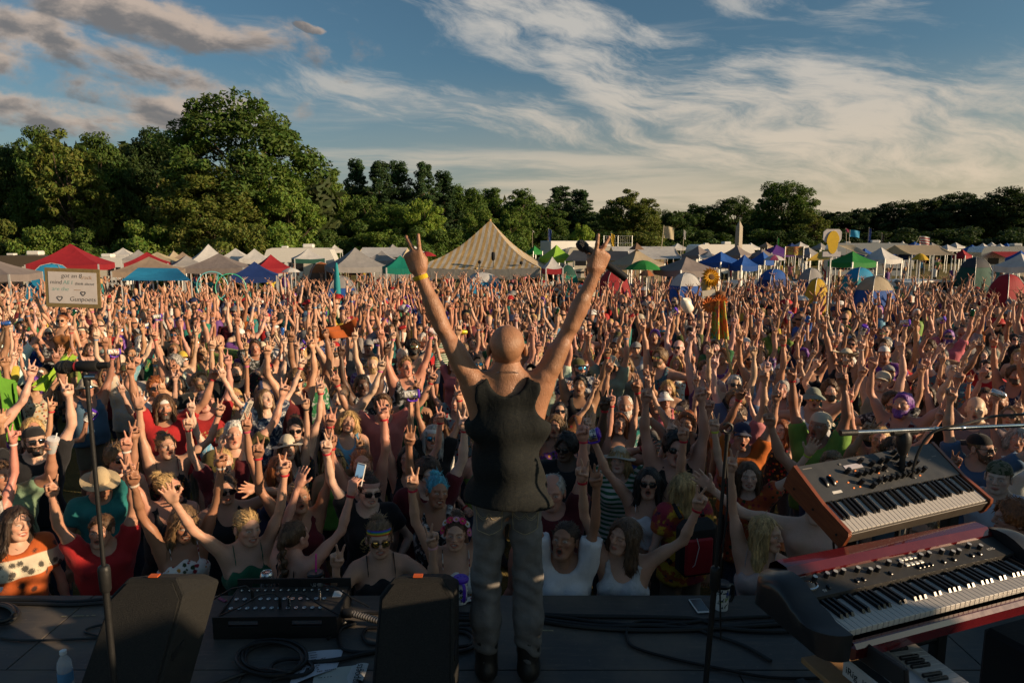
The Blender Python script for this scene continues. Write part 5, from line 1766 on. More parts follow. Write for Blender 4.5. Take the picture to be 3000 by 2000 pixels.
# ---- hair, hats, glasses in head space
_hair = {}
def hair_template(kind, h):
 key = (kind, h)
 if key in _hair: return _hair[key]
 rng = np.random.default_rng(abs(hash(kind)) % 1000 if False else sum(map(ord, kind)))
 f = Field((-.20, -.16, -.46), (.20, .26, .24), h)
 cap = kind in ('short', 'buzz', 'long', 'wavy', 'bob', 'bun', 'tail', 'braid', 'curly', 'mess', 'quiff', 'fringe', 'receding')
 th = {'buzz': .005, 'short': .010, 'long': .011, 'wavy': .020, 'bob': .018, 'bun': .0065, 'tail': .0065, 'braid': .007, 'curly': .032, 'mess': .026, 'quiff': .013, 'fringe': .015, 'receding': .008}.get(kind, .01)
 f.ell((0, .016, .036), (.076 + th, .094 + th, .083 + th), 0)
 if kind in ('short', 'quiff', 'mess', 'curly'):
  f.ell((0, -.015, .085), (.06, .075, .035 + (th if kind != 'short' else 0)), .02)
  if kind == 'quiff': f.ell((0, -.055, .105), (.05, .035, .025), .02)
 if kind in ('long', 'wavy', 'bob'):
  bot = {'long': -.38, 'wavy': -.33, 'bob': -.13}[kind]
  for s in (-1, 1):
   f.cone((s * .074, .015, .02), (s * .088, .020, bot * .5), .036, .040, .03)
   f.cone((s * .088, .020, bot * .5), (s * .080, .03, bot), .040, .028, .03)
   f.cone((s * .070, -.035, .03), (s * .086, -.025, bot * .45), .022, .024, .02)
  f.cone((0, .075, .02), (0, .085, bot * .55), .065, .060, .04, sy=.8)
  f.cone((0, .085, bot * .55), (0, .075, bot), .060, .045, .04, sy=.7)
 if kind == 'bun': f.ell((0, .085, .115), (.042, .042, .040), .01)
 if kind == 'tail':
  f.ell((0, .115, .07), (.03, .03, .03), .01)
  f.cone((0, .125, .06), (0, .15, -.20), .034, .016, .02)
 if kind == 'braid':
  for i in range(9):
   f.ell((0.012 * (1 if i % 2 else -1), .112 + .004 * i, .03 - .038 * i), (.032 - .0015 * i, .024, .026), .008)
 if kind == 'fringe':
  for s in (-1, 1):
   f.cone((s * .074, .015, .02), (s * .080, .020, -.17), .034, .030, .03)
  f.cone((0, .075, .02), (0, .08, -.20), .062, .05, .04, sy=.8)
 X, Y, Z = np.meshgrid(*f.ax, indexing='ij', sparse=True)
 if kind in ('curly', 'mess', 'wavy'):
  a = .010 if kind != 'wavy' else .006
  f.F = f.F + a * np.sin(95 * X + 3 * np.sin(60 * Z)) * np.sin(90 * Y + 2 * np.sin(70 * X)) * np.sin(85 * Z + 1.0)
 else:
  ang = np.arctan2(X, Y - .01)
  f.F = f.F + .0040 * np.sin(ang * 27 + 3 * np.sin(16 * Z)) * np.clip((.10 - Z) * 12 + .3, 0, 1) + .004 * np.sin(55 * X + 20 * Z) * np.sin(40 * Y)
 # carve the face opening
 hl = {'buzz': .062, 'receding': .085, 'fringe': .036, 'short': .060, 'quiff': .068, 'mess': .055}.get(kind, .062)
 f.ell((0, -.105, hl - .080), (.066 if kind not in ('fringe',) else .060, .080, .106), .014, 'sub')
 if kind in ('short', 'buzz', 'quiff', 'receding', 'mess', 'curly', 'bun', 'tail', 'braid'):
  f.cone((-.12, -.045, -.06), (.12, -.045, -.06), .052, .052, .01, op='sub')
  f.cone((-.12, .03, -.118), (.12, .03, -.118), .075, .075, .01, op='sub') if kind not in ('tail', 'braid') else None
 if kind == 'receding':
  f.ell((0, -.03, .125), (.055, .075, .045), .01, 'sub')
 V, Q = f.net()
 V = relax(V, Q, 1, .25)
 # drop what is buried inside the skull
 k = ((V[:, 0] / .070) ** 2 + ((V[:, 1] - .016) / .088) ** 2 + ((V[:, 2] - .036) / .077) ** 2) > 1
 V, Q, _ = keep_faces(V, Q, k)
 V, Q = strands(V, Q, kind, 420 if h < .01 else 200, h)
 _hair[key] = fast_mesh('hair_' + kind, V, Q, mats=[MATS['hair']])
 return _hair[key]


def strands(V, Q, kind, n, h):
 """thin tapered locks laid over the hair surface, some of them flying off"""
 rng = np.random.default_rng(len(V))
 N = np.zeros_like(V)
 fn = np.cross(V[Q[:, 2]] - V[Q[:, 0]], V[Q[:, 3]] - V[Q[:, 1]])
 for k in range(4): np.add.at(N, Q[:, k], fn)
 N /= np.linalg.norm(N, axis=1)[:, None] + 1e-9
 ok = np.where((N * (V - np.array([0, .016, .0]))).sum(1) > .01)[0]
 if len(ok) < 20: return V, Q
 i = rng.choice(ok, n)
 p, nn = V[i], N[i]
 if kind in ('bun', 'tail', 'braid'): goal = np.array([0, .11, .095 if kind == 'bun' else .05]) - p; goal[p[:, 1] > .10] = [0, .2, -1]
 elif kind in ('curly', 'mess'): goal = rng.normal(0, 1, (n, 3))
 elif kind in ('short', 'quiff', 'buzz', 'receding'): goal = np.tile([0, .5, -.5], (n, 1)) + rng.normal(0, .5, (n, 3))
 else: goal = np.tile([0, .05, -1.0], (n, 1)) + rng.normal(0, .18, (n, 3)); top = p[:, 2] > .07; goal[top] += (p[top] - [0, .016, .05]) * [14, 4, 0]
 d = goal - (goal * nn).sum(1)[:, None] * nn
 d /= np.linalg.norm(d, axis=1)[:, None] + 1e-9
 s = np.cross(nn, d)
 L = {'buzz': .010, 'short': .030, 'quiff': .034, 'receding': .02, 'curly': .035, 'mess': .05, 'bun': .05, 'tail': .05, 'braid': .04}.get(kind, .085) * rng.uniform(.6, 1.3, n)[:, None]
 w = np.full((n, 1), .0032 if h < .01 else .0050) * rng.uniform(.6, 1.3, (n, 1))
 fly = (rng.random(n) < (.16 if kind not in ('curly', 'mess') else .5))[:, None] * rng.uniform(.004, .018, (n, 1)) * (L / .06)
 bend = s * rng.normal(0, .12, (n, 1)) * L
 p0 = p + nn * .0005; p1 = p + nn * .0032 + d * L * .5 + bend * .4; p2 = p + nn * .0008 + d * L + bend + nn * fly
 if kind not in ('curly', 'mess', 'short', 'quiff', 'buzz', 'receding'): p2 = p2 + (p2[:, :1] * 0)
 A = np.concatenate([p0 - s * w, p0 + s * w, p1 - s * w * .9, p1 + s * w * .9, p2 - s * w * .25, p2 + s * w * .25])
 k = np.arange(n); o = len(V)
 q1 = np.stack([o + k, o + n + k, o + 3 * n + k, o + 2 * n + k], 1)
 q2 = np.stack([o + 2 * n + k, o + 3 * n + k, o + 5 * n + k, o + 4 * n + k], 1)
 return np.concatenate([V, A]), np.concatenate([Q, q1, q2])


def hat_mesh(kind):
 key = ('hat', kind)
 if key in _hair: return _hair[key]
 m = MB()
 def cap_dome(z0=.045, top=.128, rx=.086, ry=.104, n=18):
  rows = 6
  vs = []
  for j in range(rows + 1):
   a = j / rows * math.pi / 2
   for k in range(n):
    t = 2 * math.pi * k / n
    vs.append((rx * math.cos(a) ** .85 * math.cos(t), .016 + ry * math.cos(a) ** .85 * math.sin(t), z0 + (top - z0) * math.sin(a)))
  fs = [(j * n + k, j * n + (k + 1) % n, (j + 1) * n + (k + 1) % n, (j + 1) * n + k) for j in range(rows) for k in range(n)]
  m._add(vs, fs)
 if kind in ('cap', 'backcap'):
  cap_dome()
  sgn = -1 if kind == 'cap' else 1
  def brim(u, v, off=0.0):
   a = (u - .5) * 2.1
   r0 = np.array([.083 * math.sin(a), .016 + sgn * .100 * math.cos(a)])
   ext = .078 * v * (1 - .35 * abs(u - .5) * 2)
   return (r0[0] * (1 + .12 * v), r0[1] + sgn * ext, .048 - .010 * v - .022 * (2 * (u - .5)) ** 2 + off)
  m.grid(lambda u, v: brim(u, v), 10, 4)
  m.grid(lambda u, v: brim(1 - u, v, -.004), 10, 4)
  m.lathe([(.008, .126), (.009, .130), (.004, .134)], 8, c=(0, .016, 0))
 elif kind in ('straw', 'bucket', 'cowboy'):
  cap_dome(.040, .150 if kind != 'bucket' else .128, .084, .102)
  w = {'straw': .075, 'bucket': .050, 'cowboy': .095}[kind]
  dr = {'straw': -.012, 'bucket': -.045, 'cowboy': .02}[kind]
  n = 28
  for off, fl in ((0, 1), (-.004, -1)):
   vs, fs = [], []
   for j in range(5):
    v = j / 4
    for k in range(n):
     t = 2 * math.pi * k / n
     curl = .035 * v * v * (abs(math.cos(t)) ** 3) if kind == 'cowboy' else 0.008 * math.sin(3 * t) * v
     vs.append(((.083 + w * v) * math.cos(t), .016 + (.101 + w * v) * math.sin(t), .045 + dr * v + curl + off))
   for j in range(4):
    for k in range(n):
     q = (j * n + k, j * n + (k + 1) % n, (j + 1) * n + (k + 1) % n, (j + 1) * n + k)
     fs.append(q if fl > 0 else q[::-1])
   m._add(vs, fs)
 elif kind == 'band':     # headband / bandana strip
  n = 24
  vs, fs = [], []
  for j in range(4):
   z = .040 + j * .012
   gro = .0815 + (.002 if 0 < j < 3 else 0) - .005 * max(0, j - 1.5)
   for k in range(n):
    t = 2 * math.pi * k / n
    vs.append((gro * math.cos(t), .014 + (gro + .0195) * math.sin(t), z + .010 * -math.sin(t)))
  for j in range(3):
   for k in range(n): fs.append((j * n + k, j * n + (k + 1) % n, (j + 1) * n + (k + 1) % n, (j + 1) * n + k))
  m._add(vs, fs)
 me = m.mesh('hat_' + kind, [MATS['cloth']], True)
 _hair[key] = me
 return me


def glasses_mesh(kind='dark'):
 key = ('glasses', kind)
 if key in _hair: return _hair[key]
 m = MB()
 for s in (-1, 1):
  # lens: slightly curved plate with a rim
  rx, rz = (.027, .020) if kind != 'round' else (.025, .023)
  n = 14
  vs = [(s * .033, -.112, .001)]
  for k in range(n):
   t = 2 * math.pi * k / n
   c, q = math.cos(t), math.sin(t)
   e = .72
   cx = abs(c) ** e * (1 if c > 0 else -1); cz = abs(q) ** e * (1 if q > 0 else -1)
   X = s * .033 + rx * cx
   vs.append((X, -.110 + 6.0 * (abs(X) ** 2.2), .001 + rz * cz - (.003 if cz < 0 and s * cx < 0 else 0)))
  fs = [(0, 1 + k, 1 + (k + 1) % n) for k in range(n)]
  if s > 0: pass
  m._add(vs, fs, 0)
  m.tube(vs[1:] + [vs[1], vs[2]], .0022, 5, False, 1)
  m.tube([(s * .058, -.096, .012), (s * .079, -.060, .012), (s * .083, .005, .006)], .0026, 5, True, 1)
 m.tube([(-.010, -.113, .006), (0, -.117, .008), (.010, -.113, .006)], .0024, 5, True, 1)
 me = m.mesh('glasses_' + kind, [MATS['lens_' + kind] if 'lens_' + kind in MATS else MATS['lens_dark'], MATS['frame_black']], True)
 _hair[key] = me
 return me


def beard_mesh(h=.012):
 key = ('beard', h)
 if key in _hair: return _hair[key]
 f = Field((-.10, -.14, -.16), (.10, .06, .06), h)
 f.ell((0, -.036, -.055), (.064, .060, .068), 0)
 f.cone((-.016, -.076, -.105), (.016, -.076, -.105), .024, .024, .02)
 for s in (-1, 1): f.cone((s * .066, -.012, -.005), (s * .050, -.045, -.07), .012, .018, .015)
 f.ell((0, -.105, -.060), (.020, .03, .007), .004, 'sub')
 f.ell((0, -.09, .018), (.07, .06, .060), .008, 'sub')
 f.cone((-.018, -.100, -.046), (.018, -.100, -.046), .006, .006, .004)
 V, Q = f.net()
 k = ((V[:, 0] / .050) ** 2 + ((V[:, 1] + .030) / .050) ** 2 + ((V[:, 2] + .05) / .058) ** 2) > 1
 V, Q, _ = keep_faces(V, Q, k)
 _hair[key] = fast_mesh('beard', V, Q, mats=[MATS['hair']])
 return _hair[key]


def wristband_mesh():
 if 'wb' in _hair: return _hair['wb']
 m = MB()
 m.lathe([(.0285, -.018), (.0300, -.017), (.0300, -.003), (.0285, -.002)], 14, M=Matrix.Diagonal((1, .82, 1)), closed=False)
 m.box((.030, 0, -.010), (.004, .014, .016))
 _hair['wb'] = m.mesh('wristband', [MATS['cloth']], True)
 return _hair['wb']


def shoe_mesh():
 if 'shoe' in _hair: return _hair['shoe']
 f = Field((-.2, -.22, -.01), (.2, .12, .14), .014)
 for s in (-1, 1):
  f.cone((s * .100, .040, .045), (s * .113, -.135, .032), .047, .036, .0)
  f.cone((s * .100, .03, .05), (s * .100, .025, .10), .046, .044, .02)
 X, Y, Z = np.meshgrid(*f.ax, indexing='ij', sparse=True)
 f.F = np.maximum(f.F, .004 - Z)
 V, Q = f.net()
 _hair['shoe'] = fast_mesh('shoes', V, Q, mats=[MATS['cloth']])
 return _hair['shoe']


# ---- materials for people
def people_mats():
 m = bpy.data.materials.new('skin'); m.use_nodes = True
 t = NT(m.node_tree); b = m.node_tree.nodes['Principled BSDF']
 oi = t.new('ShaderNodeObjectInfo').outputs['Color']
 at_ = t.new('ShaderNodeAttribute', attribute_name='paint')
 tc = t.new('ShaderNodeTexCoord').outputs['Object']
 n1 = t.noise(tc, 9, 4, .6).outputs[0]
 n2 = t.noise(tc, 120, 2, .6).outputs[0]
 k = t.add(t.lin(n1, .3, .7, .88, 1.10), t.mul(t.sub(n2, .5), .22))
 c = t.mix(1.0, oi, t.comb(k, t.mul(k, t.lin(n1, .3, .7, 1.04, .97)), k), 'MULTIPLY')
 s = t.new('ShaderNodeSeparateColor'); t.l.new(at_.outputs['Color'], s.inputs[0])
 red = t.mix(1.0, c, (.86, .50, .47, 1), 'MULTIPLY')
 bl = t.mix(1.0, c, (1.02, .78, .74, 1), 'MULTIPLY')
 c = t.mix(t.mul(at_.outputs['Alpha'], .7), c, bl)
 c = t.mix(s.outputs[0], c, red)
 c = t.mix(s.outputs[1], c, (.50, .46, .41, 1))
 c = t.mix(s.outputs[2], c, (.020, .012, .010, 1))
 # iris stays dark over the white
 t.put(b.inputs['Base Color'], c)
 t.put(b.inputs['Roughness'], t.lin(n2, .3, .7, .42, .58))
 b.inputs['Specular IOR Level'].default_value = .42
 bp = t.new('ShaderNodeBump'); bp.inputs['Strength'].default_value = .12; bp.inputs['Distance'].default_value = .004
 t.put(bp.inputs['Height'], n2); t.put(b.inputs['Normal'], bp.outputs[0])
 MATS['skin'] = m
 ms = m.copy(); ms.name = 'skin_sweaty'
 ts = NT(ms.node_tree); bs_ = ms.node_tree.nodes['Principled BSDF']
 tcs = ts.new('ShaderNodeTexCoord').outputs['Object']
 for l in list(ms.node_tree.links):
  if l.to_socket.name in ('Roughness', 'Normal') and l.to_node == bs_: ms.node_tree.links.remove(l)
 nh = ts.noise(ts.mapping(tcs, scale=(1, 1, .35)), 210, 3, .7, .6).outputs[0]
 nb = ts.noise(tcs, 26, 3, .6).outputs[0]
 ts.put(bs_.inputs['Roughness'], ts.lin(ts.add(ts.mul(nb, .6), ts.mul(nh, .4)), .35, .65, .30, .62))
 bq = ts.new('ShaderNodeBump'); bq.inputs['Strength'].default_value = .45; bq.inputs['Distance'].default_value = .006
 ts.put(bq.inputs['Height'], ts.add(nh, ts.mul(nb, 1.5))); ts.put(bs_.inputs['Normal'], bq.outputs[0])
 MATS['skin_sweaty'] = ms
 m = bpy.data.materials.new('hair'); m.use_nodes = True
 t = NT(m.node_tree); b = m.node_tree.nodes['Principled BSDF']
 oi = t.new('ShaderNodeObjectInfo').outputs['Color']
 tc = t.new('ShaderNodeTexCoord').outputs['Object']
 n1 = t.noise(t.mapping(tc, scale=(1, 1, .12)), 62, 4, .7, .5).outputs[0]
 n2 = t.noise(tc, 14, 2, .5).outputs[0]
 k = t.mul(t.lin(n1, .32, .68, .38, 1.6), t.lin(n2, .3, .7, .75, 1.25))
 t.put(b.inputs['Base Color'], t.mix(1.0, oi, t.comb(k, k, k), 'MULTIPLY'))
 b.inputs['Roughness'].default_value = .48
 b.inputs['Specular IOR Level'].default_value = .4
 bp = t.new('ShaderNodeBump'); bp.inputs['Strength'].default_value = .75; bp.inputs['Distance'].default_value = .01
 t.put(bp.inputs['Height'], n1); t.put(b.inputs['Normal'], bp.outputs[0])
 MATS['hair'] = m

 def fabric(name, pat):
  m = bpy.data.materials.new(name); m.use_nodes = True
  t = NT(m.node_tree); b = m.node_tree.nodes['Principled BSDF']
  oi = t.new('ShaderNodeObjectInfo')
  base = oi.outputs['Color']
  tc = t.new('ShaderNodeTexCoord').outputs['Object']
  n1 = t.noise(tc, 7, 4, .6).outputs[0]
  n2 = t.noise(tc, 260, 2, .6).outputs[0]
  k = t.add(t.lin(n1, .3, .7, .84, 1.12), t.mul(t.sub(n2, .5), .3))
  c = base
  if pat == 'floral':
   v = t.new('ShaderNodeTexVoronoi'); v.inputs['Scale'].default_value = 24; t.put(v.inputs['Vector'], tc)
   wob = t.noise(tc, 60, 2, .5).outputs[0]
   sp = t.smooth(t.add(v.outputs['Distance'], t.mul(t.sub(wob, .5), .5)), .42, .30)
   sx, sy_, sz = t.sep(v.outputs['Color'])
   fc = t.mix(t.smooth(sx, .55, .6), (.25, .02, .03, 1), (.03, .05, .02, 1))
   fc = t.mix(t.smooth(sy_, .7, .75), fc, (.45, .2, .03, 1))
   c = t.mix(sp, base, fc)
  elif pat == 'tiedye':
   sx, sy_, sz = t.sep(tc)
   rr = t.m('SQRT', t.add(t.mul(sx, sx), t.m('POWER', t.sub(sz, 1.2), 2.0)))
   w = t.m('SINE', t.add(t.mul(rr, 55.0), t.mul(t.noise(tc, 9, 4, .7).outputs[0], 14.0)))
   w2 = t.m('SINE', t.add(t.mul(t.m('ARCTAN2', sx, t.sub(sz, 1.2)), 5.0), t.mul(n1, 9.0)))
   c = t.mix(t.smooth(w, -.3, .5), base, (.60, .36, .03, 1))
   c = t.mix(t.smooth(w2, .35, .9), c, (.30, .03, .05, 1))
   c = t.mix(t.smooth(t.noise(tc, 20, 3, .7).outputs[0], .60, .68), c, (.05, .02, .06, 1))
  elif pat == 'marble':
   w = t.noise(tc, 12, 5, .7, 1.5).outputs[0]
   c = t.mix(t.smooth(w, .48, .62), base, (.42, .42, .42, 1))
  elif pat == 'stripe':
   sx, sy_, sz = t.sep(tc)
   w = t.m('SINE', t.mul(sz, 150.0))
   c = t.mix(t.smooth(w, -.1, .1), base, (.55, .52, .46, 1))
  elif pat == 'emblem':
   sx, sy_, sz = t.sep(tc)
   r = t.m('SQRT', t.add(t.mul(sx, sx), t.m('POWER', t.sub(sz, 1.22), 2.0)))
   fr = t.m('LESS_THAN', sy_, 0.0)
   ringy = t.mul(t.smooth(r, .078, .074), t.smooth(t.noise(tc, 55, 3, .6).outputs[0], .50, .56))
   c = t.mix(t.mul(ringy, fr), base, (.42, .30, .12, 1))
  elif pat == 'heather':
   n3 = t.noise(t.mapping(tc, scale=(1, 1, 9)), 55, 3, .7).outputs[0]
   c = t.mix(t.smooth(n3, .40, .80), base, (.024, .024, .019, 1))
  elif pat == 'folk':
   sx, sy_, sz = t.sep(tc)
   yo = t.mul(t.smooth(sz, 1.245, 1.255), t.smooth(sz, 1.375, 1.365))
   v = t.new('ShaderNodeTexVoronoi'); v.inputs['Scale'].default_value = 15; t.put(v.inputs['Vector'], tc)
   mo = t.smooth(t.add(v.outputs['Distance'], t.mul(t.sub(n2, .5), .6)), .36, .28)
   c = t.mix(yo, base, (.55, .48, .36, 1))
   c = t.mix(t.mul(mo, .9), c, (.02, .02, .02, 1))
  elif pat == 'camo':
   w = t.noise(tc, 26, 2, .5, 1).outputs[0]
   c = t.mix(t.smooth(w, .5, .53), base, (.04, .05, .02, 1))
  c = t.mix(1.0, c, t.comb(k, k, k), 'MULTIPLY')
  t.put(b.inputs['Base Color'], c)
  b.inputs['Roughness'].default_value = .85
  b.inputs['Specular IOR Level'].default_value = .2
  b.inputs['Sheen Weight'].default_value = .12 if pat != 'heather' else 0.0
  bp = t.new('ShaderNodeBump'); bp.inputs['Strength'].default_value = .35; bp.inputs['Distance'].default_value = .012
  t.put(bp.inputs['Height'], t.noise(t.mapping(tc, scale=(1.6, 1.6, .8)), 14, 4, .6, .8).outputs[0])
  t.put(b.inputs['Normal'], bp.outputs[0])
  MATS[name] = m
 fabric('cloth', 'plain')
 for p in ('floral', 'tiedye', 'marble', 'stripe', 'emblem', 'heather', 'folk', 'camo'):
  fabric('cloth_' + p, p)
 mat('lens_dark', (.008, .008, .010), .08, spec=.7, var=.05)
 mat('lens_mirror', (.60, .42, .14), .08, metal=1.0, var=.1)
 mat('lens_blue', (.05, .30, .50), .10, metal=.9, var=.1)
 mat('frame_black', (.012, .011, .010), .35, var=.1)
people_mats()

# ================================================================== hand-held things
def shaft(s):
 """matrix of a wrist frame as mathutils"""
 return Matrix(s.tolist())

def cup_mats():
 for nm, c1, c2, c3 in (('print_green', (.02, .02, .03), (.18, .26, .03), (.03, .06, .25)), ('print_orange', (.50, .10, .02), (.02, .02, .02), (.5, .45, .38)), ('print_blue', (.03, .09, .30), (.50, .32, .03), (.10, .20, .25))):
  m = bpy.data.materials.new(nm); m.use_nodes = True
  t = NT(m.node_tree); b = m.node_tree.nodes['Principled BSDF']
  tc = t.new('ShaderNodeTexCoord').outputs['Object']
  x, y, z = t.sep(tc)
  n = t.noise(tc, 46, 3, .55, 1.2).outputs[0]
  n2 = t.noise(tc, 24, 2, .5, .6).outputs[0]
  band = t.mul(t.smooth(z, -.055, -.050), t.smooth(z, .050, .045))
  c = t.mix(t.mul(t.smooth(n, .50, .53), band), (.68, .66, .62, 1), c1 + (1,))
  c = t.mix(t.mul(t.smooth(n2, .54, .58), t.mul(band, t.smooth(z, .02, -.01))), c, c2 + (1,))
  c = t.mix(t.mul(t.smooth(t.noise(tc, 30, 2, .5, .5).outputs[0], .60, .63), band), c, c3 + (1,))
  t.put(b.inputs['Base Color'], c)
  b.inputs['Roughness'].default_value = .35
  MATS[nm] = m
cup_mats()
mat('lid_purple', (.10, .03, .42), .3); mat('lid_blue', (.02, .08, .40), .3); mat('lid_black', (.012, .012, .013), .35)
mat('can_silver', (.60, .60, .60), .25, metal=.9); mat('can_yellow', (.55, .42, .02), .3, metal=.4); mat('can_green', (.01, .10, .05), .25, metal=.5); mat('can_blue', (.03, .12, .42), .3, metal=.4); mat('can_red', (.45, .03, .03), .3, metal=.4)
mat('clear_plastic', (.85, .85, .85), .12, trans=.0, alpha=.35); mat('pink_drink', (.62, .10, .16), .2); mat('straw_pink', (.75, .02, .30), .4)
mat('white_plastic', (.70, .69, .66), .4); mat('phone_black', (.01, .01, .012), .25); mat('red_plastic', (.5, .02, .02), .35)

_cupmesh = {}
def cup_parts(kind):
 """list of (part name, mesh); cup axis +Z, centred"""
 if kind in _cupmesh: return _cupmesh[kind]
 base, _, var = kind.partition('_')
 out = []
 if base == 'mug':
  pr = {'purple': 'print_green', 'blue': 'print_blue', 'black': 'print_green', 'orange': 'print_orange'}[var]
  ld = MATS['lid_purple' if var in ('purple', 'orange') else 'lid_' + var]
  b = MB().lathe([(.030, -.070), (.033, -.068), (.034, -.055), (.040, .055), (.041, .060)], 20)
  out.append(('cup', b.mesh('mug_cup', MATS[pr], True, 40)))
  l = MB().lathe([(.0425, .052), (.044, .056), (.044, .066), (.040, .070), (.036, .074), (.012, .072), (.0, .072)], 20)
  out.append(('lid', l.mesh('mug_lid', ld, True, 40)))
  h = MB().tube([(.037, 0, .050), (.060, 0, .050), (.068, 0, .035), (.066, 0, -.015), (.056, 0, -.035), (.036, 0, -.035)], [.008, .009, .009, .009, .009, .008], 7)
  out.append(('handle', h.mesh('mug_handle', ld, True, 60)))
 elif base == 'can':
  mm = MATS['can_' + var]
  b = MB().lathe([(.024, -.061), (.031, -.055), (.033, -.050), (.033, .045), (.028, .058), (.026, .061)], 18)
  out.append(('can_body', b.mesh('can_body', mm, True, 40)))
  l = MB().lathe([(.0265, .061), (.025, .063), (.022, .058), (.0, .058)], 18)
  l.box((.004, 0, .0605), (.020, .012, .002))
  out.append(('can_top', l.mesh('can_top', MATS['can_silver'], True, 40)))
 elif base == 'cup':       # clear tumbler of pink drink
  b = MB().lathe([(.028, -.065), (.030, -.064), (.042, .060), (.0415, .061), (.030, -.060)], 20, closed=False)
  out.append(('tumbler', b.mesh('tumbler', MATS['clear_plastic'], True, 40)))
  d = MB().lathe([(.027, -.062), (.033, -.005)], 20)
  out.append(('drink', d.mesh('drink', MATS['pink_drink' if var == 'pink' else 'can_green'], True, 40)))
  l = MB().lathe([(.044, .059), (.044, .064), (.036, .070), (.0, .070)], 20)
  out.append(('lid', l.mesh('tumbler_lid', MATS['clear_plastic'], True, 40)))
  s = MB().tube([(.005, 0, -.03), (.018, 0, .115)], .004, 6)
  out.append(('straw', s.mesh('tumbler_straw', MATS['white_plastic'], True)))
 elif base == 'phone':
  b = MB().box((0, 0, 0), (.072, .009, .148), bev=.004)
  out.append(('case', b.mesh('phone_case', MATS['phone_black' if var == 'dark' else 'white_plastic'])))
  if 'phone_screen' not in MATS:
   m = bpy.data.materials.new('phone_screen'); m.use_nodes = True
   t = NT(m.node_tree); bs = m.node_tree.nodes['Principled BSDF']
   tc = t.new('ShaderNodeTexCoord').outputs['Object']
   x, y, z = t.sep(tc)
   n = t.noise(t.mapping(tc, scale=(60, 1, 14)), 1.0, 3, .6).outputs[0]
   c = t.mix(t.smooth(t.add(z, t.mul(t.sub(n, .5), .09)), -.02, 0.0), (.02, .012, .01, 1), (.16, .26, .34, 1))
   t.put(bs.inputs['Base Color'], (0.01, .01, .01, 1)); t.put(bs.inputs['Emission Color'], c)
   bs.inputs['Emission Strength'].default_value = .8; bs.inputs['Roughness'].default_value = .15
   MATS['phone_screen'] = m
  s = MB().box((0, .0052, 0), (.062, .0012, .124))
  out.append(('screen', s.mesh('phone_screen', MATS['phone_screen'] if var == 'lit' else MATS['lens_dark'])))
 elif base == 'bottle':
  b = MB().lathe([(.028, -.095), (.031, -.090), (.031, .03), (.027, .05), (.013, .075), (.012, .085)], 18)
  out.append(('bottle_body', b.mesh('bottle_body', MATS['clear_plastic'], True, 40)))
  l = MB().lathe([(.0315, -.05), (.0315, .0)], 18, closed=False)
  out.append(('bottle_label', l.mesh('bottle_label', mat('label_blue', (.10, .25, .42), .5), True)))
  c = MB().lathe([(.0145, .083), (.0145, .098), (.0, .099)], 14)
  out.append(('bottle_cap', c.mesh('bottle_cap', MATS['white_plastic'], True, 40)))
 _cupmesh[kind] = out
 return out

CUPNAME = {'mug': 'travel_mug', 'can': 'drink_can', 'cup': 'plastic_tumbler', 'phone': 'smartphone', 'bottle': 'water_bottle'}
CUPCAT = {'mug': 'mug', 'can': 'can', 'cup': 'cup', 'phone': 'phone', 'bottle': 'bottle'}
def put_cup(kind, Mw, label, group=None):
 base = kind.split('_')[0]
 root = empty(CUPNAME[base], label=label, cat=CUPCAT[base], group=group)
 root.matrix_world = Mw
 for nm, me in cup_parts(kind):
  link(nm, me, root)
 return root


# ================================================================== people
SKIN = [(.50, .275, .185), (.44, .225, .145), (.56, .335, .24), (.40, .195, .12), (.52, .255, .18), (.34, .165, .10), (.47, .26, .175), (.58, .37, .28), (.48, .225, .155), (.30, .14, .08)]
DARKSKIN = [(.085, .045, .028), (.16, .085, .05)]
HAIR = {'black': (.012, .010, .009), 'dark brown': (.035, .020, .012), 'brown': (.085, .045, .022), 'light brown': (.16, .095, .045), 'blond': (.42, .27, .11), 'red': (.24, .075, .022), 'grey': (.34, .32, .29), 'white': (.60, .57, .52), 'blue': (.05, .30, .42), 'purple': (.16, .05, .30)}
CLOTH = {'black': (.013, .013, .015), 'white': (.66, .64, .61), 'grey': (.22, .22, .22), 'navy': (.018, .028, .075), 'red': (.36, .018, .020), 'maroon': (.10, .012, .018), 'teal': (.02, .17, .17), 'green': (.02, .13, .05), 'lime': (.15, .27, .05), 'purple': (.12, .045, .20), 'yellow': (.52, .37, .05), 'orange': (.50, .13, .02), 'denim blue': (.06, .115, .20), 'pink': (.50, .17, .19), 'sky blue': (.12, .30, .45), 'olive': (.085, .085, .03), 'brown': (.14, .07, .03), 'cream': (.52, .45, .34), 'sage': (.16, .24, .15), 'blue': (.03, .08, .30)}
TOPNAME = {'tee': 'T-shirt', 'loose': 'loose T-shirt', 'tank': 'tank top', 'cami': 'camisole', 'crop': 'crop top'}
TOPOBJ = {'tee': 't_shirt', 'loose': 't_shirt', 'tank': 'tank_top', 'cami': 'camisole', 'crop': 'crop_top'}
HATNAME = {'cap': 'baseball_cap', 'backcap': 'backward_cap', 'straw': 'straw_hat', 'bucket': 'bucket_hat', 'cowboy': 'cowboy_hat', 'band': 'headband'}

def set_mat(o, m):
 o.material_slots[0].link = 'OBJECT'
 o.material_slots[0].material = m

_shared = {}
def lower_mesh(b, kind, h):
 key = (kind, b['fem'], round(b['g'], 2), h)
 if key not in _shared:
  V, Q = lower(b, kind, h)
  _shared[key] = fast_mesh(kind, V, Q, mats=[MATS['cloth']])
 return _shared[key]

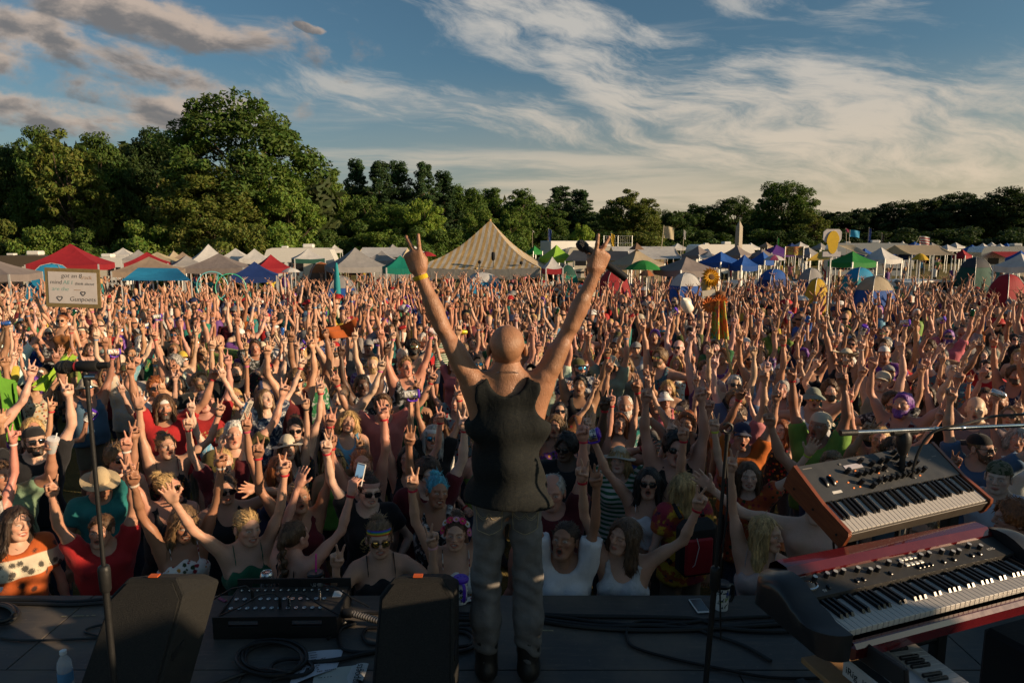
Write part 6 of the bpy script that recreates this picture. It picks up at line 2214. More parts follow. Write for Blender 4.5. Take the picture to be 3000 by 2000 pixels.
def assemble(b, bodymesh, topmesh, loc, yaw, scale, lk, lod):
 """person object with clothing, hair and accessories as parts; lk = look"""
 o = link('person', bodymesh, color=lk['skin'])
 o.location = loc; o.rotation_euler = (0, 0, yaw); o.scale = (scale,) * 3
 HMx = Matrix(b['head'].tolist())
 if topmesh is not None:
  s = link(TOPOBJ[lk['top']], topmesh, o, color=lk['topc'])
  set_mat(s, MATS['cloth_' + lk['pat']] if lk.get('pat') else MATS['cloth'])
 lw = link(lk.get('low', 'jeans'), lower_mesh(b, lk.get('low', 'jeans'), .024 if lod == 0 else .034), o, color=lk.get('lowc', (.05, .06, .09)))
 link('shoes', shoe_mesh(), o, color=lk.get('shoec', (.03, .03, .03)))
 if lk.get('hair'):
  hr = link('hair', hair_template(lk['hair'], .0095 if lod == 0 else .0145), o, color=lk['hairc'])
  hr.matrix_local = HMx
 if lk.get('hat'):
  ht = link(HATNAME[lk['hat']], hat_mesh(lk['hat']), o, color=lk['hatc'])
  ht.matrix_local = HMx
  if lk.get('hatpat'): set_mat(ht, MATS['cloth_' + lk['hatpat']])
 if lk.get('glasses'):
  g = link('sunglasses', glasses_mesh(lk['glasses']), o)
  g.matrix_local = HMx @ Matrix(((1, 0, 0, 0), (0, .72, -.69, -.005), (0, .69, .72, .155), (0, 0, 0, 1))) if lk.get('gl_up') else HMx
 if lk.get('beard'):
  g = link('beard', beard_mesh(.008 if lod == 0 else .012), o, color=lk['beard'])
  g.matrix_local = HMx
 for s in (1, -1):
  c = lk.get('band', {}).get(s)
  if c:
   w = link('wristband', wristband_mesh(), o, color=c)
   w.matrix_local = Matrix(b['hand'][s].tolist())
 return o

def world_of(o):
 return Matrix.LocRotScale(o.location, o.rotation_euler, o.scale)

def hold(o, b, s, kind, label, group=None, tilt=None):
 """put a cup or phone into hand s of person o"""
 Mh = Matrix(b['hand'][s].tolist())
 sc_ = .93 if b['fem'] else 1.03
 if kind.startswith('phone'):
  L = Matrix.Translation((0, -.050, .135))
 else:
  L = Matrix.Translation((0, -.052 * sc_, .088 * sc_)) @ Matrix.Rotation(R(90 if tilt is None else tilt), 4, 'Y')
 W = world_of(o) @ Mh @ L
 W = W @ Matrix.Diagonal((1 / o.scale[0],) * 3 + (1,))
 return put_cup(kind, W, label, group)

def face_cam(x, y):
 return math.atan2(-x, max(y - 2.0, .5))


# ------------------------------------------------------------------ the singer
def singer():
 base = onz(1487, 1972, STAGE_Z)
 sc_ = 1.025
 def to_local(p):       # world -> body space (body turned to face +Y)
  q = (Vector(p) - base) / sc_
  return np.array([-q.x, -q.y, q.z])
 def solve(a, px, py, L):
  best = None
  for Y in np.linspace(a.y - .05, a.y + .30, 141):
   p = at(px, py, Y)
   e = abs((p - a).length - L)
   if best is None or e < best[0] - 1e-4: best = (e, p)
  return best[1]
 arms = {}
 for s, spx, epx, wpx in ((1, None, (1283, 950), (1216, 790)), (-1, None, (1680, 957), (1748, 806))):
  lift = .65
  shl = np.array([s * (.166 + .012 - .022 * lift), .012, 1.385 + .055 * lift])
  shw = base + Vector((-shl[0], -shl[1], shl[2])) * sc_
  ew = solve(shw, *epx, .285 * sc_)
  ww = solve(ew, *wpx, .245 * sc_)
  du = to_local(ew) - shl; df = to_local(ww) - to_local(ew)
  arms[s] = ((tuple(du * [s, 1, 1]), tuple(df * [s, 1, 1])), 'v' if s == 1 else 'vgrip')
 b = build_body(arms, 'm', 'none', (24, 0, 0), h=.0095, hh=.005, hd=.005, palm={1: (.25, 1, 0), -1: (-.45, 1, 0)}, girth=.90, arm_k=.95, muscle=True, sw=.166)
 me = fast_mesh('singer_body', b['V'], b['Q'], mats=[MATS['skin_sweaty']], attrs={'paint': b['P']})
 o = link('person', me, color=(.32, .155, .085))
 o.location = base; o.rotation_euler = (0, 0, math.pi); o.scale = (sc_,) * 3
 tag(o, 'bald singer seen from behind on stage, arms spread high, grey tank top and jeans', 'person')
 V, Q = garment(b, 'tank', .009, 3, .021, 2.1)
 # hang the back a little looser
 sh = link('tank_top', fast_mesh('singer_tank', V, Q, mats=[MATS['cloth_heather']]), o, color=(.007, .009, .010))
 V, Q = lower(b, 'jeans', .009, 0, .0042)
 mj = mat('jeans_grey', (.135, .126, .116), .85, var=.35, scale=9, bump=.5)
 jn = link('jeans', fast_mesh('singer_jeans', V, Q, mats=[mj]), o)
 # back pockets laid on the cloth
 from mathutils.bvhtree import BVHTree
 bv = BVHTree.FromPolygons([Vector(v) for v in V], [tuple(int(i) for i in q) for q in Q])
 for s in (-1, 1):
  m = MB()
  shape = []
  def pt(u, v):
   x = s * .082 + (u - .5) * .125 * (1 - .12 * v); z = .895 - v * .135 - (.020 * (1 - abs(2 * u - 1)) * v)
   hit = bv.ray_cast(Vector((x, .4, z)), Vector((0, -1, 0)))
   y = (hit[0].y if hit[0] else .12) + .0035
   return (x, y, z)
  m.grid(lambda u, v: pt(1 - u, 1 - v), 8, 8)
  rim = [pt(u / 8, 1) for u in range(9)]
  pk = m.build('back_pocket', mat('jeans_pocket', (.112, .104, .095), .85, var=.3, scale=14, bump=.4), jn, True)
  st = MB()
  edge = [pt(0, v / 6) for v in range(7)] + [pt(u / 6, 1) for u in range(1, 7)] + [pt(1, 1 - v / 6) for v in range(1, 7)]
  st.tube([(p[0], p[1] + .001, p[2]) for p in edge], .0016, 4)
  for k_ in (0.30, .38):
   st.tube([(p[0], p[1] + .001, p[2]) for p in [pt(u / 8, k_ + .20 * abs(math.sin(u / 8 * math.pi * 2)) ** .8) for u in range(9)]], .0012, 4)
  st.build('stitching', mat('stitch', (.30, .24, .14), .8), pk)
 # boots
 fb = Field((-.2, -.24, -.01), (.2, .14, .24), .011)
 for s in (-1, 1):
  fb.cone((s * .100, .046, .050), (s * .118, -.150, .036), .052, .040, 0)
  fb.cone((s * .100, .028, .05), (s * .100, .022, .19), .052, .056, .02)
 X, Y, Z = np.meshgrid(*fb.ax, indexing='ij', sparse=True)
 fb.F = np.maximum(fb.F, .003 - Z)
 V2, Q2 = fb.net()
 link('boots', fast_mesh('boots', V2, Q2, mats=[mat('boot_leather', (.016, .014, .012), .45, bump=.2)]), o)
 # bracelet, necklace
 wb = link('wristband', wristband_mesh(), o, color=(.62, .40, .02))
 wb.matrix_local = Matrix(b['hand'][1].tolist()) @ Matrix.Diagonal((1.08, 1.08, 1.25, 1))
 ring = []
 for k in range(25):
  t = 2 * math.pi * k / 24
  ring.append((.066 * math.cos(t), .020 + .064 * math.sin(t), 1.462 + .030 * math.sin(t)))
 MB().tube(ring, .0016, 5, False).build('necklace', mat('silver', (.55, .53, .5), .25, metal=1), o, True)
 # neck label stain and shirt tag are left to the weave; microphone in the right hand, pointing down and away
 a = at(1712, 700, 3.0);
 Mw = world_of(o) @ Matrix(b['hand'][-1].tolist())
 mid = Mw @ Vector((.006, -.048, .080))
 tail = at(1848, 826, mid.y - .02)
 d = (tail - mid).normalized()
 rt = empty('microphone', label="black wireless microphone in the singer's raised right hand", cat='microphone')
 rt.location = mid
 rt.rotation_mode = 'QUATERNION'; rt.rotation_quaternion = d.to_track_quat('Z', 'Y')
 MB().lathe([(.0175, -.045), (.0195, -.035), (.0185, .02), (.0180, .175), (.0165, .182), (.0, .183)], 18).build('handle', mat('mic_black', (.012, .012, .012), .38), rt, True)
 g = MB().lathe([(.0, -.100), (.012, -.098), (.021, -.088), (.025, -.072), (.0255, -.062), (.022, -.048), (.0175, -.045)], 18).build('grille', mat('mic_grille', (.03, .03, .03), .35, metal=.7, bump=.8, scale=160), rt, True)
 return o
SINGER = singer()


# ------------------------------------------------------------------ the people at the stage edge, one by one
# px, py of the face in the photograph; scale; build; expression; head (up, roll, yaw); arm image-left; arm image-right; top; colour; pattern; hair; hair colour; extras; label
L0 = [
 (38, 1535, .98, 'f', 'smile', (4, 10, 22), 'down:open', 'down:open', 'loose', (.42, .09, .02), 'folk', 'long', 'dark brown', {}, 'smiling person in orange and cream folk-print blouse at the left end of the stage edge'),
 (300, 1552, .90, 'm', 'sing', (6, 0, -28), 'up:v', 'high:v', 'tee', CLOTH['red'], None, 'short', 'brown', {'band': (.5, .03, .04)}, 'child in plain red T-shirt at the stage edge, both arms up'),
 (100, 1292, 1.05, 'm', 'sing', (8, 0, 8), 'wide:v', 'up:v', 'tee', CLOTH['black'], None, None, None, {'hat': ('backcap', (.015, .015, .016)), 'glasses': 'dark', 'beard': HAIR['dark brown'], 'band': (.5, .5, .5)}, 'bearded person in black T-shirt, backward black cap and sunglasses near the left stand'),
 (4, 1392, 1.0, 'm', 'none', (5, 0, 15), 'down:open', 'fwd:grip', 'tee', CLOTH['sage'], None, 'short', 'brown', {'tilt': 8, 'cup': (1, 'cup_green', 'pale green plastic tumbler raised at the left picture edge')}, 'person in sage green T-shirt cut by the left picture edge, holding a tumbler'),
 (338, 1346, 1.0, 'f', 'none', (6, 6, 20), 'down:open', 'down:open', 'tank', CLOTH['black'], None, 'mess', 'light brown', {'glasses': 'dark'}, 'person with windblown brown hair and dark sunglasses behind a straw hat'),
 (292, 1412, .93, 'm', 'none', (-16, 0, 6), 'down:open', 'up:v', 'tee', CLOTH['teal'], None, 'buzz', 'brown', {'hat': ('straw', (.42, .33, .20))}, 'person in woven straw hat and teal T-shirt beside the left microphone stand'),
 (485, 1306, 1.0, 'f', 'sing', (8, 0, 14), 'high:open', 'wide:v', 'cami', CLOTH['black'], 'floral', 'bun', 'light brown', {'band': (.02, .02, .02)}, 'singing person in black floral camisole, hair tied back, arms up'),
 (655, 1286, .90, 'm', 'shout', (10, 0, 6), 'up:v', 'up:v', 'tee', CLOTH['sky blue'], 'marble', 'short', 'blond', {}, 'shouting blond child in marbled blue T-shirt'),
 (492, 1430, .98, 'f', 'shout', (10, 0, 52), 'up:v', 'down:open', 'tank', CLOTH['black'], None, 'bun', 'blond', {'glasses': 'mirror', 'band': (.55, .5, .45)}, 'person in gold mirrored aviators turned to the right, mouth wide open'),
 (530, 1530, .97, 'f', 'smile', (-8, 6, 8), 'up:v', 'up:v', 'cami', CLOTH['white'], 'floral', 'wavy', 'light brown', {'glasses': 'dark', 'gl_up': 1, 'band': (.5, .42, .35)}, 'person in white rose-print camisole, sunglasses pushed up, behind the left monitor'),
 (720, 1545, .97, 'f', 'smile', (2, 4, 16), 'wide:open', 'up:v', 'crop', (.015, .10, .05), None, 'tail', 'blond', {}, 'smiling person with blond hair in dark green crop top'),
 (660, 1432, .98, 'f', 'none', (4, 0, 4), 'down:open', 'brow:open', 'tank', CLOTH['black'], None, 'bun', 'dark brown', {'glasses': 'dark'}, 'person in black tank top shading the eyes with one hand'),
 (655, 1352, .97, 'f', 'sing', (12, 0, 6), 'up:v', 'high:grip', 'tee', CLOTH['maroon'], None, 'tail', 'blond', {'tilt': 25, 'cup': (1, 'can_silver', 'silver tall can raised beside the blond singing person, left')}, 'person in maroon T-shirt raising a silver can, blond hair tied back'),
 (480, 1192, 1.06, 'm', 'none', (4, 0, 4), 'up:v', 'wide:v', 'tee', CLOTH['red'], None, 'wavy', 'brown', {'hat': ('backcap', (.60, .58, .55)), 'beard': HAIR['dark brown']}, 'long-haired bearded person in red T-shirt and white backward cap'),
 (862, 1572, .97, 'f', 'none', (6, 0, 0), 'fwd:grip', 'fwd:open', 'cami', CLOTH['black'], None, 'braid', 'brown', {'yaw': 152, 'cup': (-1, 'phone_lit', 'smartphone held up by the braided person, crowd on its screen')}, 'person with a brown braid seen from behind, filming with a phone'),
 (876, 1456, .99, 'f', 'sing', (14, 0, 4), 'up:v', 'up:v', 'tank', CLOTH['maroon'], None, 'tail', 'light brown', {}, 'singing person in dark red tank top, eyes to the sky'),
 (1112, 1600, .97, 'f', 'smile', (4, 0, -3), 'elbow:v', 'elbow:v', 'cami', CLOTH['black'], None, 'bun', 'light brown', {'hat': ('band', None), 'glasses': 'mirror', 'dy': .12, 'band': (.60, .3, .3)}, 'person in rainbow headband and mirrored aviators, elbows on the stage, two V signs'),
 (1076, 1436, 1.0, 'f', 'smile', (2, 6, 12), 'up:v', 'hip:fist', 'tee', CLOTH['black'], 'emblem', 'bun', 'dark brown', {'hat': ('band', (.42, .24, .20)), 'glasses': 'dark', 'band': (.5, .03, .05)}, 'person in black T-shirt with gold emblem, pink headscarf and round sunglasses'),
 (1060, 1364, 1.02, 'f', 'shut', (20, 0, 0), 'up:v', 'high:three', 'tank', CLOTH['black'], None, 'bun', 'red', {}, 'flushed person with closed eyes, red hair pulled back, face lifted'),
 (1276, 1440, 1.0, 'f', 'smile', (8, 8, 14), 'high:three', 'down:open', 'tank', CLOTH['black'], 'marble', 'bun', 'blue', {}, 'person with blue hair in black and grey tie-dye tank top'),
 (1334, 1560, .97, 'f', 'smile', (6, 4, -8), 'up:v', 'high:v', 'cami', CLOTH['white'], 'floral', 'bun', 'brown', {'crown': 1, 'band': (.5, .02, .05)}, 'laughing person in pink flower crown and white floral top'),
 (1122, 1190, 1.04, 'm', 'shout', (10, 0, 4), 'wide:v', 'wide:v', 'tee', (.46, .15, .13), None, 'quiff', 'brown', {'glasses': 'dark', 'beard': (.10, .05, .025)}, 'shouting person in salmon pink shirt and sunglasses, arms spread wide'),
 (866, 1256, 1.0, 'f', 'none', (2, 0, -4), 'down:open', 'up:v', 'tank', CLOTH['black'], 'floral', 'bun', 'dark brown', {'glasses': 'dark'}, 'unsmiling person with dark hair up, white-armed sunglasses and dark floral top'),
 (818, 1372, .98, 'f', 'smile', (4, 0, 12), 'up:v', 'down:open', 'tank', CLOTH['navy'], None, 'long', 'red', {'band': (.4, .05, .1)}, 'smiling person with long red hair in navy tank top'),
 (1196, 1342, .96, 'f', 'sing', (8, 0, -10), 'high:v', 'up:v', 'tank', CLOTH['black'], None, 'long', 'black', {}, 'singing person with long black hair and hoop earrings'),
 (1284, 1242, .98, 'f', 'shout', (42, 0, 6), 'up:v', 'up:v', 'cami', CLOTH['white'], None, 'long', 'brown', {}, 'person in white camisole with head thrown back, mouth open'),
 (1016, 1236, 1.0, 'f', 'shut', (10, 8, 6), 'up:v', 'down:open', 'tank', CLOTH['sky blue'], None, 'bob', 'blond', {}, 'person with short fair hair and closed eyes in pale blue tank top'),
 (1252, 1388, 1.0, 'm', 'none', (0, 0, 10), 'down:open', 'up:v', 'tee', CLOTH['maroon'], None, 'curly', 'dark brown', {}, 'person with dark curly hair in maroon T-shirt beside the blue-haired person'),
 (1620, 1440, 1.03, 'm', 'none', (0, 0, -6), 'down:open', 'high:v', 'tee', (.085, .012, .016), None, 'receding', 'grey', {'band': (.5, .03, .05)}, 'grey-haired person in dark maroon T-shirt just right of the singer'),
 (1655, 1584, .98, 'f', 'shout', (18, 0, -18), 'high:v', 'high:three', 'loose', (.62, .60, .60), None, 'tail', 'dark brown', {'band': (.55, .05, .20)}, 'person in plain white V-neck T-shirt at the stage edge, arms straight up'),
 (1828, 1572, .99, 'f', 'shut', (10, 6, -34), 'up:v', 'wide:v', 'tank', (.50, .49, .50), 'marble', 'wavy', 'brown', {}, 'person with curly brown hair and closed eyes in light grey sleeveless top'),
 (1900, 1412, 1.0, 'f', 'shout', (8, 0, 2), 'wide:vgrip', 'up:v', 'crop', (.56, .53, .54), None, 'long', 'black', {'glasses': 'dark', 'cup': (-1, 'mug_purple', 'purple-lidded printed travel mug raised by the person in white halter')}, 'person in white crochet halter and dark sunglasses, raising a mug'),
 (2002, 1424, 1.0, 'f', 'none', (0, 0, 0), 'down:open', 'down:open', 'tee', (.40, .09, .02), 'tiedye', 'long', 'blond', {'yaw': 195, 'pack': 1, 'low': 'shorts', 'lowc': (.22, .16, .11)}, 'person with long blond hair seen from behind, orange tie-dye shirt and red backpack'),
 (1662, 1312, 1.04, 'm', 'none', (4, 0, -22), 'down:open', 'up:v', 'tee', CLOTH['black'], None, 'curly', 'black', {'glasses': 'dark', 'skin': DARKSKIN[0]}, 'person with short black hair and dark sunglasses in black shirt, not shouting'),
 (1728, 1292, .97, 'f', 'smile', (6, 6, 55), 'down:open', 'high:v', 'tank', CLOTH['navy'], 'floral', 'wavy', 'light brown', {}, 'laughing person in profile wearing navy floral top, one arm up'),
 (1626, 1246, .99, 'f', 'sing', (6, 0, -6), 'high:v', 'down:open', 'cami', CLOTH['purple'], 'floral', 'wavy', 'light brown', {}, 'singing person with wavy hair in dark purple floral camisole beside the singer'),
 (1812, 1236, .98, 'f', 'sing', (4, 4, 10), 'down:open', 'high:v', 'cami', CLOTH['black'], None, 'long', 'red', {'low': 'shorts', 'lowc': (.3, .3, .32)}, 'person with long auburn hair in thin-strapped black camisole'),
 (1900, 1290, 1.0, 'f', 'none', (-10, 0, 16), 'down:open', 'bent:fist', 'tee', CLOTH['blue'], None, 'long', 'dark brown', {'hat': ('cap', (.09, .085, .08))}, 'person in grey baseball cap and royal blue jersey looking down'),
 (1962, 1306, 1.0, 'm', 'none', (-12, 0, 8), 'brow:open', 'up:v', 'tank', CLOTH['olive'], None, 'short', 'brown', {'hat': ('bucket', (.16, .15, .10))}, 'person in olive bucket hat with a hand on its brim'),
 (2012, 1240, 1.05, 'm', 'shout', (6, 0, -8), 'wide:v', 'wide:v', 'tank', CLOTH['black'], None, 'short', 'red', {}, 'shouting person with cropped ginger hair in black tank top, arms wide'),
 (2236, 1560, .99, 'f', 'none', (2, 0, 72), 'high:v', 'down:open', 'crop', (.40, .30, .28), None, 'long', 'blond', {'band': (.30, .02, .03)}, 'person with long straight blond hair in profile, pinkish tube top'),
 (2172, 1276, 1.02, 'm', 'shout', (4, 0, 10), 'up:v', 'up:v', 'tee', CLOTH['orange'], None, 'short', 'brown', {'hat': ('cap', (.02, .03, .07))}, 'person in navy cap and orange shirt sticking out above the right stand'),
 (2192, 1392, .98, 'f', 'smile', (4, 0, 10), 'up:v', 'wide:open', 'tee', (.40, .07, .02), 'floral', 'long', 'brown', {'band': (.45, .5, .05)}, 'person in orange paisley shirt right of the empty microphone stand'),
 (2436, 1366, 1.03, 'm', 'smile', (6, 0, 0), 'wide:v', 'down:open', 'tee', CLOTH['navy'], None, 'short', 'light brown', {}, 'person with short fair-brown hair peering over the synthesizer'),
 (2578, 1286, 1.0, 'f', 'sing', (6, 0, 0), 'up:v', 'wide:v', 'tank', CLOTH['maroon'], None, 'tail', 'blond', {}, 'singing person with fair hair tied back, beyond the boom stand'),
 (2616, 1318, 1.0, 'f', 'sing', (4, 0, 0), 'down:open', 'bent:v', 'tank', CLOTH['grey'], None, 'fringe', 'dark brown', {'glasses': 'dark'}, 'person with dark fringe and big sunglasses above the synthesizer'),
 (2866, 1312, 1.04, 'm', 'none', (4, 0, 60), 'high:v', 'wide:v', 'loose', CLOTH['denim blue'], None, 'short', 'light brown', {'hat': ('backcap', (.015, .015, .016)), 'glasses': 'dark', 'beard': (.10, .055, .03)}, 'person in denim shirt and black backward cap, head turned right'),
 (2926, 1398, 1.03, 'm', 'none', (2, 0, -4), 'bent:v', 'out:open', 'loose', (.52, .49, .52), None, None, None, {'hat': ('backcap', (.16, .14, .09)), 'hatpat': 'camo'}, 'person in white T-shirt and backward camouflage cap looking at the camera'),
 (2976, 1522, 1.0, 'm', 'none', (0, 0, -58), 'down:open', 'down:open', 'tee', CLOTH['black'], None, 'curly', 'red', {}, 'person with curly ginger hair at the right picture edge, facing left'),
 (2700, 1562, 1.0, 'm', 'sing', (8, 0, 4), 'face:v', 'bent:v', 'tee', CLOTH['black'], None, 'buzz', 'brown', {}, 'person in black T-shirt showing below the synthesizer, V sign by the face'),
 (2382, 1166, 1.05, 'm', 'shout', (6, 0, 10), 'bent:v', 'wide:v', 'tank', (.52, .52, .56), None, 'short', 'brown', {'hat': ('bucket', (.20, .22, .18)), 'glasses': 'mirror'}, 'laughing person in bucket hat, orange sunglasses and white singlet, right'),
 (1700, 1128, 1.05, 'm', 'sing', (8, 0, -10), 'high:v', 'up:v', 'tank', CLOTH['black'], None, 'short', 'black', {'print': [('tt', .085, .015, 1.30), ('AND', .035, -.03, 1.25), ('on', .085, -.03, 1.17)], 'skin': (.30, .16, .09)}, 'person in black tank top with white lettering right of the singer'),
 (2392, 1476, 1.04, 'm', 'none', (2, 0, 6), 'out:open', 'down:open', None, None, None, 'short', 'dark brown', {}, 'shirtless person standing behind the left end of the synthesizer'),
]
ARM['elbow'] = ((.50, -.80, -.16), (-.06, -.16, .98))

PEOPLE = []      # (object, px, py)
OCC = []         # occupied ground spots
random.seed(7)
rng0 = np.random.default_rng(11)

def mk_rainbow():
 m = bpy.data.materials.new('rainbow_band'); m.use_nodes = True
 t = NT(m.node_tree); b = m.node_tree.nodes['Principled BSDF']
 tc = t.new('ShaderNodeTexCoord').outputs['Object']
 x, y, z = t.sep(tc)
 cr = t.new('ShaderNodeValToRGB')
 cr.color_ramp.interpolation = 'CONSTANT'
 cols = [(.45, .02, .02), (.50, .15, .02), (.55, .42, .03), (.04, .25, .06), (.03, .10, .38), (.12, .03, .25)]
 while len(cr.color_ramp.elements) < 6: cr.color_ramp.elements.new(.5)
 for i, c in enumerate(cols):
  cr.color_ramp.elements[i].position = i / 6; cr.color_ramp.elements[i].color = c + (1,)
 t.put(cr.inputs[0], t.lin(t.add(z, t.mul(y, .10)), .038, .080))
 t.put(b.inputs['Base Color'], cr.outputs[0]); b.inputs['Roughness'].default_value = .9
 MATS['cloth_rainbow'] = m
mk_rainbow()

def flower_crown(o, b):
 HMx = Matrix(b['head'].tolist())
 cols = [(.65, .05, .16), (.68, .22, .38), (.70, .66, .60), (.66, .04, .18), (.70, .35, .45), (.68, .05, .12), (.70, .66, .62)]
 for k in range(9):
  a = R(-20 + k * 27.5)
  c = Vector((.094 * math.cos(a), .012 + .10 * -math.sin(a) * .55, .062 + .055 * math.sin(a) ** 2 - (.05 if math.cos(a) ** 2 > .8 else 0)))
  n = Vector((math.cos(a) * .9, -.55, .35 + .5 * math.sin(a))).normalized()
  q = n.to_track_quat('Z', 'Y').to_matrix().to_4x4()
  m = MB()
  for i in range(12):
   t = 2 * math.pi * i / 12
   rr = .034 if k % 2 else .028
   d = Vector((math.cos(t), math.sin(t), 0)); e = Vector((-math.sin(t), math.cos(t), 0))
   pts = [q @ (d * .004 + e * -.003), q @ (d * .004 + e * .003), q @ (d * rr * .7 + e * .007 + Vector((0, 0, .010))), q @ (d * rr + Vector((0, 0, .006))), q @ (d * rr * .7 - e * .007 + Vector((0, 0, .010)))]
   m._add([p + c for p in pts], [(0, 1, 2, 3, 4)])
  f = m.build('flower', mat('petal_%d' % (k % 7), cols[k % 7], .7), o)
  f.matrix_local = HMx
  ctr = MB().lathe([(.0, .014), (.007, .012), (.008, .004)], 8, c=c, M=q.to_3x3())
  cc = ctr.build('flower_centre', mat('petal_core', (.45, .30, .04), .8), f)

def backpack(o, b):
 m = MB().box((0, .215, 1.20), (.30, .16, .42), bev=.05)
 p = m.build('backpack', mat('pack_black', (.015, .014, .014), .7, bump=.3), o)
 MB().box((.03, .305, 1.17), (.22, .03, .27), bev=.012).build('front_pocket', mat('pack_red', (.30, .012, .02), .6, bump=.2), p)
 MB().tube([(.06, .322, 1.32), (.04, .325, 1.25), (.07, .325, 1.12), (.12, .30, 1.06)], .003, 5).build('drawcord', mat('cord_white', (.6, .58, .55), .6), p)
 for s in (-1, 1):
  MB().tube([(s * .09, .14, 1.40), (s * .10, .05, 1.465), (s * .105, -.06, 1.42), (s * .115, -.13, 1.28), (s * .14, -.10, 1.10), (s * .14, .1, 1.04)], .018, 6).build('strap', MATS['pack_black'], p, True)

def spec(a):
 pr, hd = a.split(':')
 return (pr, hd)

for i, (px, py, scl, bd, face, hrot, al, ar, top, topc, pat, hair, hairc, ex, label) in enumerate(L0):
 zh = 1.585 * scl
 r = ray(px, py)
 k = (zh - CAM_H) / r.z
 X, Y = r.x * k, r.y * k + ex.get('dy', 0)
 Y = max(Y, 4.06 if 'dy' in ex else 4.04)
 X = (px - 1500) / FPX * (Y * math.cos(PITCH) + (CAM_H - zh) * math.sin(PITCH))
 far = Y > 6.2
 arms = {-1: spec(al), 1: spec(ar)}
 yaw = R(ex['yaw']) if 'yaw' in ex else face_cam(X, Y) * .8
 h = .0225 if not far else .028
 b = build_body(arms, bd, face, hrot, h=h, hh=.0066 if not far else .0095, hd=.0082 if not far else .010, jitter=.06, seed=i, girth=(1.0, 1.08, 1.0, 1.18, .97)[i % 5])
 me = fast_mesh('person_body', b['V'], b['Q'], mats=[MATS['skin']], attrs={'paint': b['P']})
 tm = None
 if top:
  V, Q = garment(b, top, .0195 if not far else .025, i)
  tm = fast_mesh('shirt', V, Q, mats=[MATS['cloth']])
 lk = dict(skin=ex.get('skin', SKIN[i % len(SKIN)]), top=top, topc=topc, pat=pat, hair=hair, hairc=HAIR.get(hairc), low=ex.get('low', 'jeans'), lowc=ex.get('lowc', [(.03, .04, .07), (.02, .02, .025), (.06, .08, .13), (.12, .10, .08)][i % 4]))
 if 'hat' in ex: lk['hat'], lk['hatc'] = ex['hat'][0], ex['hat'][1] or (.5, .1, .1)
 for k_ in ('glasses', 'beard', 'gl_up', 'hatpat'):
  if k_ in ex: lk[k_] = ex[k_]
 if lk.get('hat') in ('backcap', 'cap', 'straw', 'bucket') and lk.get('hair') in ('short', 'curly', 'mess', 'quiff'): lk['hair'] = 'buzz'
 if lk.get('hat') in ('backcap',) and not lk.get('hair'): lk['hair'], lk['hairc'] = 'buzz', HAIR['brown']
 bc = ex.get('band', (.42, .02, .03))
 lk['band'] = {s: bc for s in (1, -1) if arms[s][0] not in ('down', 'hip') and (i + s) % 3}
 o = assemble(b, me, tm, (X, Y, 0), yaw, scl, lk, 0)
 if hrot and lk.get('hat') == 'band' and ex['hat'][1] is None:
  for c in o.children:
   if c.name.startswith('headband'): set_mat(c, MATS['cloth_rainbow'])
 if ex.get('crown'): flower_crown(o, b)
 if ex.get('pack'): backpack(o, b)
 for (txt, s_, tx, tz) in ex.get('print', []):
  cu = bpy.data.curves.new('t', 'FONT'); cu.body = txt; cu.size = s_; cu.extrude = .012
  to = bpy.data.objects.new('t', cu); COL.objects.link(to)
  mm = bpy.data.meshes.new_from_object(to.evaluated_get(bpy.context.evaluated_depsgraph_get()))
  bpy.data.objects.remove(to)
  mm.materials.clear(); mm.materials.append(mat('shirt_print', (.55, .54, .5), .8))
  pr_ = link('shirt_lettering', mm, o); pr_.rotation_euler = (R(90), 0, 0); pr_.location = (tx, -.125, tz)
 if 'cup' in ex:
  cu_ = hold(o, b, ex['cup'][0], ex['cup'][1], ex['cup'][2], tilt=ex.get('tilt'))
  if ex['cup'][1] == 'can_silver':
   MB().box((0, -.042, 0), (.040, .003, .19)).build('sticker', mat('sticker_cream', (.50, .44, .36), .7), cu_)
   cc = bpy.data.curves.new('t', 'FONT'); cc.body = 'I gunpoets'; cc.size = .038; cc.extrude = .0006
   to = bpy.data.objects.new('t', cc); COL.objects.link(to)
   mm = bpy.data.meshes.new_from_object(to.evaluated_get(bpy.context.evaluated_depsgraph_get()))
   bpy.data.objects.remove(to)
   mm.materials.clear(); mm.materials.append(mat('ink_black', (.03, .03, .035), .7))
   tt_ = link('lettering', mm, cu_); tt_.rotation_euler = (R(90), R(-90), 0); tt_.location = (.012, -.0445, -.085)
 tag(o, label, 'person', 'people in the crowd')
 PEOPLE.append(o); OCC.append((X, Y))


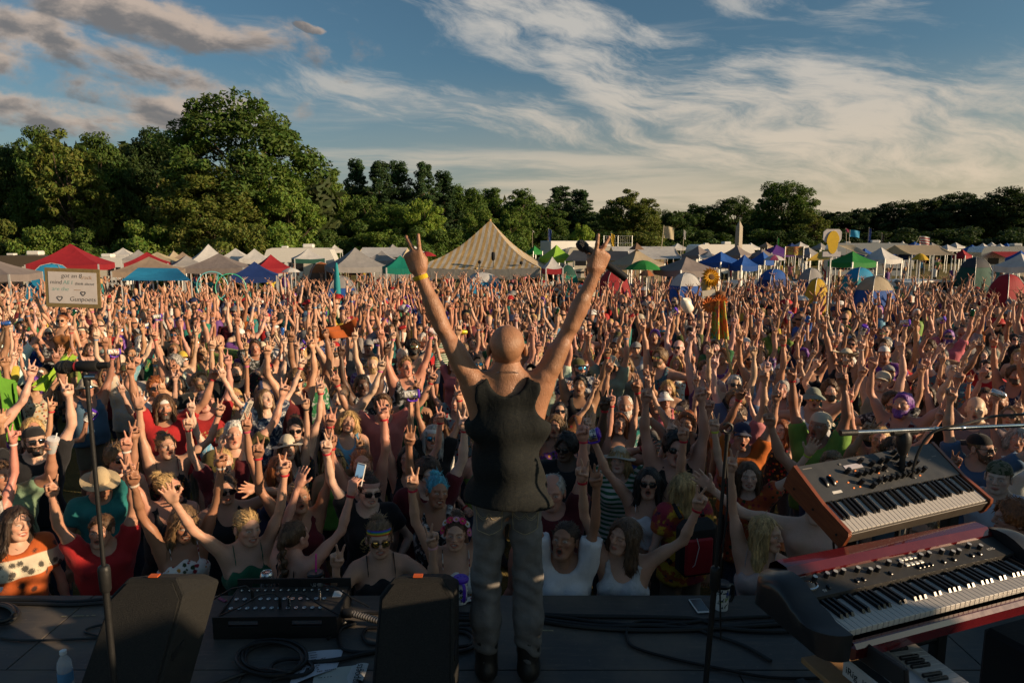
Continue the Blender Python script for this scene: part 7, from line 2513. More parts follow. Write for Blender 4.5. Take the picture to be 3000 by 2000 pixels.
# ------------------------------------------------------------------ person on someone's shoulders with the hand-written sign
def sign_holder():
 Y = 12.0
 fc = at(184, 938, Y)
 scl = 1.0
 arms = {-1: (((.50, -.15, .85), (.30, -.05, .95)), 'grip'), 1: 'down:open'}
 arms[1] = spec(arms[1])
 b = build_body(arms, 'f', 'smile', (2, 0, 4), h=.018, hh=.0065, hd=.0075, seed=5)
 me = fast_mesh('person_body', b['V'], b['Q'], mats=[MATS['skin']], attrs={'paint': b['P']})
 V, Q = garment(b, 'cami', .016, 9)
 tm = fast_mesh('shirt', V, Q, mats=[MATS['cloth']])
 lk = dict(skin=(.50, .27, .17), top='cami', topc=(.20, .075, .02), hair='bun', hairc=HAIR['red'], glasses='dark', low='shorts', lowc=(.15, .15, .05), band={})
 o = assemble(b, me, tm, (fc.x, Y, fc.z - 1.585), .12, 1.0, lk, 0)
 tag(o, 'person in rust brown camisole riding on shoulders, holding up the hand-written sign', 'person', 'people in the crowd')
 PEOPLE.append(o)
 # bearer below
 b2 = build_body({-1: spec('bent:fist'), 1: spec('bent:fist')}, 'm', 'smile', (0, 0, 0), h=.022, hh=.009, hd=.009, seed=6)
 me2 = fast_mesh('person_body', b2['V'], b2['Q'], mats=[MATS['skin']], attrs={'paint': b2['P']})
 V, Q = garment(b2, 'tee', .02, 9)
 lk = dict(skin=SKIN[3], top='tee', topc=CLOTH['lime'], hair='short', hairc=HAIR['brown'], band={})
 o2 = assemble(b2, me2, fast_mesh('shirt', V, Q, mats=[MATS['cloth']]), (fc.x + .02, Y + .12, 0), .12, .98, lk, 1)
 tag(o2, 'person in lime green T-shirt carrying the sign holder on the shoulders', 'person', 'people in the crowd')
 PEOPLE.append(o2); OCC.append((fc.x, Y))
 # the sign
 c = at(214, 844, Y - .18)
 w, h = 150 / FPX * (Y * 1.0), 113 / FPX * (Y * 1.0)
 rt = empty('hand_written_sign', label='white hand-lettered cardboard sign with hearts held above the crowd, left', cat='sign')
 rt.location = c; rt.rotation_euler = (0, R(2.5), .10)
 MB().box((0, 0, 0), (w, .012, h), bev=.003).build('backing_board', mat('cardboard', (.19, .14, .06), .8, var=.2), rt)
 MB().box((0, -.0085, .004), (w * .875, .004, h * .80)).build('paper', mat('sign_paper', (.52, .48, .47), .8, var=.08, scale=4), rt)
 def ink(txt, x, z, s, col, nm='lettering'):
  cu = bpy.data.curves.new('t', 'FONT'); cu.body = txt; cu.size = s; cu.extrude = .0008
  cu.shear = .15; cu.offset = -.011 * s
  to = bpy.data.objects.new('t', cu); COL.objects.link(to)
  dg = bpy.context.evaluated_depsgraph_get()
  mm = bpy.data.meshes.new_from_object(to.evaluated_get(dg))
  bpy.data.objects.remove(to)
  lo = link(nm, mm, rt, mat('ink_%s' % col, {'black': (.09, .085, .09), 'teal': (.16, .34, .31), 'red': (.45, .18, .16), 'brown': (.34, .19, .08)}[col], .7))
  if not mm.materials: mm.materials.append(MATS['ink_' + col])
  lo.rotation_euler = (R(90), 0, 0); lo.location = (x, -.0118, z)
  return lo
 u = w / 150.0
 ink('got an 8', -30 * u, 30 * u, 17 * u, 'black'); ink('track', 22 * u, 27 * u, 15 * u, 'brown')
 ink('mind', -61 * u, 11 * u, 16 * u, 'black'); ink('All I', -26 * u, 11 * u, 16 * u, 'teal'); ink('think about', 6 * u, 10 * u, 11.5 * u, 'black')
 ink('are the', -57 * u, -8 * u, 16 * u, 'teal')
 ink('Gunpoets', -10 * u, -37 * u, 18 * u, 'black')
 for hx, hz, hs in ((28 * u, -14 * u, 7 * u), (-36 * u, -30 * u, 8 * u)):
  pts = []
  for k in range(21):
   t = 2 * math.pi * k / 20
   pts.append((hx + hs * .9 * math.sin(t) ** 3, -.0125, hz + hs * (.8 * math.cos(t) - .3 * math.cos(2 * t) - .12 * math.cos(3 * t))))
  MB().tube(pts, .9 * u, 5, False).build('heart', MATS['ink_black'], rt)
 MB().tube([(4 * u, -.0125, -5 * u), (22 * u, -.0125, -5 * u)], .7 * u, 5).build('dash', MATS['ink_brown'], rt)
sign_holder()


def held_cloth(pts, col, name, label, cat='cloth'):
 P = [at(a, b_, Y_) for a, b_, Y_ in pts]
 c = sum(P, Vector()) / 4
 Q = [p_ - c for p_ in P]
 o = MB().grid(lambda u, v: (lambda p_: (p_.x, p_.y + .07 * math.sin(u * 9 + v * 3) - .03, p_.z - .10 * math.sin(u * math.pi) * v + .02 * math.sin(v * 11 + u * 4)))(Q[3].lerp(Q[2], u).lerp(Q[0].lerp(Q[1], u), v)), 20, 12).build(name, None, None, True)
 o.data.materials.append(MATS['cloth']); o.color = tuple(col) + (1,); o.location = c
 tag(o, label, cat)
held_cloth([(205, 1022, 8.6), (232, 1030, 8.7), (130, 1150, 8.2), (96, 1130, 8.2)], (.24, .38, .03), 'green_cloth', 'long lime green cloth hanging below the sign holder, left')
held_cloth([(0, 1062, 7.4), (64, 1120, 7.6), (70, 1290, 7.2), (10, 1290, 7.2)], (.09, .24, .02), 'green_cloth', 'bright green cloth held at the left picture edge')
held_cloth([(930, 945, 10.2), (1052, 928, 10.4), (1040, 985, 10.3), (935, 1000, 10.2)], (.32, .075, .015), 'rust_cloth', 'rust orange cloth stretched between two hands left of the singer')


# ------------------------------------------------------------------ the rest of the near crowd: posed bodies shared between people
POSES = [('up:v', 'up:v'), ('wide:v', 'high:v'), ('high:v', 'down:open'), ('up:v', 'wide:v'), ('down:open', 'high:v'), ('wide:v', 'wide:v'),
   ('high:v', 'bent:v'), ('high:v', 'up:v'), ('cross:v', 'hip:fist'), ('high:grip', 'up:v'), ('up:v', 'up:grip'), ('down:open', 'up:grip'),
   ('up:three', 'wide:v'), ('fwd:v', 'down:open'), ('high:v', 'wide:open'), ('up:point', 'down:open'), ('bent:v', 'up:v'), ('up:open', 'high:v'),
   ('high:v', 'high:v'), ('hip:fist', 'high:v'), ('down:open', 'wide:v'), ('up:horn', 'down:open'), ('face:open', 'face:open'), ('down:open', 'bent:grip'), ('up:v', 'high:v'), ('down:open', 'fwd:v')]
FACES = ['sing', 'smile', 'shout', 'none', 'sing', 'smile', 'shout', 'shut']
VAR = []
for i, (al, ar) in enumerate(POSES):
 bd = 'f' if i % 2 else 'm'
 arms = {-1: spec(al), 1: spec(ar)}
 b = build_body(arms, bd, FACES[i % len(FACES)], (8 + (i * 5) % 9, (i * 7) % 13 - 6, (i * 11) % 31 - 15), h=.031, hh=.0112, hd=.0108, jitter=.09, seed=100 + i, girth=(1.0, 1.0, 1.16, .97)[i % 4], ears=(i % 3 != 0))
 v = dict(b=b, arms=arms, fem=bd == 'f')
 v['body'] = fast_mesh('crowd_body', b['V'], b['Q'], mats=[MATS['skin']], attrs={'paint': b['P']})
 v['tops'] = {}
 for k in (('tee', 'tank') if bd == 'm' else (('tee', 'tank'), ('tank', 'cami'), ('tee', 'cami'))[i % 3]):
  V, Q = garment(b, k, .030, 50 + i)
  v['tops'][k] = fast_mesh('crowd_' + k, V, Q, mats=[MATS['cloth']])
 VAR.append(v)

def zone(px):
 if px < 330: return 'far left'
 if px < 760: return 'left third'
 if px < 1180: return 'left of singer'
 if px < 1380: return "by singer's left arm"
 if px < 1640: return 'behind singer'
 if px < 1880: return "by singer's right arm"
 if px < 2280: return 'right third'
 if px < 2650: return 'behind keyboards'
 return 'far right'
ORD = ['first', 'second', 'third', 'fourth', 'fifth', 'sixth', 'seventh', 'eighth', 'ninth', 'tenth', 'eleventh', 'twelfth', 'thirteenth', 'fourteenth', 'fifteenth', 'sixteenth', 'seventeenth', 'eighteenth', 'nineteenth', 'twentieth', 'twenty-first', 'twenty-second', 'twenty-third', 'twenty-fourth']

N_NEAR = 248
topw = ['black'] * 6 + ['white'] * 4 + ['grey'] * 4 + ['navy'] * 3 + ['red'] * 2 + ['maroon'] * 3 + ['teal'] * 2 + ['green'] * 2 + ['lime', 'purple', 'purple', 'yellow', 'orange', 'denim blue', 'denim blue', 'pink', 'pink', 'sky blue', 'olive', 'brown', 'cream', 'cream', 'blue', 'blue']
hairw = ['dark brown'] * 5 + ['brown'] * 6 + ['light brown'] * 5 + ['blond'] * 5 + ['black'] * 2 + ['red'] * 2 + ['grey', 'grey', 'white', 'purple']
cand = []
rr = random.Random(21)
# jittered rows, kept clear of people already standing
yy = 4.85
row = 0
while yy < 40 and len(cand) < 1400:
 half = .75 * (yy * 1.02 + .4) + .5
 step = .58 + .017 * (yy - 4)
 x = -half + rr.uniform(0, step)
 while x < half:
  X, Y = x + rr.uniform(-.17, .17), yy + rr.uniform(-.20, .20)
  if all((X - a) ** 2 + (Y - c) ** 2 > .44 ** 2 for a, c in OCC[-160:] + OCC[:60]):
   cand.append((X, Y, row)); OCC.append((X, Y))
  x += step
 yy += .64 + .018 * (yy - 4)
 row += 1
used_labels = {}
def random_person(X, Y, row, n):
 v = VAR[rr.randrange(len(VAR))]
 if n % 7 and v['arms'][1][0] in ('down', 'face') and v['arms'][-1][0] in ('down', 'face'): v = VAR[rr.randrange(9)]
 fem = v['fem']
 scl = rr.gauss(.965 if fem else 1.045, .035)
 top = rr.choice(list(v['tops'].keys()))
 tc = rr.choice(topw)
 pat = rr.choice([None] * 6 + ['floral', 'stripe', 'marble', 'emblem', 'floral', 'marble']) if tc not in ('lime',) else None
 hair = rr.choice(['long', 'long', 'wavy', 'bob', 'bun', 'tail', 'fringe', 'wavy'] if fem else ['short', 'short', 'buzz', 'quiff', 'curly', 'mess', 'receding', 'short', None])
 hc = rr.choice(hairw)
 if hair == 'receding': hc = rr.choice(['grey', 'white', 'brown'])
 skin = rr.choice(SKIN) if rr.random() > .045 else rr.choice(DARKSKIN)
 if skin in DARKSKIN: hc = 'black'
 lk = dict(skin=tuple(c * rr.uniform(.92, 1.08) for c in skin), top=top, topc=tuple(c * rr.uniform(.8, 1.15) for c in CLOTH[tc]), pat=pat, hair=hair, hairc=HAIR[hc], low=rr.choice(['jeans', 'shorts', 'shorts']), lowc=rr.choice([(.03, .04, .07), (.02, .02, .025), (.07, .09, .15), (.16, .13, .09)]))
 hatn = ''
 if rr.random() < .27:
  hk = rr.choice(['cap', 'cap', 'backcap', 'straw', 'bucket', 'band', 'cowboy'])
  hcn = rr.choice({'straw': ['cream', 'yellow'], 'cowboy': ['brown', 'cream', 'black']}.get(hk, ['black', 'navy', 'white', 'grey', 'red', 'olive', 'cream']))
  lk['hat'] = hk; lk['hatc'] = CLOTH[hcn]
  if hair in ('short', 'curly', 'mess', 'quiff', None): lk['hair'] = 'buzz'
  hatn = hcn + ' ' + {'cap': 'cap', 'backcap': 'backward cap', 'straw': 'straw hat', 'bucket': 'bucket hat', 'band': 'headband', 'cowboy': 'cowboy hat'}[hk]
 if rr.random() < .36: lk['glasses'] = rr.choice(['dark', 'dark', 'dark', 'mirror', 'blue'])
 if not fem and rr.random() < .38: lk['beard'] = tuple(c * .8 for c in HAIR[hc])
 if rr.random() < .6:
  lk['band'] = {rr.choice((1, -1)): rr.choice([(.42, .02, .03), (.42, .02, .03), (.5, .45, .42), (.02, .02, .02), (.05, .2, .4), (.5, .1, .25)])}
 sx = -1 if rr.random() < .5 else 1
 o = assemble(v['b'], v['body'], v['tops'][top], (X, Y, 0), face_cam(X, Y) + rr.gauss(0, .22), scl, lk, 1)
 # label
 ups = sum(1 for s in (1, -1) if v['arms'][s][0] not in ('down', 'hip', 'face'))
 pose = {2: 'arms up', 1: 'one arm up', 0: 'arms low'}[ups]
 desc = hatn or (('bald' if hair is None else hc + ' hair'))
 patn = {'floral': 'floral ', 'stripe': 'striped ', 'marble': 'marbled ', 'emblem': 'printed '}.get(pat, '')
 px, py = project((X, Y, 1.6 * scl))
 lab = 'person in %s %s%s, %s, %s, %s row, %s' % (tc, patn, TOPNAME[top], desc, pose, ORD[min(row + 1, 23)], zone(px))
 if lab in used_labels:
  lab = lab.replace('person in', 'sunglassed person in' if 'glasses' in lk else 'bare-eyed person in')
 if lab in used_labels:
  lab += ' side'
 if len(lab.replace(',', ' ').split()) > 16: lab = lab.replace(', ' + pose, '')
 while len(lab.replace(',', ' ').split()) > 16 or lab in used_labels:
  lab = 'person in %s %s, %s, %s row, %s' % (tc, TOPNAME[top].split()[-1], desc, ORD[min(row + 1, 23)], zone(px)) if lab not in used_labels else lab + ' part'
 used_labels[lab] = 1
 tag(o, lab, 'person', 'people in the crowd')
 PEOPLE.append(o)
 for s in (1, -1):
  if v['arms'][s][1] == 'grip':
   kind = rr.choice(['mug_purple', 'mug_purple', 'mug_purple', 'mug_blue', 'mug_black', 'mug_orange', 'can_silver', 'can_yellow', 'can_green', 'can_blue', 'can_red', 'cup_pink'])
   nm = {'mug': kind.split('_')[1] + ' printed travel mug', 'can': kind.split('_')[1] + ' drink can', 'cup': 'pink drink tumbler'}[kind.split('_')[0]]
   hold(o, v['b'], s, kind, '%s held up by %s %s wearer, %s row, %s' % (nm, tc, TOPNAME[top].split()[-1], ORD[min(row + 1, 23)], zone(px)), 'drinks held up in the crowd', tilt=rr.uniform(5, 110))
 return o

cand = [c for c in cand if not (abs(project((c[0], c[1], 1.6))[0] - 184) < 62 and 7.6 < c[1] < 12.4)]
for n, (X, Y, row) in enumerate(cand[:N_NEAR]):
 random_person(X, Y, row, n)
FAR = cand[N_NEAR:]


# ------------------------------------------------------------------ the far crowd reads as one mass: one object of small whole figures
def far_crowd(spots):
 Vs, Fs, Cs = [], [], []
 nv = 0
 rg = random.Random(5)
 def ringtube(pts, rad, n, col, sy=1.0):
  nonlocal nv
  P = np.array(pts, float)
  rad = np.array(rad, float)
  m = len(P)
  T = np.gradient(P, axis=0); T /= np.linalg.norm(T, axis=1)[:, None] + 1e-9
  ref = np.array([0, 1.0, .01])
  U = np.cross(T, ref); U /= np.linalg.norm(U, axis=1)[:, None] + 1e-9
  W = np.cross(T, U)
  a = np.arange(n) * 2 * np.pi / n
  V = P[:, None, :] + rad[:, None, None] * (np.cos(a)[None, :, None] * U[:, None, :] + sy * np.sin(a)[None, :, None] * W[:, None, :])
  V = V.reshape(-1, 3)
  F = []
  for i in range(m - 1):
   for k in range(n):
    k2 = (k + 1) % n
    F.append((nv + i * n + k, nv + (i + 1) * n + k, nv + (i + 1) * n + k2, nv + i * n + k2))
  Fs.extend(F); Vs.append(V); Cs.append(np.tile(np.array(tuple(col) + (1,)), (len(V), 1)))
  nv += len(V)
 def figure(X, Y, yaw, scl, pose):
  nonlocal nv
  v0 = len(Vs)
  skin = rg.choice(SKIN) if rg.random() > .05 else DARKSKIN[1]
  tcol = CLOTH[rg.choice(topw)]
  hcol = HAIR[rg.choice(hairw)]
  lcol = rg.choice([(.03, .04, .07), (.02, .02, .02), (.10, .12, .18), (.2, .16, .1)])
  fem = rg.random() < .5
  w = .155 if fem else .18
  ringtube([(0, 0, .84), (0, 0, .95), (0, 0, 1.1), (0, 0, 1.30), (0, .01, 1.41), (0, .01, 1.455)], [.15, .165, .135 if fem else .15, w - .005, w * .9, .06], 8, tcol, .65)
  ringtube([(0, .01, 1.43), (0, 0, 1.52)], [.055, .052], 6, skin)
  ringtube([(0, -.01, 1.475), (0, -.03, 1.50), (0, -.02, 1.55), (0, -.01, 1.62), (0, 0, 1.68), (0, .01, 1.715)], [.02, .055, .072, .078, .062, .012], 8, skin, 1.2)
  lng = rg.random() < .5 and fem
  if rg.random() < .93:
   if rg.random() < .22:
    hc2 = CLOTH[rg.choice(['cream', 'white', 'black', 'navy', 'red', 'grey'])]
    br = rg.choice([.10, .15, .17])
    ringtube([(0, 0, 1.650), (0, 0, 1.655), (0, .01, 1.66), (0, .01, 1.71), (0, .01, 1.735)], [br, br, .086, .075, .02], 9, hc2, 1.12)
   ringtube([(0, .03, 1.36 if lng else 1.52), (0, .030, 1.58), (0, .018, 1.66), (0, .02, 1.715), (0, .02, 1.735)], [.07 if lng else .06, .083, .086, .06, .01], 8, hcol, 1.1)
  if rg.random() < .35:
   ringtube([(-.065, -.085, 1.595), (0, -.108, 1.592), (.065, -.085, 1.595)], [.019, .019, .019], 5, (.01, .01, .012), .5)
  for s in (-1, 1):
   ringtube([(s * .09, 0, .88), (s * .10, 0, .5), (s * .10, .02, .05)], [.095, .062, .045], 5, lcol)
   up = pose[(s + 1) // 2]
   sh = np.array([s * (w - .005), .01, 1.40])
   if up == 1:
    d1 = nrm(np.array([s * rg.uniform(.05, .65), rg.uniform(-.35, .1), .9])); d2 = nrm(d1 + np.array([-s * rg.uniform(.0, .45), rg.uniform(-.3, .05), .35]))
    sh[2] += .03
   elif up == 2:
    d1 = nrm(np.array([s * .7, -.4, -.3])); d2 = nrm(np.array([-s * .1, -.3, .9]))
   else:
    d1 = nrm(np.array([s * .25, 0, -1])); d2 = nrm(np.array([s * .05, -.3, -1]))
   el = sh + d1 * .285; wr = el + d2 * .25
   sl = rg.random() < .5
   ringtube([sh - d1 * .04, sh + d1 * .14], [.056, .049], 6, tcol if sl else skin)
   ringtube([sh + d1 * .05, el, el + d2 * .08, wr], [.043, .035, .036, .022], 6, skin)
   hx = np.array([1.0, 0, 0])
   ringtube([wr - d2 * .01, wr + d2 * .04, wr + d2 * .095], [.024, .040, .034], 6, skin, .5)
   if up:
    for q in ((-.25, .25) if rg.random() < .8 else (-.4, -.1, .15, .4)):
     ringtube([wr + d2 * .085 + hx * q * .08, wr + d2 * .185 + hx * q * .32], [.0105, .008], 4, skin)
   if rg.random() < .5:
    ringtube([wr - d2 * .03, wr - d2 * .005], [.031, .031], 6, rg.choice([(.42, .02, .03), (.5, .5, .5), (.05, .05, .05), (.1, .3, .5)]))
  c, s_ = math.cos(yaw), math.sin(yaw)
  for j in range(v0, len(Vs)):
   V = Vs[j] * scl
   Vs[j] = np.stack([V[:, 0] * c - V[:, 1] * s_ + X, V[:, 0] * s_ + V[:, 1] * c + Y, V[:, 2]], 1)
 for X, Y, up in spots:
  p = rg.random()
  pose = (1, 1) if p < .46 else ((1, 0) if p < .68 else ((0, 1) if p < .88 else (2, 1)))
  if not up: pose = rg.choice([(0, 0), (0, 2), (0, 0), (1, 1)])
  figure(X, Y, face_cam(X, Y) + rg.gauss(0, .25 if up else 1.2), rg.gauss(1.0, .05), pose)
 V = np.concatenate(Vs)
 m = bpy.data.materials.new('crowd_paint'); m.use_nodes = True
 t = NT(m.node_tree); bs = m.node_tree.nodes['Principled BSDF']
 a = t.new('ShaderNodeAttribute', attribute_name='tint')
 n = t.noise(t.new('ShaderNodeTexCoord').outputs['Object'], 18, 3, .6).outputs[0]
 k = t.lin(n, .3, .7, .82, 1.15)
 t.put(bs.inputs['Base Color'], t.mix(1.0, a.outputs['Color'], t.comb(k, k, k), 'MULTIPLY'))
 bs.inputs['Roughness'].default_value = .65; bs.inputs['Specular IOR Level'].default_value = .3
 me = fast_mesh('crowd', V, Q=np.array(Fs), mats=[m], attrs={'tint': np.concatenate(Cs)})
 o = link('crowd', me)
 tag(o, 'far part of the audience, a mass of raised arms behind the nearer people', 'crowd', kind='stuff')
 return o

far_spots = []
for X, Y, row in FAR:
 px, py = project((X, Y, 1.6))
 # the packed audience ends earlier on the left and right than in the middle
 lim = 30 if 900 < px < 2000 else (26 if px < 900 else 27)
 if Y < lim: far_spots.append((X, Y, True))
for _ in range(150):
 Y = rr.uniform(28, 75)
 X = rr.uniform(-.76, .78) * Y
 far_spots.append((X, Y, rr.random() < .3))
far_crowd(far_spots)
print('PEOPLE', len(PEOPLE), 'FAR', len(far_spots))

# ================================================================== things on the stage
BLK = mat('gear_black', (.013, .013, .013), .5, bump=.15)
TEX = mat('cabinet_carpet', (.011, .011, .010), .85, var=.4, scale=60, bump=.6)
CHR = mat('chrome', (.55, .55, .55), .18, metal=1)
SILV = MATS['silver']

def wedge(px_top, px_bot, label, lit_side):
 """floor monitor: sloping grille towards the camera, clipped upper corners"""
 zt = STAGE_Z + .60
 t = at(px_top, 1690, 2.95)
 k = (zt - CAM_H) / (t.z - CAM_H)
 T = Vector((0, 0, CAM_H)) + (t - Vector((0, 0, CAM_H))) * k
 b = at(px_bot, 2000, 2.5)
 yb = T.y - .52
 xb = (px_bot - 1500) / FPX * (yb * math.cos(PITCH) + (CAM_H - STAGE_Z - .05) * math.sin(PITCH)) * 1.0
 rt = empty('floor_monitor', (xb, yb, STAGE_Z), 0, label, 'monitor speaker', 'floor monitors at the stage front')
 dx = T.x - xb
 H, D = .60, .52
 w = .165
 ch = .055
 F = [(-w - .01, 0, .02), (w + .01, 0, .02), (w + dx, D * .90, H * .90), (w - ch + dx, D, H), (-w + ch + dx, D, H), (-w + dx, D * .90, H * .90)]
 B = [(-w, .42, .02), (w, .42, .02), (w + dx * 1.1, D + .30, H * .72), (w - ch + dx * 1.1, D + .27, H * .80), (-w + ch + dx * 1.1, D + .27, H * .80), (-w + dx * 1.1, D + .30, H * .72)]
 n = 6
 fs = [tuple(range(n)), tuple(range(2 * n - 1, n - 1, -1))] + [(k_, n + k_, n + (k_ + 1) % n, (k_ + 1) % n) for k_ in range(n)]
 o = MB()._add(F + B, [f[::-1] for f in fs]).build('cabinet', TEX, rt)
 bm = bmesh.new(); bm.from_mesh(o.data); bmesh.ops.recalc_face_normals(bm, faces=bm.faces); bmesh.ops.bevel(bm, geom=bm.edges[:], offset=.008, segments=1, affect='EDGES'); bm.to_mesh(o.data); bm.free()
 # grille: inset sheet slightly proud of the sloping face
 nv = Vector((0, -H, D)).normalized()
 c = sum((Vector(p) for p in F), Vector()) / 6
 G = [c + (Vector(p) - c) * .90 + nv * .012 for p in F]
 G2 = [c + (Vector(p) - c) * .90 + nv * .002 for p in F]
 fs2 = [tuple(range(n))] + [(k_, n + k_, n + (k_ + 1) % n, (k_ + 1) % n) for k_ in range(n)]
 g = MB()._add(G + G2, fs2).build('grille', mat('monitor_grille', (.013, .0125, .011), .8, var=.7, scale=140, bump=.9), rt)
 MB().box(Vector((dx, D + .012, H + .002)), (.042, .03, .005), M=Matrix.Rotation(0, 3, 'X')).build('orange_tape', mat('tape_orange', (.55, .10, .02), .6), rt)
 # side connector with its cable
 s = 1
 cpos = Vector((w + dx * .35 + .012, D * .45 + .08, .20))
 MB().lathe([(.013, -.0), (.015, .01), (.015, .05), (.011, .06)], 12, c=cpos, M=Matrix.Rotation(R(90), 3, 'Y')).build('connector', mat('connector_blue', (.02, .08, .28), .35), rt, True)
 MB().tube([cpos + Vector((.06, 0, 0)), cpos + Vector((.11, -.02, -.01)), cpos + Vector((.13, -.07, -.10)), cpos + Vector((.10, -.16, -.19)), cpos + Vector((.02, -.26, -.195))], .008, 7).build('speaker_cable', mat('cable_black', (.012, .012, .012), .45), rt, True)
 MB().box(Vector((w + dx * .55 + .004, D * .62 + .06, .33)), (.006, .11, .03)).build('side_handle', BLK, rt)
 return rt
wedge(448, 262, 'black floor monitor by the left microphone stand, orange tape on top', 1)
wedge(1224, 1195, "black floor monitor beside the singer's left leg, orange tape on top", 1)

# ---- stage box with sockets between two side plates
def stage_box():
 c = onz(808, 1868, STAGE_Z)
 rt = empty('stage_box', (c.x, c.y, STAGE_Z), .02, 'black audio stage box with rows of sockets left of the singer', 'stage box')
 w, d, h = .66, .36, .125
 def plate(y, x0, hh, nm):
  p = MB()
  # plate with two hand slots built from strips
  sl = [(-.24, -.10), (.10, .24)]
  z0, z1 = hh * .55, hh * .82
  p.box((0, y, z0 / 2), (w, .010, z0)); p.box((0, y, (z1 + hh) / 2), (w, .010, hh - z1))
  xs = [-w / 2, -.25, -.09, .09, .25, w / 2]
  for a, b in ((xs[0], xs[1]), (xs[2], xs[3]), (xs[4], xs[5])): p.box(((a + b) / 2, y, (z0 + z1) / 2), (b - a, .010, z1 - z0))
  return p.build(nm, BLK, rt)
 plate(0, 0, h, 'front_plate'); plate(d, 0, h + .03, 'rear_plate')
 for s in (-1, 1):
  MB().box((s * (w / 2 - .004), d / 2, .05), (.008, d - .012, .10)).build('end_plate', BLK, rt)
 MB()._add([(-w / 2 + .01, .006, .075), (w / 2 - .01, .006, .075), (w / 2 - .01, d - .006, .105), (-w / 2 + .01, d - .006, .105)], [(0, 1, 2, 3)]).build('socket_panel', mat('panel_dark', (.035, .032, .028), .5, var=.4, scale=30), rt)
 me = None
 sk = MB().lathe([(.010, .0), (.0115, .002), (.0115, .006), (.008, .006), (.008, .001), (0, .001)], 10).mesh('socket', [MATS['chrome']], True, 40)
 for r_ in range(4):
  for k in range(12):
   y = .06 + .085 * r_
   x = -.29 + .045 * k
   link('socket', sk, rt, loc=(x, y, .076 + .030 * (y - .006) / (d - .012)), rot=(R(5), 0, 0))
 for k, (x, y) in enumerate(((-.02, .15), (.03, .15), (-.20, .23), (.18, .23))):
  MB().lathe([(.009, .0), (.010, .02), (.009, .05), (.006, .065)], 10, c=(x, y, .09)).build('plug', CHR if k % 2 else BLK, rt, True)
  sg = -1 if k % 2 == 0 else 1
  MB().tube([(x, y, .15), (x + sg * .03, y - .01, .185), (x + sg * .10, y - .03, .18), (x + sg * .20, y - .06, .13), (x + sg * .30, y - .10, .10)], .0045, 6).build('plug_cable', MATS['cable_black'], rt, True)
 MB().box((.27, .28, .098), (.05, .06, .004), M=Matrix.Rotation(R(5), 3, 'X')).build('white_label', MATS['white_plastic'], rt)
 # braided multicore leaving on the right
 pts = [(w / 2, .12, .07), (w / 2 + .05, .12, .07), (w / 2 + .12, .11, .055), (w / 2 + .22, .10, .03), (w / 2 + .36, .10, .022), (w / 2 + .52, .12, .022)]
 MB().lathe([(.022, 0), (.026, .01), (.026, .05), (.02, .06)], 14, c=(w / 2, .12, .07), M=Matrix.Rotation(R(90), 3, 'Y')).build('gland', BLK, rt, True)
 m = bpy.data.materials.new('braid'); m.use_nodes = True
 t = NT(m.node_tree); b = m.node_tree.nodes['Principled BSDF']
 tc = t.new('ShaderNodeTexCoord').outputs['Object']
 x, y, z = t.sep(tc)
 wv = t.m('SINE', t.add(t.mul(x, 420.0), t.mul(t.m('ABSOLUTE', t.sub(y, .11)), 300.0)))
 t.put(b.inputs['Base Color'], t.mix(t.smooth(wv, -.2, .3), (.05, .045, .04, 1), (.45, .40, .34, 1))); b.inputs['Metallic'].default_value = .6; b.inputs['Roughness'].default_value = .4
 MB().tube(pts, .019, 12).build('braided_cable', m, rt, True)
stage_box()

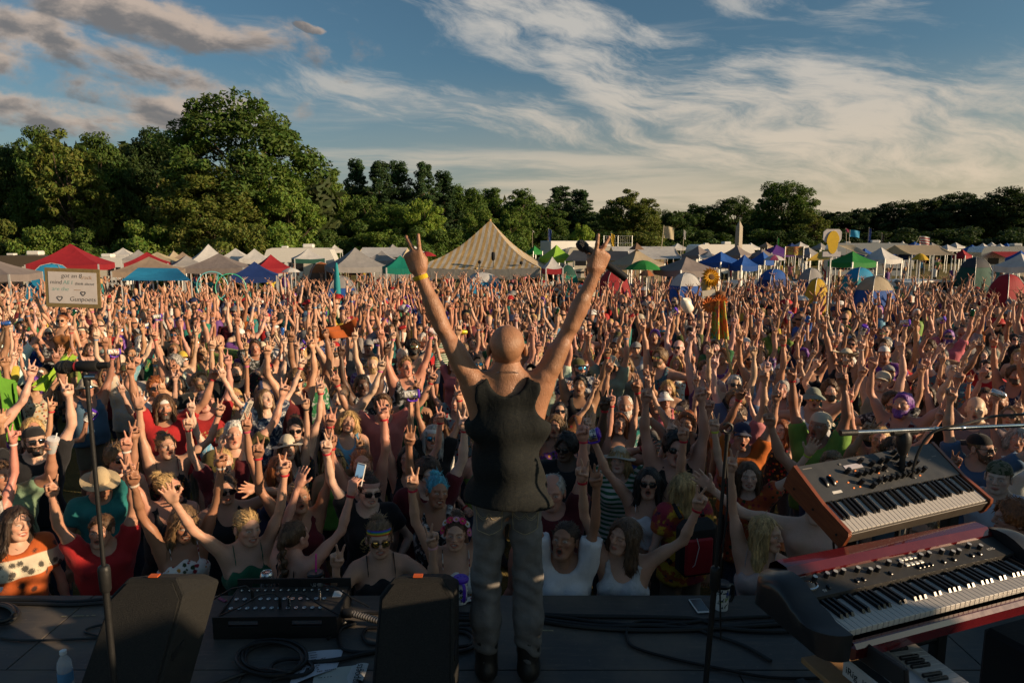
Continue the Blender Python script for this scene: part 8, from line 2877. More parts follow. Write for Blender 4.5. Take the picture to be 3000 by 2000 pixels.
# ---- cables lying on the stage, each its own thing
def smooth_path(pts, n=10):
 P = [Vector(p) for p in pts]
 out = []
 for i in range(len(P) - 1):
  p0, p1, p2, p3 = P[max(0, i - 1)], P[i], P[i + 1], P[min(len(P) - 1, i + 2)]
  for k in range(n):
   t = k / n
   out.append(.5 * ((2 * p1) + (p2 - p0) * t + (2 * p0 - 5 * p1 + 4 * p2 - p3) * t * t + (3 * p1 - p0 - 3 * p2 + p3) * t ** 3))
 out.append(P[-1])
 return out
def floor_cable(pix, r, label, n=8, lift=0.0, name='cable'):
 pts = [onz(px, py, STAGE_Z + r + .003 + lift) for px, py in pix]
 o = MB().tube(smooth_path(pts, n), r, 7).build(name, MATS['cable_black'], None, True)
 tag(o, label, 'cable', 'cables on the stage floor')
 return o
FC = [
 ([(1560, 1797), (1700, 1803), (1900, 1806), (2040, 1812), (2120, 1838), (2250, 1848), (2400, 1846)], .011, 'topmost cable of the bundle right of the singer'),
 ([(1560, 1800), (1640, 1806), (1760, 1822), (1880, 1830), (2000, 1824), (2100, 1812), (2300, 1802)], .010, 'cable crossing the middle of the bundle right of the singer'),
 ([(1555, 1806), (1640, 1820), (1780, 1834), (1900, 1830), (2000, 1838), (2150, 1836), (2400, 1818)], .013, 'thick cable along the lower edge of the bundle'),
 ([(1555, 1812), (1660, 1830), (1800, 1842), (1950, 1845), (2080, 1840), (2200, 1826), (2400, 1812)], .012, 'lowest cable of the bundle right of the singer'),
 ([(2400, 1985), (2250, 1982), (2100, 1955), (1960, 1925), (1860, 1895), (1836, 1862), (1842, 1835), (1880, 1818), (1980, 1824), (2080, 1855), (2180, 1890), (2260, 1935)], .009, 'single cable looping out in a long arc towards the right stand'),
 ([(1290, 1793), (1340, 1795), (1410, 1798)], .010, 'short cable behind the singer, upper of three'),
 ([(1290, 1803), (1340, 1804), (1410, 1806)], .011, 'short cable behind the singer, middle of three'),
 ([(1290, 1812), (1350, 1812), (1410, 1813)], .010, 'short cable behind the singer, lowest of three'),
 ([(1000, 1800), (1060, 1796), (1130, 1793)], .009, 'thin cable between stage box and right floor monitor'),
 ([(0, 1756), (90, 1756), (200, 1762), (330, 1752), (390, 1748)], .011, 'cable along the stage edge at far left, upper one'),
 ([(0, 1766), (120, 1768), (230, 1770), (380, 1756)], .011, 'cable along the stage edge at far left, lower one'),
 ([(0, 1866), (60, 1874), (160, 1873), (290, 1866), (250, 1850), (262, 1838), (310, 1826)], .006, 'thin cable with a small loop beside the left stand'),
 ([(960, 1870), (1010, 1822), (1040, 1826), (1000, 1840), (992, 1870), (1005, 1900), (1050, 1908), (1110, 1905)], .009, 'cable curling from the stage box to the right floor monitor'),
 ([(1105, 1838), (1075, 1840), (1062, 1860), (1078, 1882), (1110, 1886)], .009, 'cable loop tucked under the left side of the right floor monitor'),
 ([(1330, 1840), (1372, 1842), (1396, 1862), (1388, 1892), (1345, 1908), (1320, 1908)], .011, "cable coil between the right monitor and the singer's feet, outer"),
 ([(1330, 1848), (1366, 1852), (1384, 1868), (1374, 1888), (1330, 1894)], .010, "cable coil between the right monitor and the singer's feet, inner"),
 ([(1345, 1830), (1400, 1826), (1420, 1820)], .009, 'short cable running under the singer from the coil'),
 ([(870, 1942), (980, 1932), (1060, 1915), (1110, 1905)], .012, 'thick cable lying across the white set list'),
]
for p, r, l in FC: floor_cable(p, r, l)
def coil(cx, cy, rx, ry, turns, r, label, seed, tail=None):
 rnd = random.Random(seed)
 pts = []
 for k in range(int(turns * 12) + 1):
  a = 2 * math.pi * k / 12
  j = k / 12
  q = 1 + .07 * math.sin(j * 2.3 + seed) + rnd.uniform(-.015, .015)
  pts.append((cx + rx * q * math.cos(a) + 8 * math.sin(j * 1.7), cy + ry * q * math.sin(a) + 4 * math.cos(j * 2.1), k))
 P = [onz(px, py, STAGE_Z + r + .003 + .0022 * k / 3) for px, py, k in pts]
 if tail: P += [onz(px, py, STAGE_Z + r + .004) for px, py in tail]
 o = MB().tube(smooth_path(P, 4), r, 7).build('cable_coil', MATS['cable_black'], None, True)
 tag(o, label, 'cable', 'cables on the stage floor')
coil(800, 1925, 95, 48, 3.2, .010, 'coiled cable on the floor in front of the stage box', 3, [(760, 1960), (650, 1995), (560, 2040)])
coil(845, 1955, 60, 26, 1.3, .010, 'smaller cable loop inside the coil by the set list', 5, [(800, 1990), (760, 2040)])
coil(-5, 1795, 52, 26, 3.0, .011, 'cable coil cut by the left picture edge', 7)

# ---- microphone stands
def mic_stand(x, y, top, label, clutch_h, lean=(0, 0), r=.0102):
 rt = empty('microphone_stand', (x, y, STAGE_Z), 0, label, 'mic stand', 'microphone stands on the stage')
 h = top - STAGE_Z
 ch = clutch_h
 L = Vector((lean[0], lean[1], 0))
 MB().tube([L * 0 + Vector((0, 0, .03)), L * (ch / h) + Vector((0, 0, ch))], r * 1.25, 12).build('lower_tube', BLK, rt, True)
 MB().tube([L * (ch / h) + Vector((0, 0, ch - .02)), L + Vector((0, 0, h))], r * .8, 12).build('upper_tube', BLK, rt, True)
 MB().lathe([(.016, -.06), (.021, -.05), (.023, .03), (.020, .045), (.014, .05)], 14, c=L * (ch / h) + Vector((0, 0, ch))).build('clutch', BLK, rt, True, 50)
 MB().lathe([(.0, .0), (.13, .0), (.135, .012), (.12, .022), (.03, .035), (.016, .05)], 24).build('round_base', mat('cast_iron', (.02, .02, .02), .6, bump=.3), rt, True, 50)
 return rt, L + Vector((0, 0, h))
def microphone(rt, pos, d, ring=None):
 pass
p = at(256, 1130, 2.5)
st, tp = mic_stand(p.x, 2.5, p.z, 'black straight microphone stand at left holding a microphone', .0 + (at(298, 1690, 2.5).z - STAGE_Z))
MB().tube([tp, tp + Vector((.0, 0, .035)), tp + Vector((-.004, 0, .055))], [.012, .014, .010], 10).build('swivel', BLK, st, True)
MB().lathe([(.010, -.02), (.012, -.012), (.012, .012), (.010, .02)], 10, c=tp + Vector((.018, -.004, .035)), M=Matrix.Rotation(R(90), 3, 'Y')).build('wing_nut', CHR, st, True)
clip = MB().lathe([(.0185, -.04), (.021, -.035), (.021, .030), (.0185, .035)], 14, c=tp + Vector((.012, 0, .075)), M=Matrix.Rotation(R(90), 3, 'Y')).build('clip', BLK, st, True)
mp = Vector((p.x, 2.5, p.z)) + Vector((.0, 0, .075))
mic = empty('microphone', label='black vocal microphone with red ring lying in the left stand clip', cat='microphone')
mic.location = mp; mic.rotation_mode = 'QUATERNION'; mic.rotation_quaternion = Vector((-1, .0, -.05)).to_track_quat('Z', 'Y')
MB().lathe([(.0, -.088), (.0115, -.087), (.0125, -.075), (.0165, .035), (.0185, .048), (.021, .056)], 20).build('handle', MATS['mic_black'], mic, True, 50)
MB().lathe([(.0172, .022), (.0182, .023), (.0188, .036), (.0180, .037)], 20).build('red_ring', mat('ring_red', (.36, .03, .035), .45), mic, True)
MB().lathe([(.021, .056), (.0255, .062), (.0262, .070), (.0262, .084), (.023, .098), (.015, .108), (.0, .111)], 20).build('grille', MATS['mic_grille'], mic, True, 50)
MB().lathe([(.0262, .066), (.0272, .068), (.0272, .073), (.0262, .075)], 20).build('grille_band', MATS['mic_black'], mic, True)

q = at(2138, 1290, 2.8); q2 = at(2075, 1930, 2.8)
st2, tp2 = mic_stand(q2.x - .012, 2.8, q.z, 'black microphone stand with an empty clip between singer and keyboards', at(2095, 1690, 2.8).z - STAGE_Z, lean=(q.x - q2.x, 0))
MB().tube([tp2, tp2 + Vector((.002, 0, .03))], [.012, .012], 10).build('swivel', BLK, st2, True)
cl = []
for k in range(14):
 a = R(-60 + 300 * k / 13)
 cl.append(tp2 + Vector((.020 * math.sin(a), 0, .055 - .020 * math.cos(a))))
MB().tube(cl, .006, 6).build('open_clip', BLK, st2, True)
MB().tube([tp2 + Vector((.005, 0, -.1)), tp2 + Vector((.012, -.01, -.3)), tp2 + Vector((-.008, -.012, -.6)), tp2 + Vector((.01, -.01, -.9))], .004, 6).build('taped_cable', MATS['cable_black'], st2, True)

def boom():
 a, b = at(2462, 1268, 2.75), at(3060, 1243, 2.95)
 c = at(2650, 1264, 2.82)
 rt = empty('boom_stand', (c.x, c.y, STAGE_Z), 0, 'chrome boom microphone stand reaching over the keyboards from the right', 'mic stand', 'microphone stands on the stage')
 L = lambda p: p - Vector((c.x, c.y, STAGE_Z))
 MB().tube([L(a) + (L(b) - L(a)) * .04, L(b)], .0085, 10).build('boom_arm', CHR, rt, True)
 MB().tube([L(a), L(a) + (L(b) - L(a)) * .075], .013, 10).build('counterweight', BLK, rt, True)
 MB().tube([L(c) - (L(b) - L(a)) * .06, L(c) + (L(b) - L(a)) * .055], .0165, 12).build('boom_clutch', BLK, rt, True)
 MB().lathe([(.016, -.10), (.024, -.08), (.030, -.05), (.030, -.02), (.02, 0)], 12, c=L(c)).build('swivel', BLK, rt, True)
 MB().tube([L(c) + Vector((0, 0, -.06)), Vector((.02, 0, .03))], .012, 10).build('upright', BLK, rt, True)
 MB().lathe([(.0, .0), (.13, .0), (.135, .012), (.12, .022), (.03, .035), (.016, .05)], 24).build('round_base', MATS['cast_iron'], rt, True, 50)
 e = L(at(2690, 1325, 2.80))
 MB().tube(smooth_path([e + Vector((-.02, 0, -.12)), e, L(at(2735, 1265, 2.8)), L(at(2830, 1240, 2.82)), L(at(2920, 1218, 2.88)), L(at(3050, 1212, 2.92))], 8), .006, 7).build('microphone_cable', MATS['cable_black'], rt, True)
 for f in (.45, .58): MB().lathe([(.011, -.008), (.012, 0), (.011, .008)], 10, c=L(a).lerp(L(b), f), M=(L(b) - L(a)).normalized().to_track_quat('Z', 'Y').to_matrix()).build('cable_clip', CHR, rt, True)
boom()

# ---- keyboards
KW = mat('key_white', (.42, .395, .365), .35, var=.05); KB = mat('key_black', (.010, .010, .011), .28)
def keys(parent, x0, y0, z, n, first, wl=.145, pitch=.0235, front=.022):
 """white and black keys, one object each; x0 left edge, y0 front edge"""
 wm = MB().box((0, wl / 2, -front / 2), (pitch - .0012, wl, front), bev=.0012).mesh('white_key', [KW])
 bl, bw = wl * .63, pitch * .52
 bm_ = MB()
 bm_._add([(-bw / 2, 0, 0), (bw / 2, 0, 0), (bw / 2, bl, 0), (-bw / 2, bl, 0), (-bw / 2 + .0015, .008, .012), (bw / 2 - .0015, .008, .012), (bw / 2 - .0015, bl, .012), (-bw / 2 + .0015, bl, .012)], [(0, 1, 5, 4), (1, 2, 6, 5), (2, 3, 7, 6), (3, 0, 4, 7), (4, 5, 6, 7), (3, 2, 1, 0)])
 bk = bm_.mesh('black_key', [KB])
 for k in range(n):
  link('white_key', wm, parent, loc=(x0 + pitch * (k + .5), y0, z))
  if (first + k) % 7 not in (2, 6) and k < n - 1:     # no sharp after E and B
   link('black_key', bk, parent, loc=(x0 + pitch * (k + 1), y0 + wl - bl, z + .0005))
def knob_mesh(r, h, topm):
 m = MB().lathe([(r, 0), (r * .96, h * .85), (r * .86, h)], 14, closed=False, mi=0)
 m.lathe([(r * .86, h), (0, h)], 14, closed=False, mi=1)
 return m.mesh('knob', [BLK, topm], True, 40)
def text_part(txt, size, parent, loc, rot, mat_, name='lettering', shear=0.0):
 cu = bpy.data.curves.new('t', 'FONT'); cu.body = txt; cu.size = size; cu.extrude = .0003; cu.shear = shear
 to = bpy.data.objects.new('t', cu); COL.objects.link(to)
 dg = bpy.context.evaluated_depsgraph_get()
 mm = bpy.data.meshes.new_from_object(to.evaluated_get(dg))
 bpy.data.objects.remove(to)
 mm.materials.clear(); mm.materials.append(mat_)
 return link(name, mm, parent, loc=loc, rot=rot)
WHT = mat('print_white', (.55, .53, .5), .6); INK = mat('print_black', (.02, .02, .02), .7)

def synth():
 """wood-cheeked synthesizer: origin at the front-left corner of the top"""
 W, D = .82, .32
 rt = empty('synthesizer', (1.275, 2.446, 2.319), .414, 'tilted black synthesizer with wooden end cheeks and rows of black knobs', 'synthesizer')
 rt.rotation_euler = Matrix.Rotation(.414, 3, 'Z').to_4x4().to_euler()
 rt.rotation_mode = 'QUATERNION'
 rt.rotation_quaternion = (Matrix.Rotation(.414, 3, 'Z') @ Matrix.Rotation(.467, 3, 'X')).to_quaternion()
 wood = bpy.data.materials.new('walnut'); wood.use_nodes = True
 t = NT(wood.node_tree); b = wood.node_tree.nodes['Principled BSDF']
 tc = t.new('ShaderNodeTexCoord').outputs['Object']
 n = t.noise(t.mapping(tc, scale=(4, 1.0, 9)), 9, 4, .6, 1.0).outputs[0]
 t.put(b.inputs['Base Color'], t.mix(t.smooth(n, .35, .65), (.135, .034, .013, 1), (.20, .055, .020, 1))); b.inputs['Roughness'].default_value = .38
 MATS['walnut'] = wood
 for x in (-.009, W + .009):
  prof = [(-.005, -.075), (-.012, -.055), (-.012, -.006), (-.004, .010), (D * .42, .012), (D + .004, .040), (D + .008, -.02), (D, -.075)]
  o = MB().prism(prof, -.009, .009, M=Matrix(((0, 0, 1), (1, 0, 0), (0, 1, 0))), c=(x, 0, 0)).build('wooden_cheek', wood, rt)
  for yy in (.03, D * .5, D * .85):
   MB().lathe([(.005, 0), (.005, .002), (0, .002)], 10, c=(x - (.0095 if x < 0 else -.0095), yy, -.04), M=Matrix.Rotation(R(-90 if x < 0 else 90), 3, 'Y')).build('screw', BLK, o)
 MB().box((W / 2, D / 2, -.048), (W - .004, D - .01, .045), bev=.003).build('base_tray', mat('synth_base', (.05, .045, .04), .5), rt)
 MB().box((W / 2, -.001, -.030), (W, .008, .05), bev=.002).build('front_rail', mat('synth_rail', (.06, .05, .04), .45), rt)
 pm = mat('synth_panel', (.040, .042, .045), .42, var=.12)
 y0 = .148
 # sloping control panel
 MB()._add([(0, y0, .010), (W, y0, .010), (W, D, .036), (0, D, .036), (0, y0, -.02), (W, y0, -.02), (W, D, -.05), (0, D, -.05)], [(0, 1, 2, 3), (4, 5, 1, 0), (6, 7, 3, 2), (7, 4, 0, 3), (5, 6, 2, 1)]).build('control_panel', pm, rt)
 sl = math.atan2(.026, D - y0)
 zp = lambda y: .010 + (y - y0) * .026 / (D - y0)
 kn = W / .0235
 keys(rt, .004, .004, .0, 34, 0, .140, (W - .008) / 34)
 km = knob_mesh(.0100, .030, KB)
 def knob(u, v):      # u,v in panel fractions
  x, y = u * W, y0 + v * (D - y0)
  link('knob', km, rt, loc=(x, y, zp(y)), rot=(sl, 0, 0))
 for u, v in [(.265, .64), (.30, .27), (.325, .49), (.375, .50), (.425, .51), (.475, .52), (.53, .53), (.36, .11), (.42, .20), (.47, .21), (.52, .21), (.57, .22), (.62, .23), (.66, .25), (.70, .26), (.75, .27), (.80, .28), (.405, .86), (.47, .72), (.55, .75), (.60, .76), (.67, .47), (.68, .60), (.69, .78), (.70, .94), (.74, .52), (.79, .52)]:
  knob(u * .92 + .02, v * .92 + .02)
 bt = MB().box((0, 0, .002), (.012, .008, .004), bev=.001).mesh('button', [mat('button_grey', (.16, .15, .14), .5)])
 bo = MB().box((0, 0, .002), (.007, .005, .004), bev=.001).mesh('lit_button', [mat('button_lit', (.5, .12, .03), .4, emit=(1, .25, .05, .8))])
 rnd = random.Random(4)
 for k in range(26):
  u, v = rnd.uniform(.12, .80), rnd.uniform(.1, .92)
  y = y0 + v * (D - y0)
  link('button' if k % 2 else 'lit_button', bt if k % 2 else bo, rt, loc=(u * W, y, zp(y)), rot=(sl, 0, 0))
 MB().box((.34 * W, y0 + .74 * (D - y0), zp(y0 + .74 * (D - y0)) + .001), (.10, .022, .003), M=Matrix.Rotation(sl, 3, 'X')).build('display', mat('display_grey', (.42, .40, .44), .3), rt)
 for x in (.075, .115):
  MB().lathe([(.034, -.007), (.036, 0), (.034, .007)], 22, c=(x, y0 + .085, .000), M=Matrix.Rotation(R(90), 3, 'Y')).build('pitch_wheel', KB, rt, True)
 MB().box((.10, y0 + .03, zp(y0 + .03) + .0006), (.05, .012, .001), M=Matrix.Rotation(sl, 3, 'X')).build('maker_plate', WHT, rt)
 for k, (u, v, w_) in enumerate(((.05, .90, .05), (.45, .95, .07), (.88, .55, .02), (.93, .62, .03))):
  y = y0 + v * (D - y0)
  MB().box((u * W, y, zp(y) + .0006), (w_, .004, .001), M=Matrix.Rotation(sl, 3, 'X')).build('panel_print', mat('print_dim', (.16, .15, .14), .6), rt)
 return rt
synth()

def stage_piano():
 """large red stage piano; origin at the front-left corner of the keys"""
 rt = empty('stage_piano', (1.06, 2.02, 2.175), .352, 'large stage piano with dark red lacquered case and rounded black end', 'piano')
 rt.rotation_mode = 'QUATERNION'
 rt.rotation_quaternion = (Matrix.Rotation(.352, 3, 'Z') @ Matrix.Rotation(.09, 3, 'X')).to_quaternion()
 N = 43
 pitch = .0235
 W = N * pitch
 red = mat('lacquer_red', (.085, .006, .008), .2, var=.15, coat=.9)
 keys(rt, 0, 0, 0, N, 2, .150, pitch)
 D = .345
 # rounded end blocks built as lofted profiles
 blk = mat('end_block', (.018, .018, .019), .35, coat=.2)
 for s, x0 in ((-1, -.004), (1, W + .004)):
  m = MB()
  prof_n = 12
  rows = []
  for j in range(7):
   u = j / 6
   off = .105 * math.sin(u * math.pi / 2)
   shrink = 1 - .42 * (1 - math.cos(u * math.pi / 2))
   row = []
   for k in range(prof_n):
    a = k / (prof_n - 1)
    y = (-.035 + (D + .03) * a)
    yc = D * .46
    z = .030 + .045 * math.sin(max(0, (a - .35)) / .65 * math.pi) * (1 if a > .35 else 0) - (.015 if a < .2 else 0)
    row.append((x0 + s * off, yc + (y - yc) * shrink, z * (1 - .5 * u ** 3)))
   for k in range(prof_n):
    a = 1 - k / (prof_n - 1)
    y = (-.035 + (D + .03) * a)
    yc = D * .46
    row.append((x0 + s * off, yc + (y - yc) * shrink, -.080 + .03 * u ** 3))
   rows.append(row)
  n = 2 * prof_n
  vs = [p for r_ in rows for p in r_]
  fs = []
  for j in range(6):
   for k in range(n):
    q = (j * n + k, j * n + (k + 1) % n, (j + 1) * n + (k + 1) % n, (j + 1) * n + k)
    fs.append(q if s < 0 else q[::-1])
  fs.append(tuple(6 * n + k for k in range(n))[::(1 if s < 0 else -1)]); fs.append(tuple(range(n))[::(-1 if s < 0 else 1)])
  m._add(vs, fs)
  m.build('end_block', blk, rt, True)
 # front rail (red), bottom, panel and red crown
 MB().box((W / 2, -.022, -.055), (W, .040, .060), bev=.012).build('front_rail', red, rt)
 MB().box((W / 2, D * .5, -.075), (W, D * .95, .02)).build('bottom_pan', BLK, rt)
 MB()._add([(0, .155, .020), (W, .155, .020), (W, .248, .040), (0, .248, .040), (0, .155, -.02), (W, .155, -.02)], [(0, 1, 2, 3), (4, 5, 1, 0)]).build('control_panel', mat('piano_panel', (.036, .034, .031), .45, var=.15), rt)
 cm = MB()
 cr = [(.248, .050), (.275, .070), (.325, .068), (.355, .040), (.362, -.02), (.350, -.07)]
 cm.grid(lambda u, v: (W * u, ) + (lambda i, f: (cr[i][0] + (cr[i + 1][0] - cr[i][0]) * f, cr[i][1] + (cr[i + 1][1] - cr[i][1]) * f))(min(4, int(v * 5)), v * 5 - min(4, int(v * 5))), 20, 10)
 cm._add([(0, .248, .036), (W, .248, .036), (W, .248, .050), (0, .248, .050)], [(0, 1, 2, 3)])
 cm.build('red_crown', red, rt, True, 35)
 km = knob_mesh(.0095, .020, mat('knob_cap', (.60, .57, .52), .3, metal=.5))
 sl = math.atan2(.020, .093)
 zp = lambda y: .020 + (y - .155) * .020 / .093
 for u, y in [(.075, .222), (.13, .226), (.165, .226), (.20, .226), (.26, .222), (.30, .206), (.335, .206), (.40, .222), (.44, .206), (.55, .222), (.59, .222), (.655, .222), (.69, .206), (.72, .206), (.79, .222), (.83, .206)]:
  link('knob', km, rt, loc=(u * W * 1.05, y, zp(y)), rot=(sl, 0, 0))
 pb = MB().box((0, 0, .003), (.018, .014, .006), bev=.002).mesh('preset_button', [mat('button_white', (.55, .53, .48), .35)])
 for r_ in range(2):
  for k in range(4):
   y = .228 - .026 * r_
   link('preset_button', pb, rt, loc=((.465 + .022 * k) * W * 1.05 + .004 * r_, y, zp(y)), rot=(sl, 0, 0))
 sw = MB().box((0, 0, .004), (.010, .018, .008), bev=.002).mesh('switch', [KB])
 for u in (.10, .22, .25, .37, .50, .52, .54, .56, .62, .67, .76, .80):
  link('switch', sw, rt, loc=(u * W * 1.05, .182, zp(.182)), rot=(sl, 0, 0))
 # valve window at the left of the panel
 vw = MB().lathe([(.036, -.002), (.036, .004), (.031, .006), (.031, .0)], 26, M=Matrix.Diagonal((1.15, .82, 1)), c=(.038, .208, zp(.208)), closed=False).build('valve_window_rim', CHR, rt, True)
 MB().lathe([(.031, .0), (.02, .010), (0, .014)], 20, M=Matrix.Diagonal((1.15, .82, 1)), c=(.038, .208, zp(.208)), closed=False).build('valve_glass', mat('valve_glass', (.08, .05, .03), .08, spec=.8), rt, True)
 text_part('SV', .016, rt, (.075, .168, zp(.168) + .0008), (sl, 0, 0), WHT)
 text_part('KORG', .014, rt, (.90 * W, .190, zp(.19) + .0008), (sl, 0, 0), WHT)
 MB().box((.04, .246, zp(.246) + .0008), (.05, .004, .001), M=Matrix.Rotation(sl, 3, 'X')).build('panel_print', MATS['print_dim'], rt)
stage_piano()

def keyboard_stand():
 """two-tier stand: central column with arms for both keyboards"""
 a = at(2362, 1640, 2.85)
 rt = empty('keyboard_stand', (1.45, 2.80, STAGE_Z), .36, 'black two-tier keyboard stand under both keyboards', 'stand')
 MB().box((0, 0, .49), (.07, .05, .98), bev=.008).build('column', BLK, rt)
 MB().box((.62, .0, .49), (.07, .05, .98), bev=.008).build('column', BLK, rt)
 for x in (0, .62):
  MB().tube([(x, -.02, .96), (x, -.17, .97)], .02, 8).build('upper_arm', BLK, rt, True)
  MB().tube([(x, -.02, .74), (x, -.50, .78)], .022, 8).build('lower_arm', BLK, rt, True)
  MB().lathe([(.035, -.03), (.04, -.02), (.04, .02), (.035, .03)], 14, c=(x - .05, -.03, .93), M=Matrix.Rotation(R(90), 3, 'Y')).build('arm_clamp', BLK, rt, True)
  MB().box((x, -.15, .02), (.06, .75, .04), bev=.01).build('foot', BLK, rt)
 MB().tube([(0, 0, .25), (.62, 0, .25)], .02, 8).build('cross_bar', BLK, rt, True)
 MB().tube(smooth_path([(-.10, -.02, 1.0), (-.12, -.05, .8), (-.06, -.12, .5), (-.08, -.2, .2), (-.1, -.3, .01)], 5), .005, 6).build('power_cable', MATS['cable_black'], rt, True)
keyboard_stand()

def small_keyboard():
 """white mini keyboard on a wooden board with a tablet leaning before it"""
 # plane about 0.62 m over the deck, running towards the camera on the right
 z = 2.02
 A = onz(2545, 1882, z); B = onz(2655, 1876, z)
 d = (onz(2825, 2000, z) - B).normalized()
 x = Vector((d.y, -d.x, 0))
 rt = empty('controller_keyboard', A, 0, 'small white controller keyboard at the bottom right corner', 'keyboard')
 # local X runs along the keys towards the camera, Y across to the right
 ang = math.atan2(d.y, d.x)
 rt.rotation_euler = (0, 0, ang)
 bw = (B - A).length
 wp = mat('controller_white', (.50, .47, .46), .4, var=.06)
 L = .62
 sgn = 1.0
 MB().box((L / 2 - .02, .05, -.026), (L, .20, .05), bev=.008).build('case', wp, rt)
 wm = MB().box((0, 0, 0), (.0222, .118, .012), bev=.001).mesh('white_key', [KW])
 bm_ = MB().box((0, 0, 0), (.012, .072, .012), bev=.002).mesh('black_key', [KB])
 for k in range(24):
  link('white_key', wm, rt, loc=(.035 + .0235 * k, .085, .003))
  if k % 7 not in (2, 6): link('black_key', bm_, rt, loc=(.035 + .0235 * (k + .5), .058, .013))
 # printed end box and tablet stand in front
 c = onz(2508, 1935, z)
 bx = empty('carton', c, ang + .06, 'white carton end printed with keyboard lettering, bottom right', 'box')
 MB().box((.10, 0, -.05), (.30, .012, .062), bev=.002).build('printed_side', mat('carton_white', (.50, .48, .46), .6), bx)
 MB().box((.10, .08, -.06), (.30, .14, .05), bev=.002).build('carton_body', mat('carton_dark', (.03, .03, .032), .6), bx)
 text_part('iRig', .036, bx, (-.035, -.0072, -.062), (R(90), 0, 0), INK); text_part('Keys I/O', .034, bx, (.038, -.0072, -.062), (R(90), 0, 0), mat('print_grey', (.16, .15, .15), .7))
 t0, t1 = at(2466, 1838, c.y + .08), at(2660, 1965, c.y - .30)
 tb = empty('tablet', (t0 + t1) / 2, 0, 'dark tablet seen edge-on, propped over the small white keyboard', 'tablet')
 xv = (t1 - t0).normalized(); zv = (Vector((0, -.25, 1)) - xv * xv.dot(Vector((0, -.25, 1)))).normalized(); yv = zv.cross(xv)
 M3 = Matrix((xv, yv, zv)).transposed()
 tb.rotation_mode = 'QUATERNION'; tb.rotation_quaternion = M3.to_quaternion()
 Ln = (t1 - t0).length
 MB().box((0, 0, -.030), (Ln, .011, .072), bev=.005).build('tablet_body', mat('tablet_black', (.018, .017, .017), .35), tb)
 MB().box((0, -.0065, -.030), (Ln * .95, .002, .060)).build('tablet_back', mat('tablet_grey', (.03, .029, .028), .5), tb)
 w = empty('wooden_board', onz(2470, 1965, z - .12), ang + .05, 'plywood board carrying the small keyboard, bottom right', 'board')
 MB().box((.20, .12, -.01), (.62, .42, .022), bev=.003).build('board', mat('plywood_pale', (.30, .17, .075), .6, var=.3, scale=8, bump=.2), w)
 for x in (.02, .4): MB().box((x, .12, -.32), (.05, .05, .60)).build('leg', MATS['plywood_pale'], w)
small_keyboard()

def equipment_case():
 c = onz(3010, 1990, STAGE_Z)
 rt = empty('amplifier_case', (2.12, 2.42, STAGE_Z), .35, 'black cloth-covered amplifier case cut by the bottom right corner', 'case')
 MB().box((0, 0, .30), (.42, .36, .60), bev=.02).build('case_body', mat('case_cloth', (.012, .014, .018), .9, bump=.3), rt)
 MB().lathe([(.0, .03), (.014, .03), (.016, .0)], 12, c=(-.12, -.185, .52), M=Matrix.Rotation(R(90), 3, 'X')).build('latch_knob', mat('brass', (.45, .33, .12), .3, metal=1), rt, True)
equipment_case()

# ---- worn strips of gaffer tape on the deck
for k_, (pa, pb, lab_) in enumerate((((180, 1804), (196, 1804), 'short worn tape mark left of the left stand, first dash'), ((212, 1803), (246, 1802), 'longest worn tape mark left of the left stand'), ((252, 1802), (260, 1802), 'tiny worn tape mark beside the left stand'), ((268, 1801), (280, 1801), 'worn tape mark touching the left stand'), ((1578, 1845), (1622, 1846), 'pale worn tape mark right of the singer'))):
 a_, b_ = onz(*pa, STAGE_Z + .003), onz(*pb, STAGE_Z + .003)
 o = MB()._add([(a_.x, a_.y - .006, a_.z), (b_.x, b_.y - .006, b_.z), (b_.x, b_.y + .006, b_.z), (a_.x, a_.y + .006, a_.z)], [(0, 1, 2, 3)]).build('tape_mark', mat('tape_worn', (.26, .22, .13), .8, var=.5, scale=60))
 tag(o, lab_, 'tape', 'tape marks on the stage')

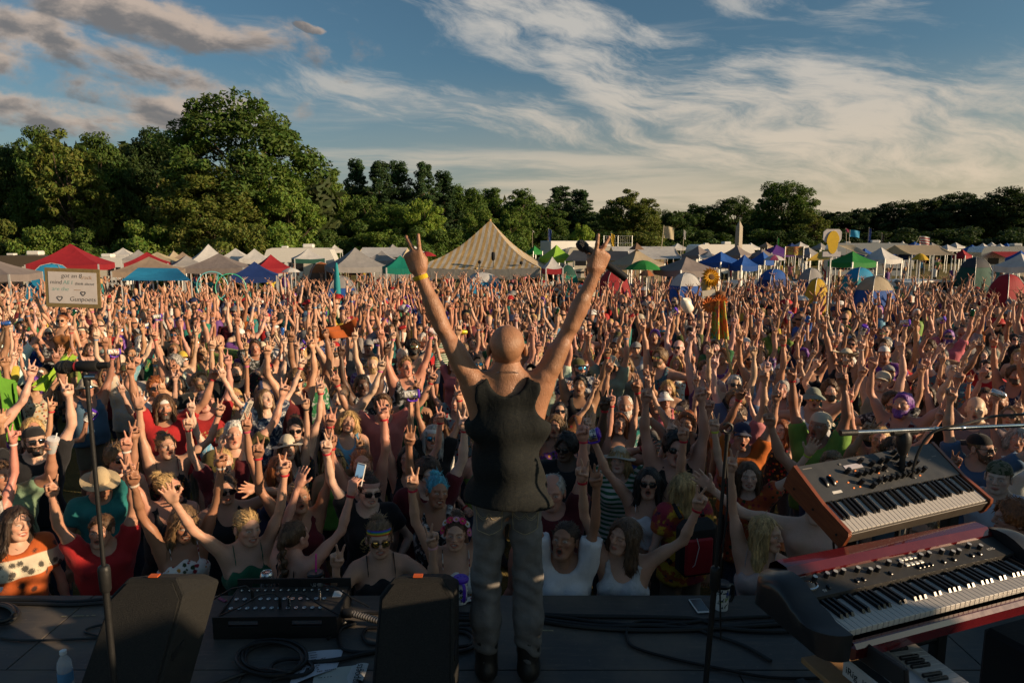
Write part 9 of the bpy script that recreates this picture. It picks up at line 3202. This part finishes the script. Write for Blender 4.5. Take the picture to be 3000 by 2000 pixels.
# ---- small things on the stage
def paper(p4, label, lines, name='paper_sheet', txt=None, col=(.50, .50, .54)):
 P = [onz(px, py, STAGE_Z + .006) for px, py in p4]         # top-left, top-right, bottom-right, bottom-left
 c = sum(P, Vector()) / 4
 rt = empty(name, c, 0, label, 'paper', 'papers on the stage')
 Q = [p - c for p in P]
 MB().grid(lambda u, v: (lambda p: (p.x, p.y, p.z + .006 * math.sin(u * 3.1) + .004 * math.sin(v * 5 + u * 2)))(Q[3].lerp(Q[2], u).lerp(Q[0].lerp(Q[1], u), v)), 8, 8).build('sheet', mat('paper_%s' % name, col, .8, var=.06, scale=5), rt, True)
 X = (Q[1] - Q[0]); Yv = (Q[0] - Q[3])
 rnd = random.Random(len(label))
 for k in range(lines):
  v = .88 - .78 * k / max(1, lines)
  u0, ln = .08 + .03 * (k % 3 == 1), rnd.uniform(.25, .6)
  a = Q[3].lerp(Q[2], u0).lerp(Q[0].lerp(Q[1], u0), v); b = Q[3].lerp(Q[2], u0 + ln).lerp(Q[0].lerp(Q[1], u0 + ln), v)
  m = MB(); s_ = 10
  for i in range(s_):
   if rnd.random() < .25: continue
   q0, q1 = a.lerp(b, i / s_), a.lerp(b, (i + .8) / s_)
   t_ = Yv.normalized() * .0030
   m._add([q0 - t_ + Vector((0, 0, .0115)), q1 - t_ + Vector((0, 0, .0115)), q1 + t_ + Vector((0, 0, .0115)), q0 + t_ + Vector((0, 0, .0115))], [(0, 1, 2, 3)])
  if m.v: m.build('printed_line', INK, rt)['kind'] = 'stuff'
 if txt:
  s, u, v, ro = txt[1], txt[2], txt[3], txt[4]
  q = Q[3].lerp(Q[2], u).lerp(Q[0].lerp(Q[1], u), v)
  text_part(txt[0], s, rt, (q.x, q.y, .0125), (0, 0, ro), INK)
 return rt
paper([(890, 1908), (1006, 1903), (985, 1960), (845, 2010)], 'white typed set list lying under a cable in front of the stage box', 9, 'set_list')
paper([(920, 1968), (1030, 1950), (1050, 2010), (915, 2016)], 'cream paper with a dashed drawing between set list and right monitor', 2, 'drawing_sheet', col=(.46, .46, .40))
paper([(1020, 1952), (1052, 1948), (1048, 2030), (1012, 2030)], 'white sticker strip with vertical lettering beside the right monitor', 0, 'sticker_strip', ('Gunpoets', .052, .78, .02, R(92)), (.50, .50, .48))
paper([(1044, 1942), (1080, 1944), (1062, 1996), (1040, 1992)], 'second lettered sticker strip half under the first, right', 0, 'sticker_strip', ("ts", .04, .7, .35, R(75)), (.46, .46, .44))
cd_ = paper([(1366, 1748), (1399, 1748), (1397, 1764), (1366, 1764)], 'playing card with a red heart on the stage edge beside the mug', 0, 'playing_card', col=(.60, .57, .55))
hp = [(.011 * math.sin(2 * math.pi * k / 20) ** 3, .010 * (.8 * math.cos(2 * math.pi * k / 20) - .3 * math.cos(4 * math.pi * k / 20) - .12 * math.cos(6 * math.pi * k / 20))) for k in range(20)]
MB().prism(hp[::-1], .0105, .0115).build('red_heart', mat('heart_red', (.40, .01, .02), .6), cd_)
paper([(925, 1738), (968, 1737), (966, 1750), (930, 1752)], 'small white slip of paper on the stage edge behind the stage box', 2, 'paper_slip', col=(.48, .47, .46))
paper([(-30, 1722), (10, 1720), (2, 1736), (-34, 1738)], 'corner of a white sheet at the far left of the stage edge', 0, 'paper_slip', col=(.52, .50, .50))

def stand_on_stage(kind, px, py, label, rz=0.0, straw=False, Z=STAGE_Z, s=1.0):
 p = onz(px, py, Z)
 base = kind.split('_')[0]
 off = {'mug': .070, 'can': .061, 'bottle': .095, 'cup': .065}[base] * s
 o = put_cup(kind, Matrix.Translation((p.x, p.y, Z + off)) @ Matrix.Rotation(rz, 4, 'Z') @ Matrix.Diagonal((s, s, s, 1)), label)
 if straw:
  MB().tube([(.0, .0, .0), (.012, .0, .17)], .0042, 7).build('straw', MATS['straw_pink'], o, True)
 return o
stand_on_stage('can_silver', 785, 1745, 'silver drink can standing on the stage edge behind the stage box', s=1.25)
stand_on_stage('mug_black', 927, 1748, 'black-lidded printed mug with a pink straw on the stage edge', 1.2, True, s=1.12)
stand_on_stage('mug_purple', 1350, 1764, "purple-lidded mug on the stage edge by the singer's left leg", -1.2, s=1.12)
stand_on_stage('mug_black', 2112, 1782, 'black-lidded printed mug on the stage behind the right stand', .3, s=1.15)
stand_on_stage('bottle_clear', 196, 2020, 'clear water bottle with white cap at the bottom left', s=1.05)
def stage_phone():
 p = [onz(a, b, STAGE_Z + .008) for a, b in ((2014, 1752), (2055, 1750), (2080, 1796), (2046, 1798))]
 c = sum(p, Vector()) / 4
 rt = empty('smartphone', c, 0, 'white-framed smartphone lying face up on the stage edge', 'phone')
 rt.rotation_euler = (0, 0, math.atan2(p[0].y - p[3].y, p[0].x - p[3].x))
 MB().box((0, 0, 0), (.150, .076, .010), bev=.004).build('case', MATS['white_plastic'], rt)
 MB().box((0, 0, .0056), (.132, .066, .001)).build('screen', mat('phone_glass', (.05, .055, .06), .12, spec=.8), rt)
stage_phone()
o = MB().box((0, 0, .005), (.07, .02, .010), bev=.003).build('lighter', mat('lighter_pink', (.22, .04, .10), .4)); o.location = onz(652, 1758, STAGE_Z); o.rotation_euler = (0, 0, -.6)
tag(o, 'small pink lighter on the stage edge between left monitor and stage box', 'lighter')

# ---- unseen stacks, added to keep the low sun off deck and front row
for k_, (y_, n_, w_) in enumerate(((4.08, 4, 'nearest the crowd'), (3.12, 4, 'second from the crowd'), (2.16, 4, 'third from the crowd'))):
 shade_stack(6.35, y_, n_, 'unseen loudspeaker stack added at stage right to cast shade, ' + w_, d=.78, z0=1.3)
for k_, y_ in enumerate((1.25, .25)):  # unseen racks, added to shade the floor monitors and the singer's lower legs
 c_ = empty('shade_case', (6.2, y_, STAGE_Z), 0, ('unseen black flight case rack added to cast shade, front', 'unseen black flight case rack added to cast shade, rear')[k_], 'case')
 hc_ = (1.9, 2.6)[k_]
 MB().box((0, 0, hc_ / 2), (.8, .9, hc_), bev=.02).build('case_body', BLK, c_)
 for z_ in (.03, hc_ - .03): MB().box((0, 0, z_), (.82, .92, .05), bev=.01).build('edge_trim', SILV, c_)
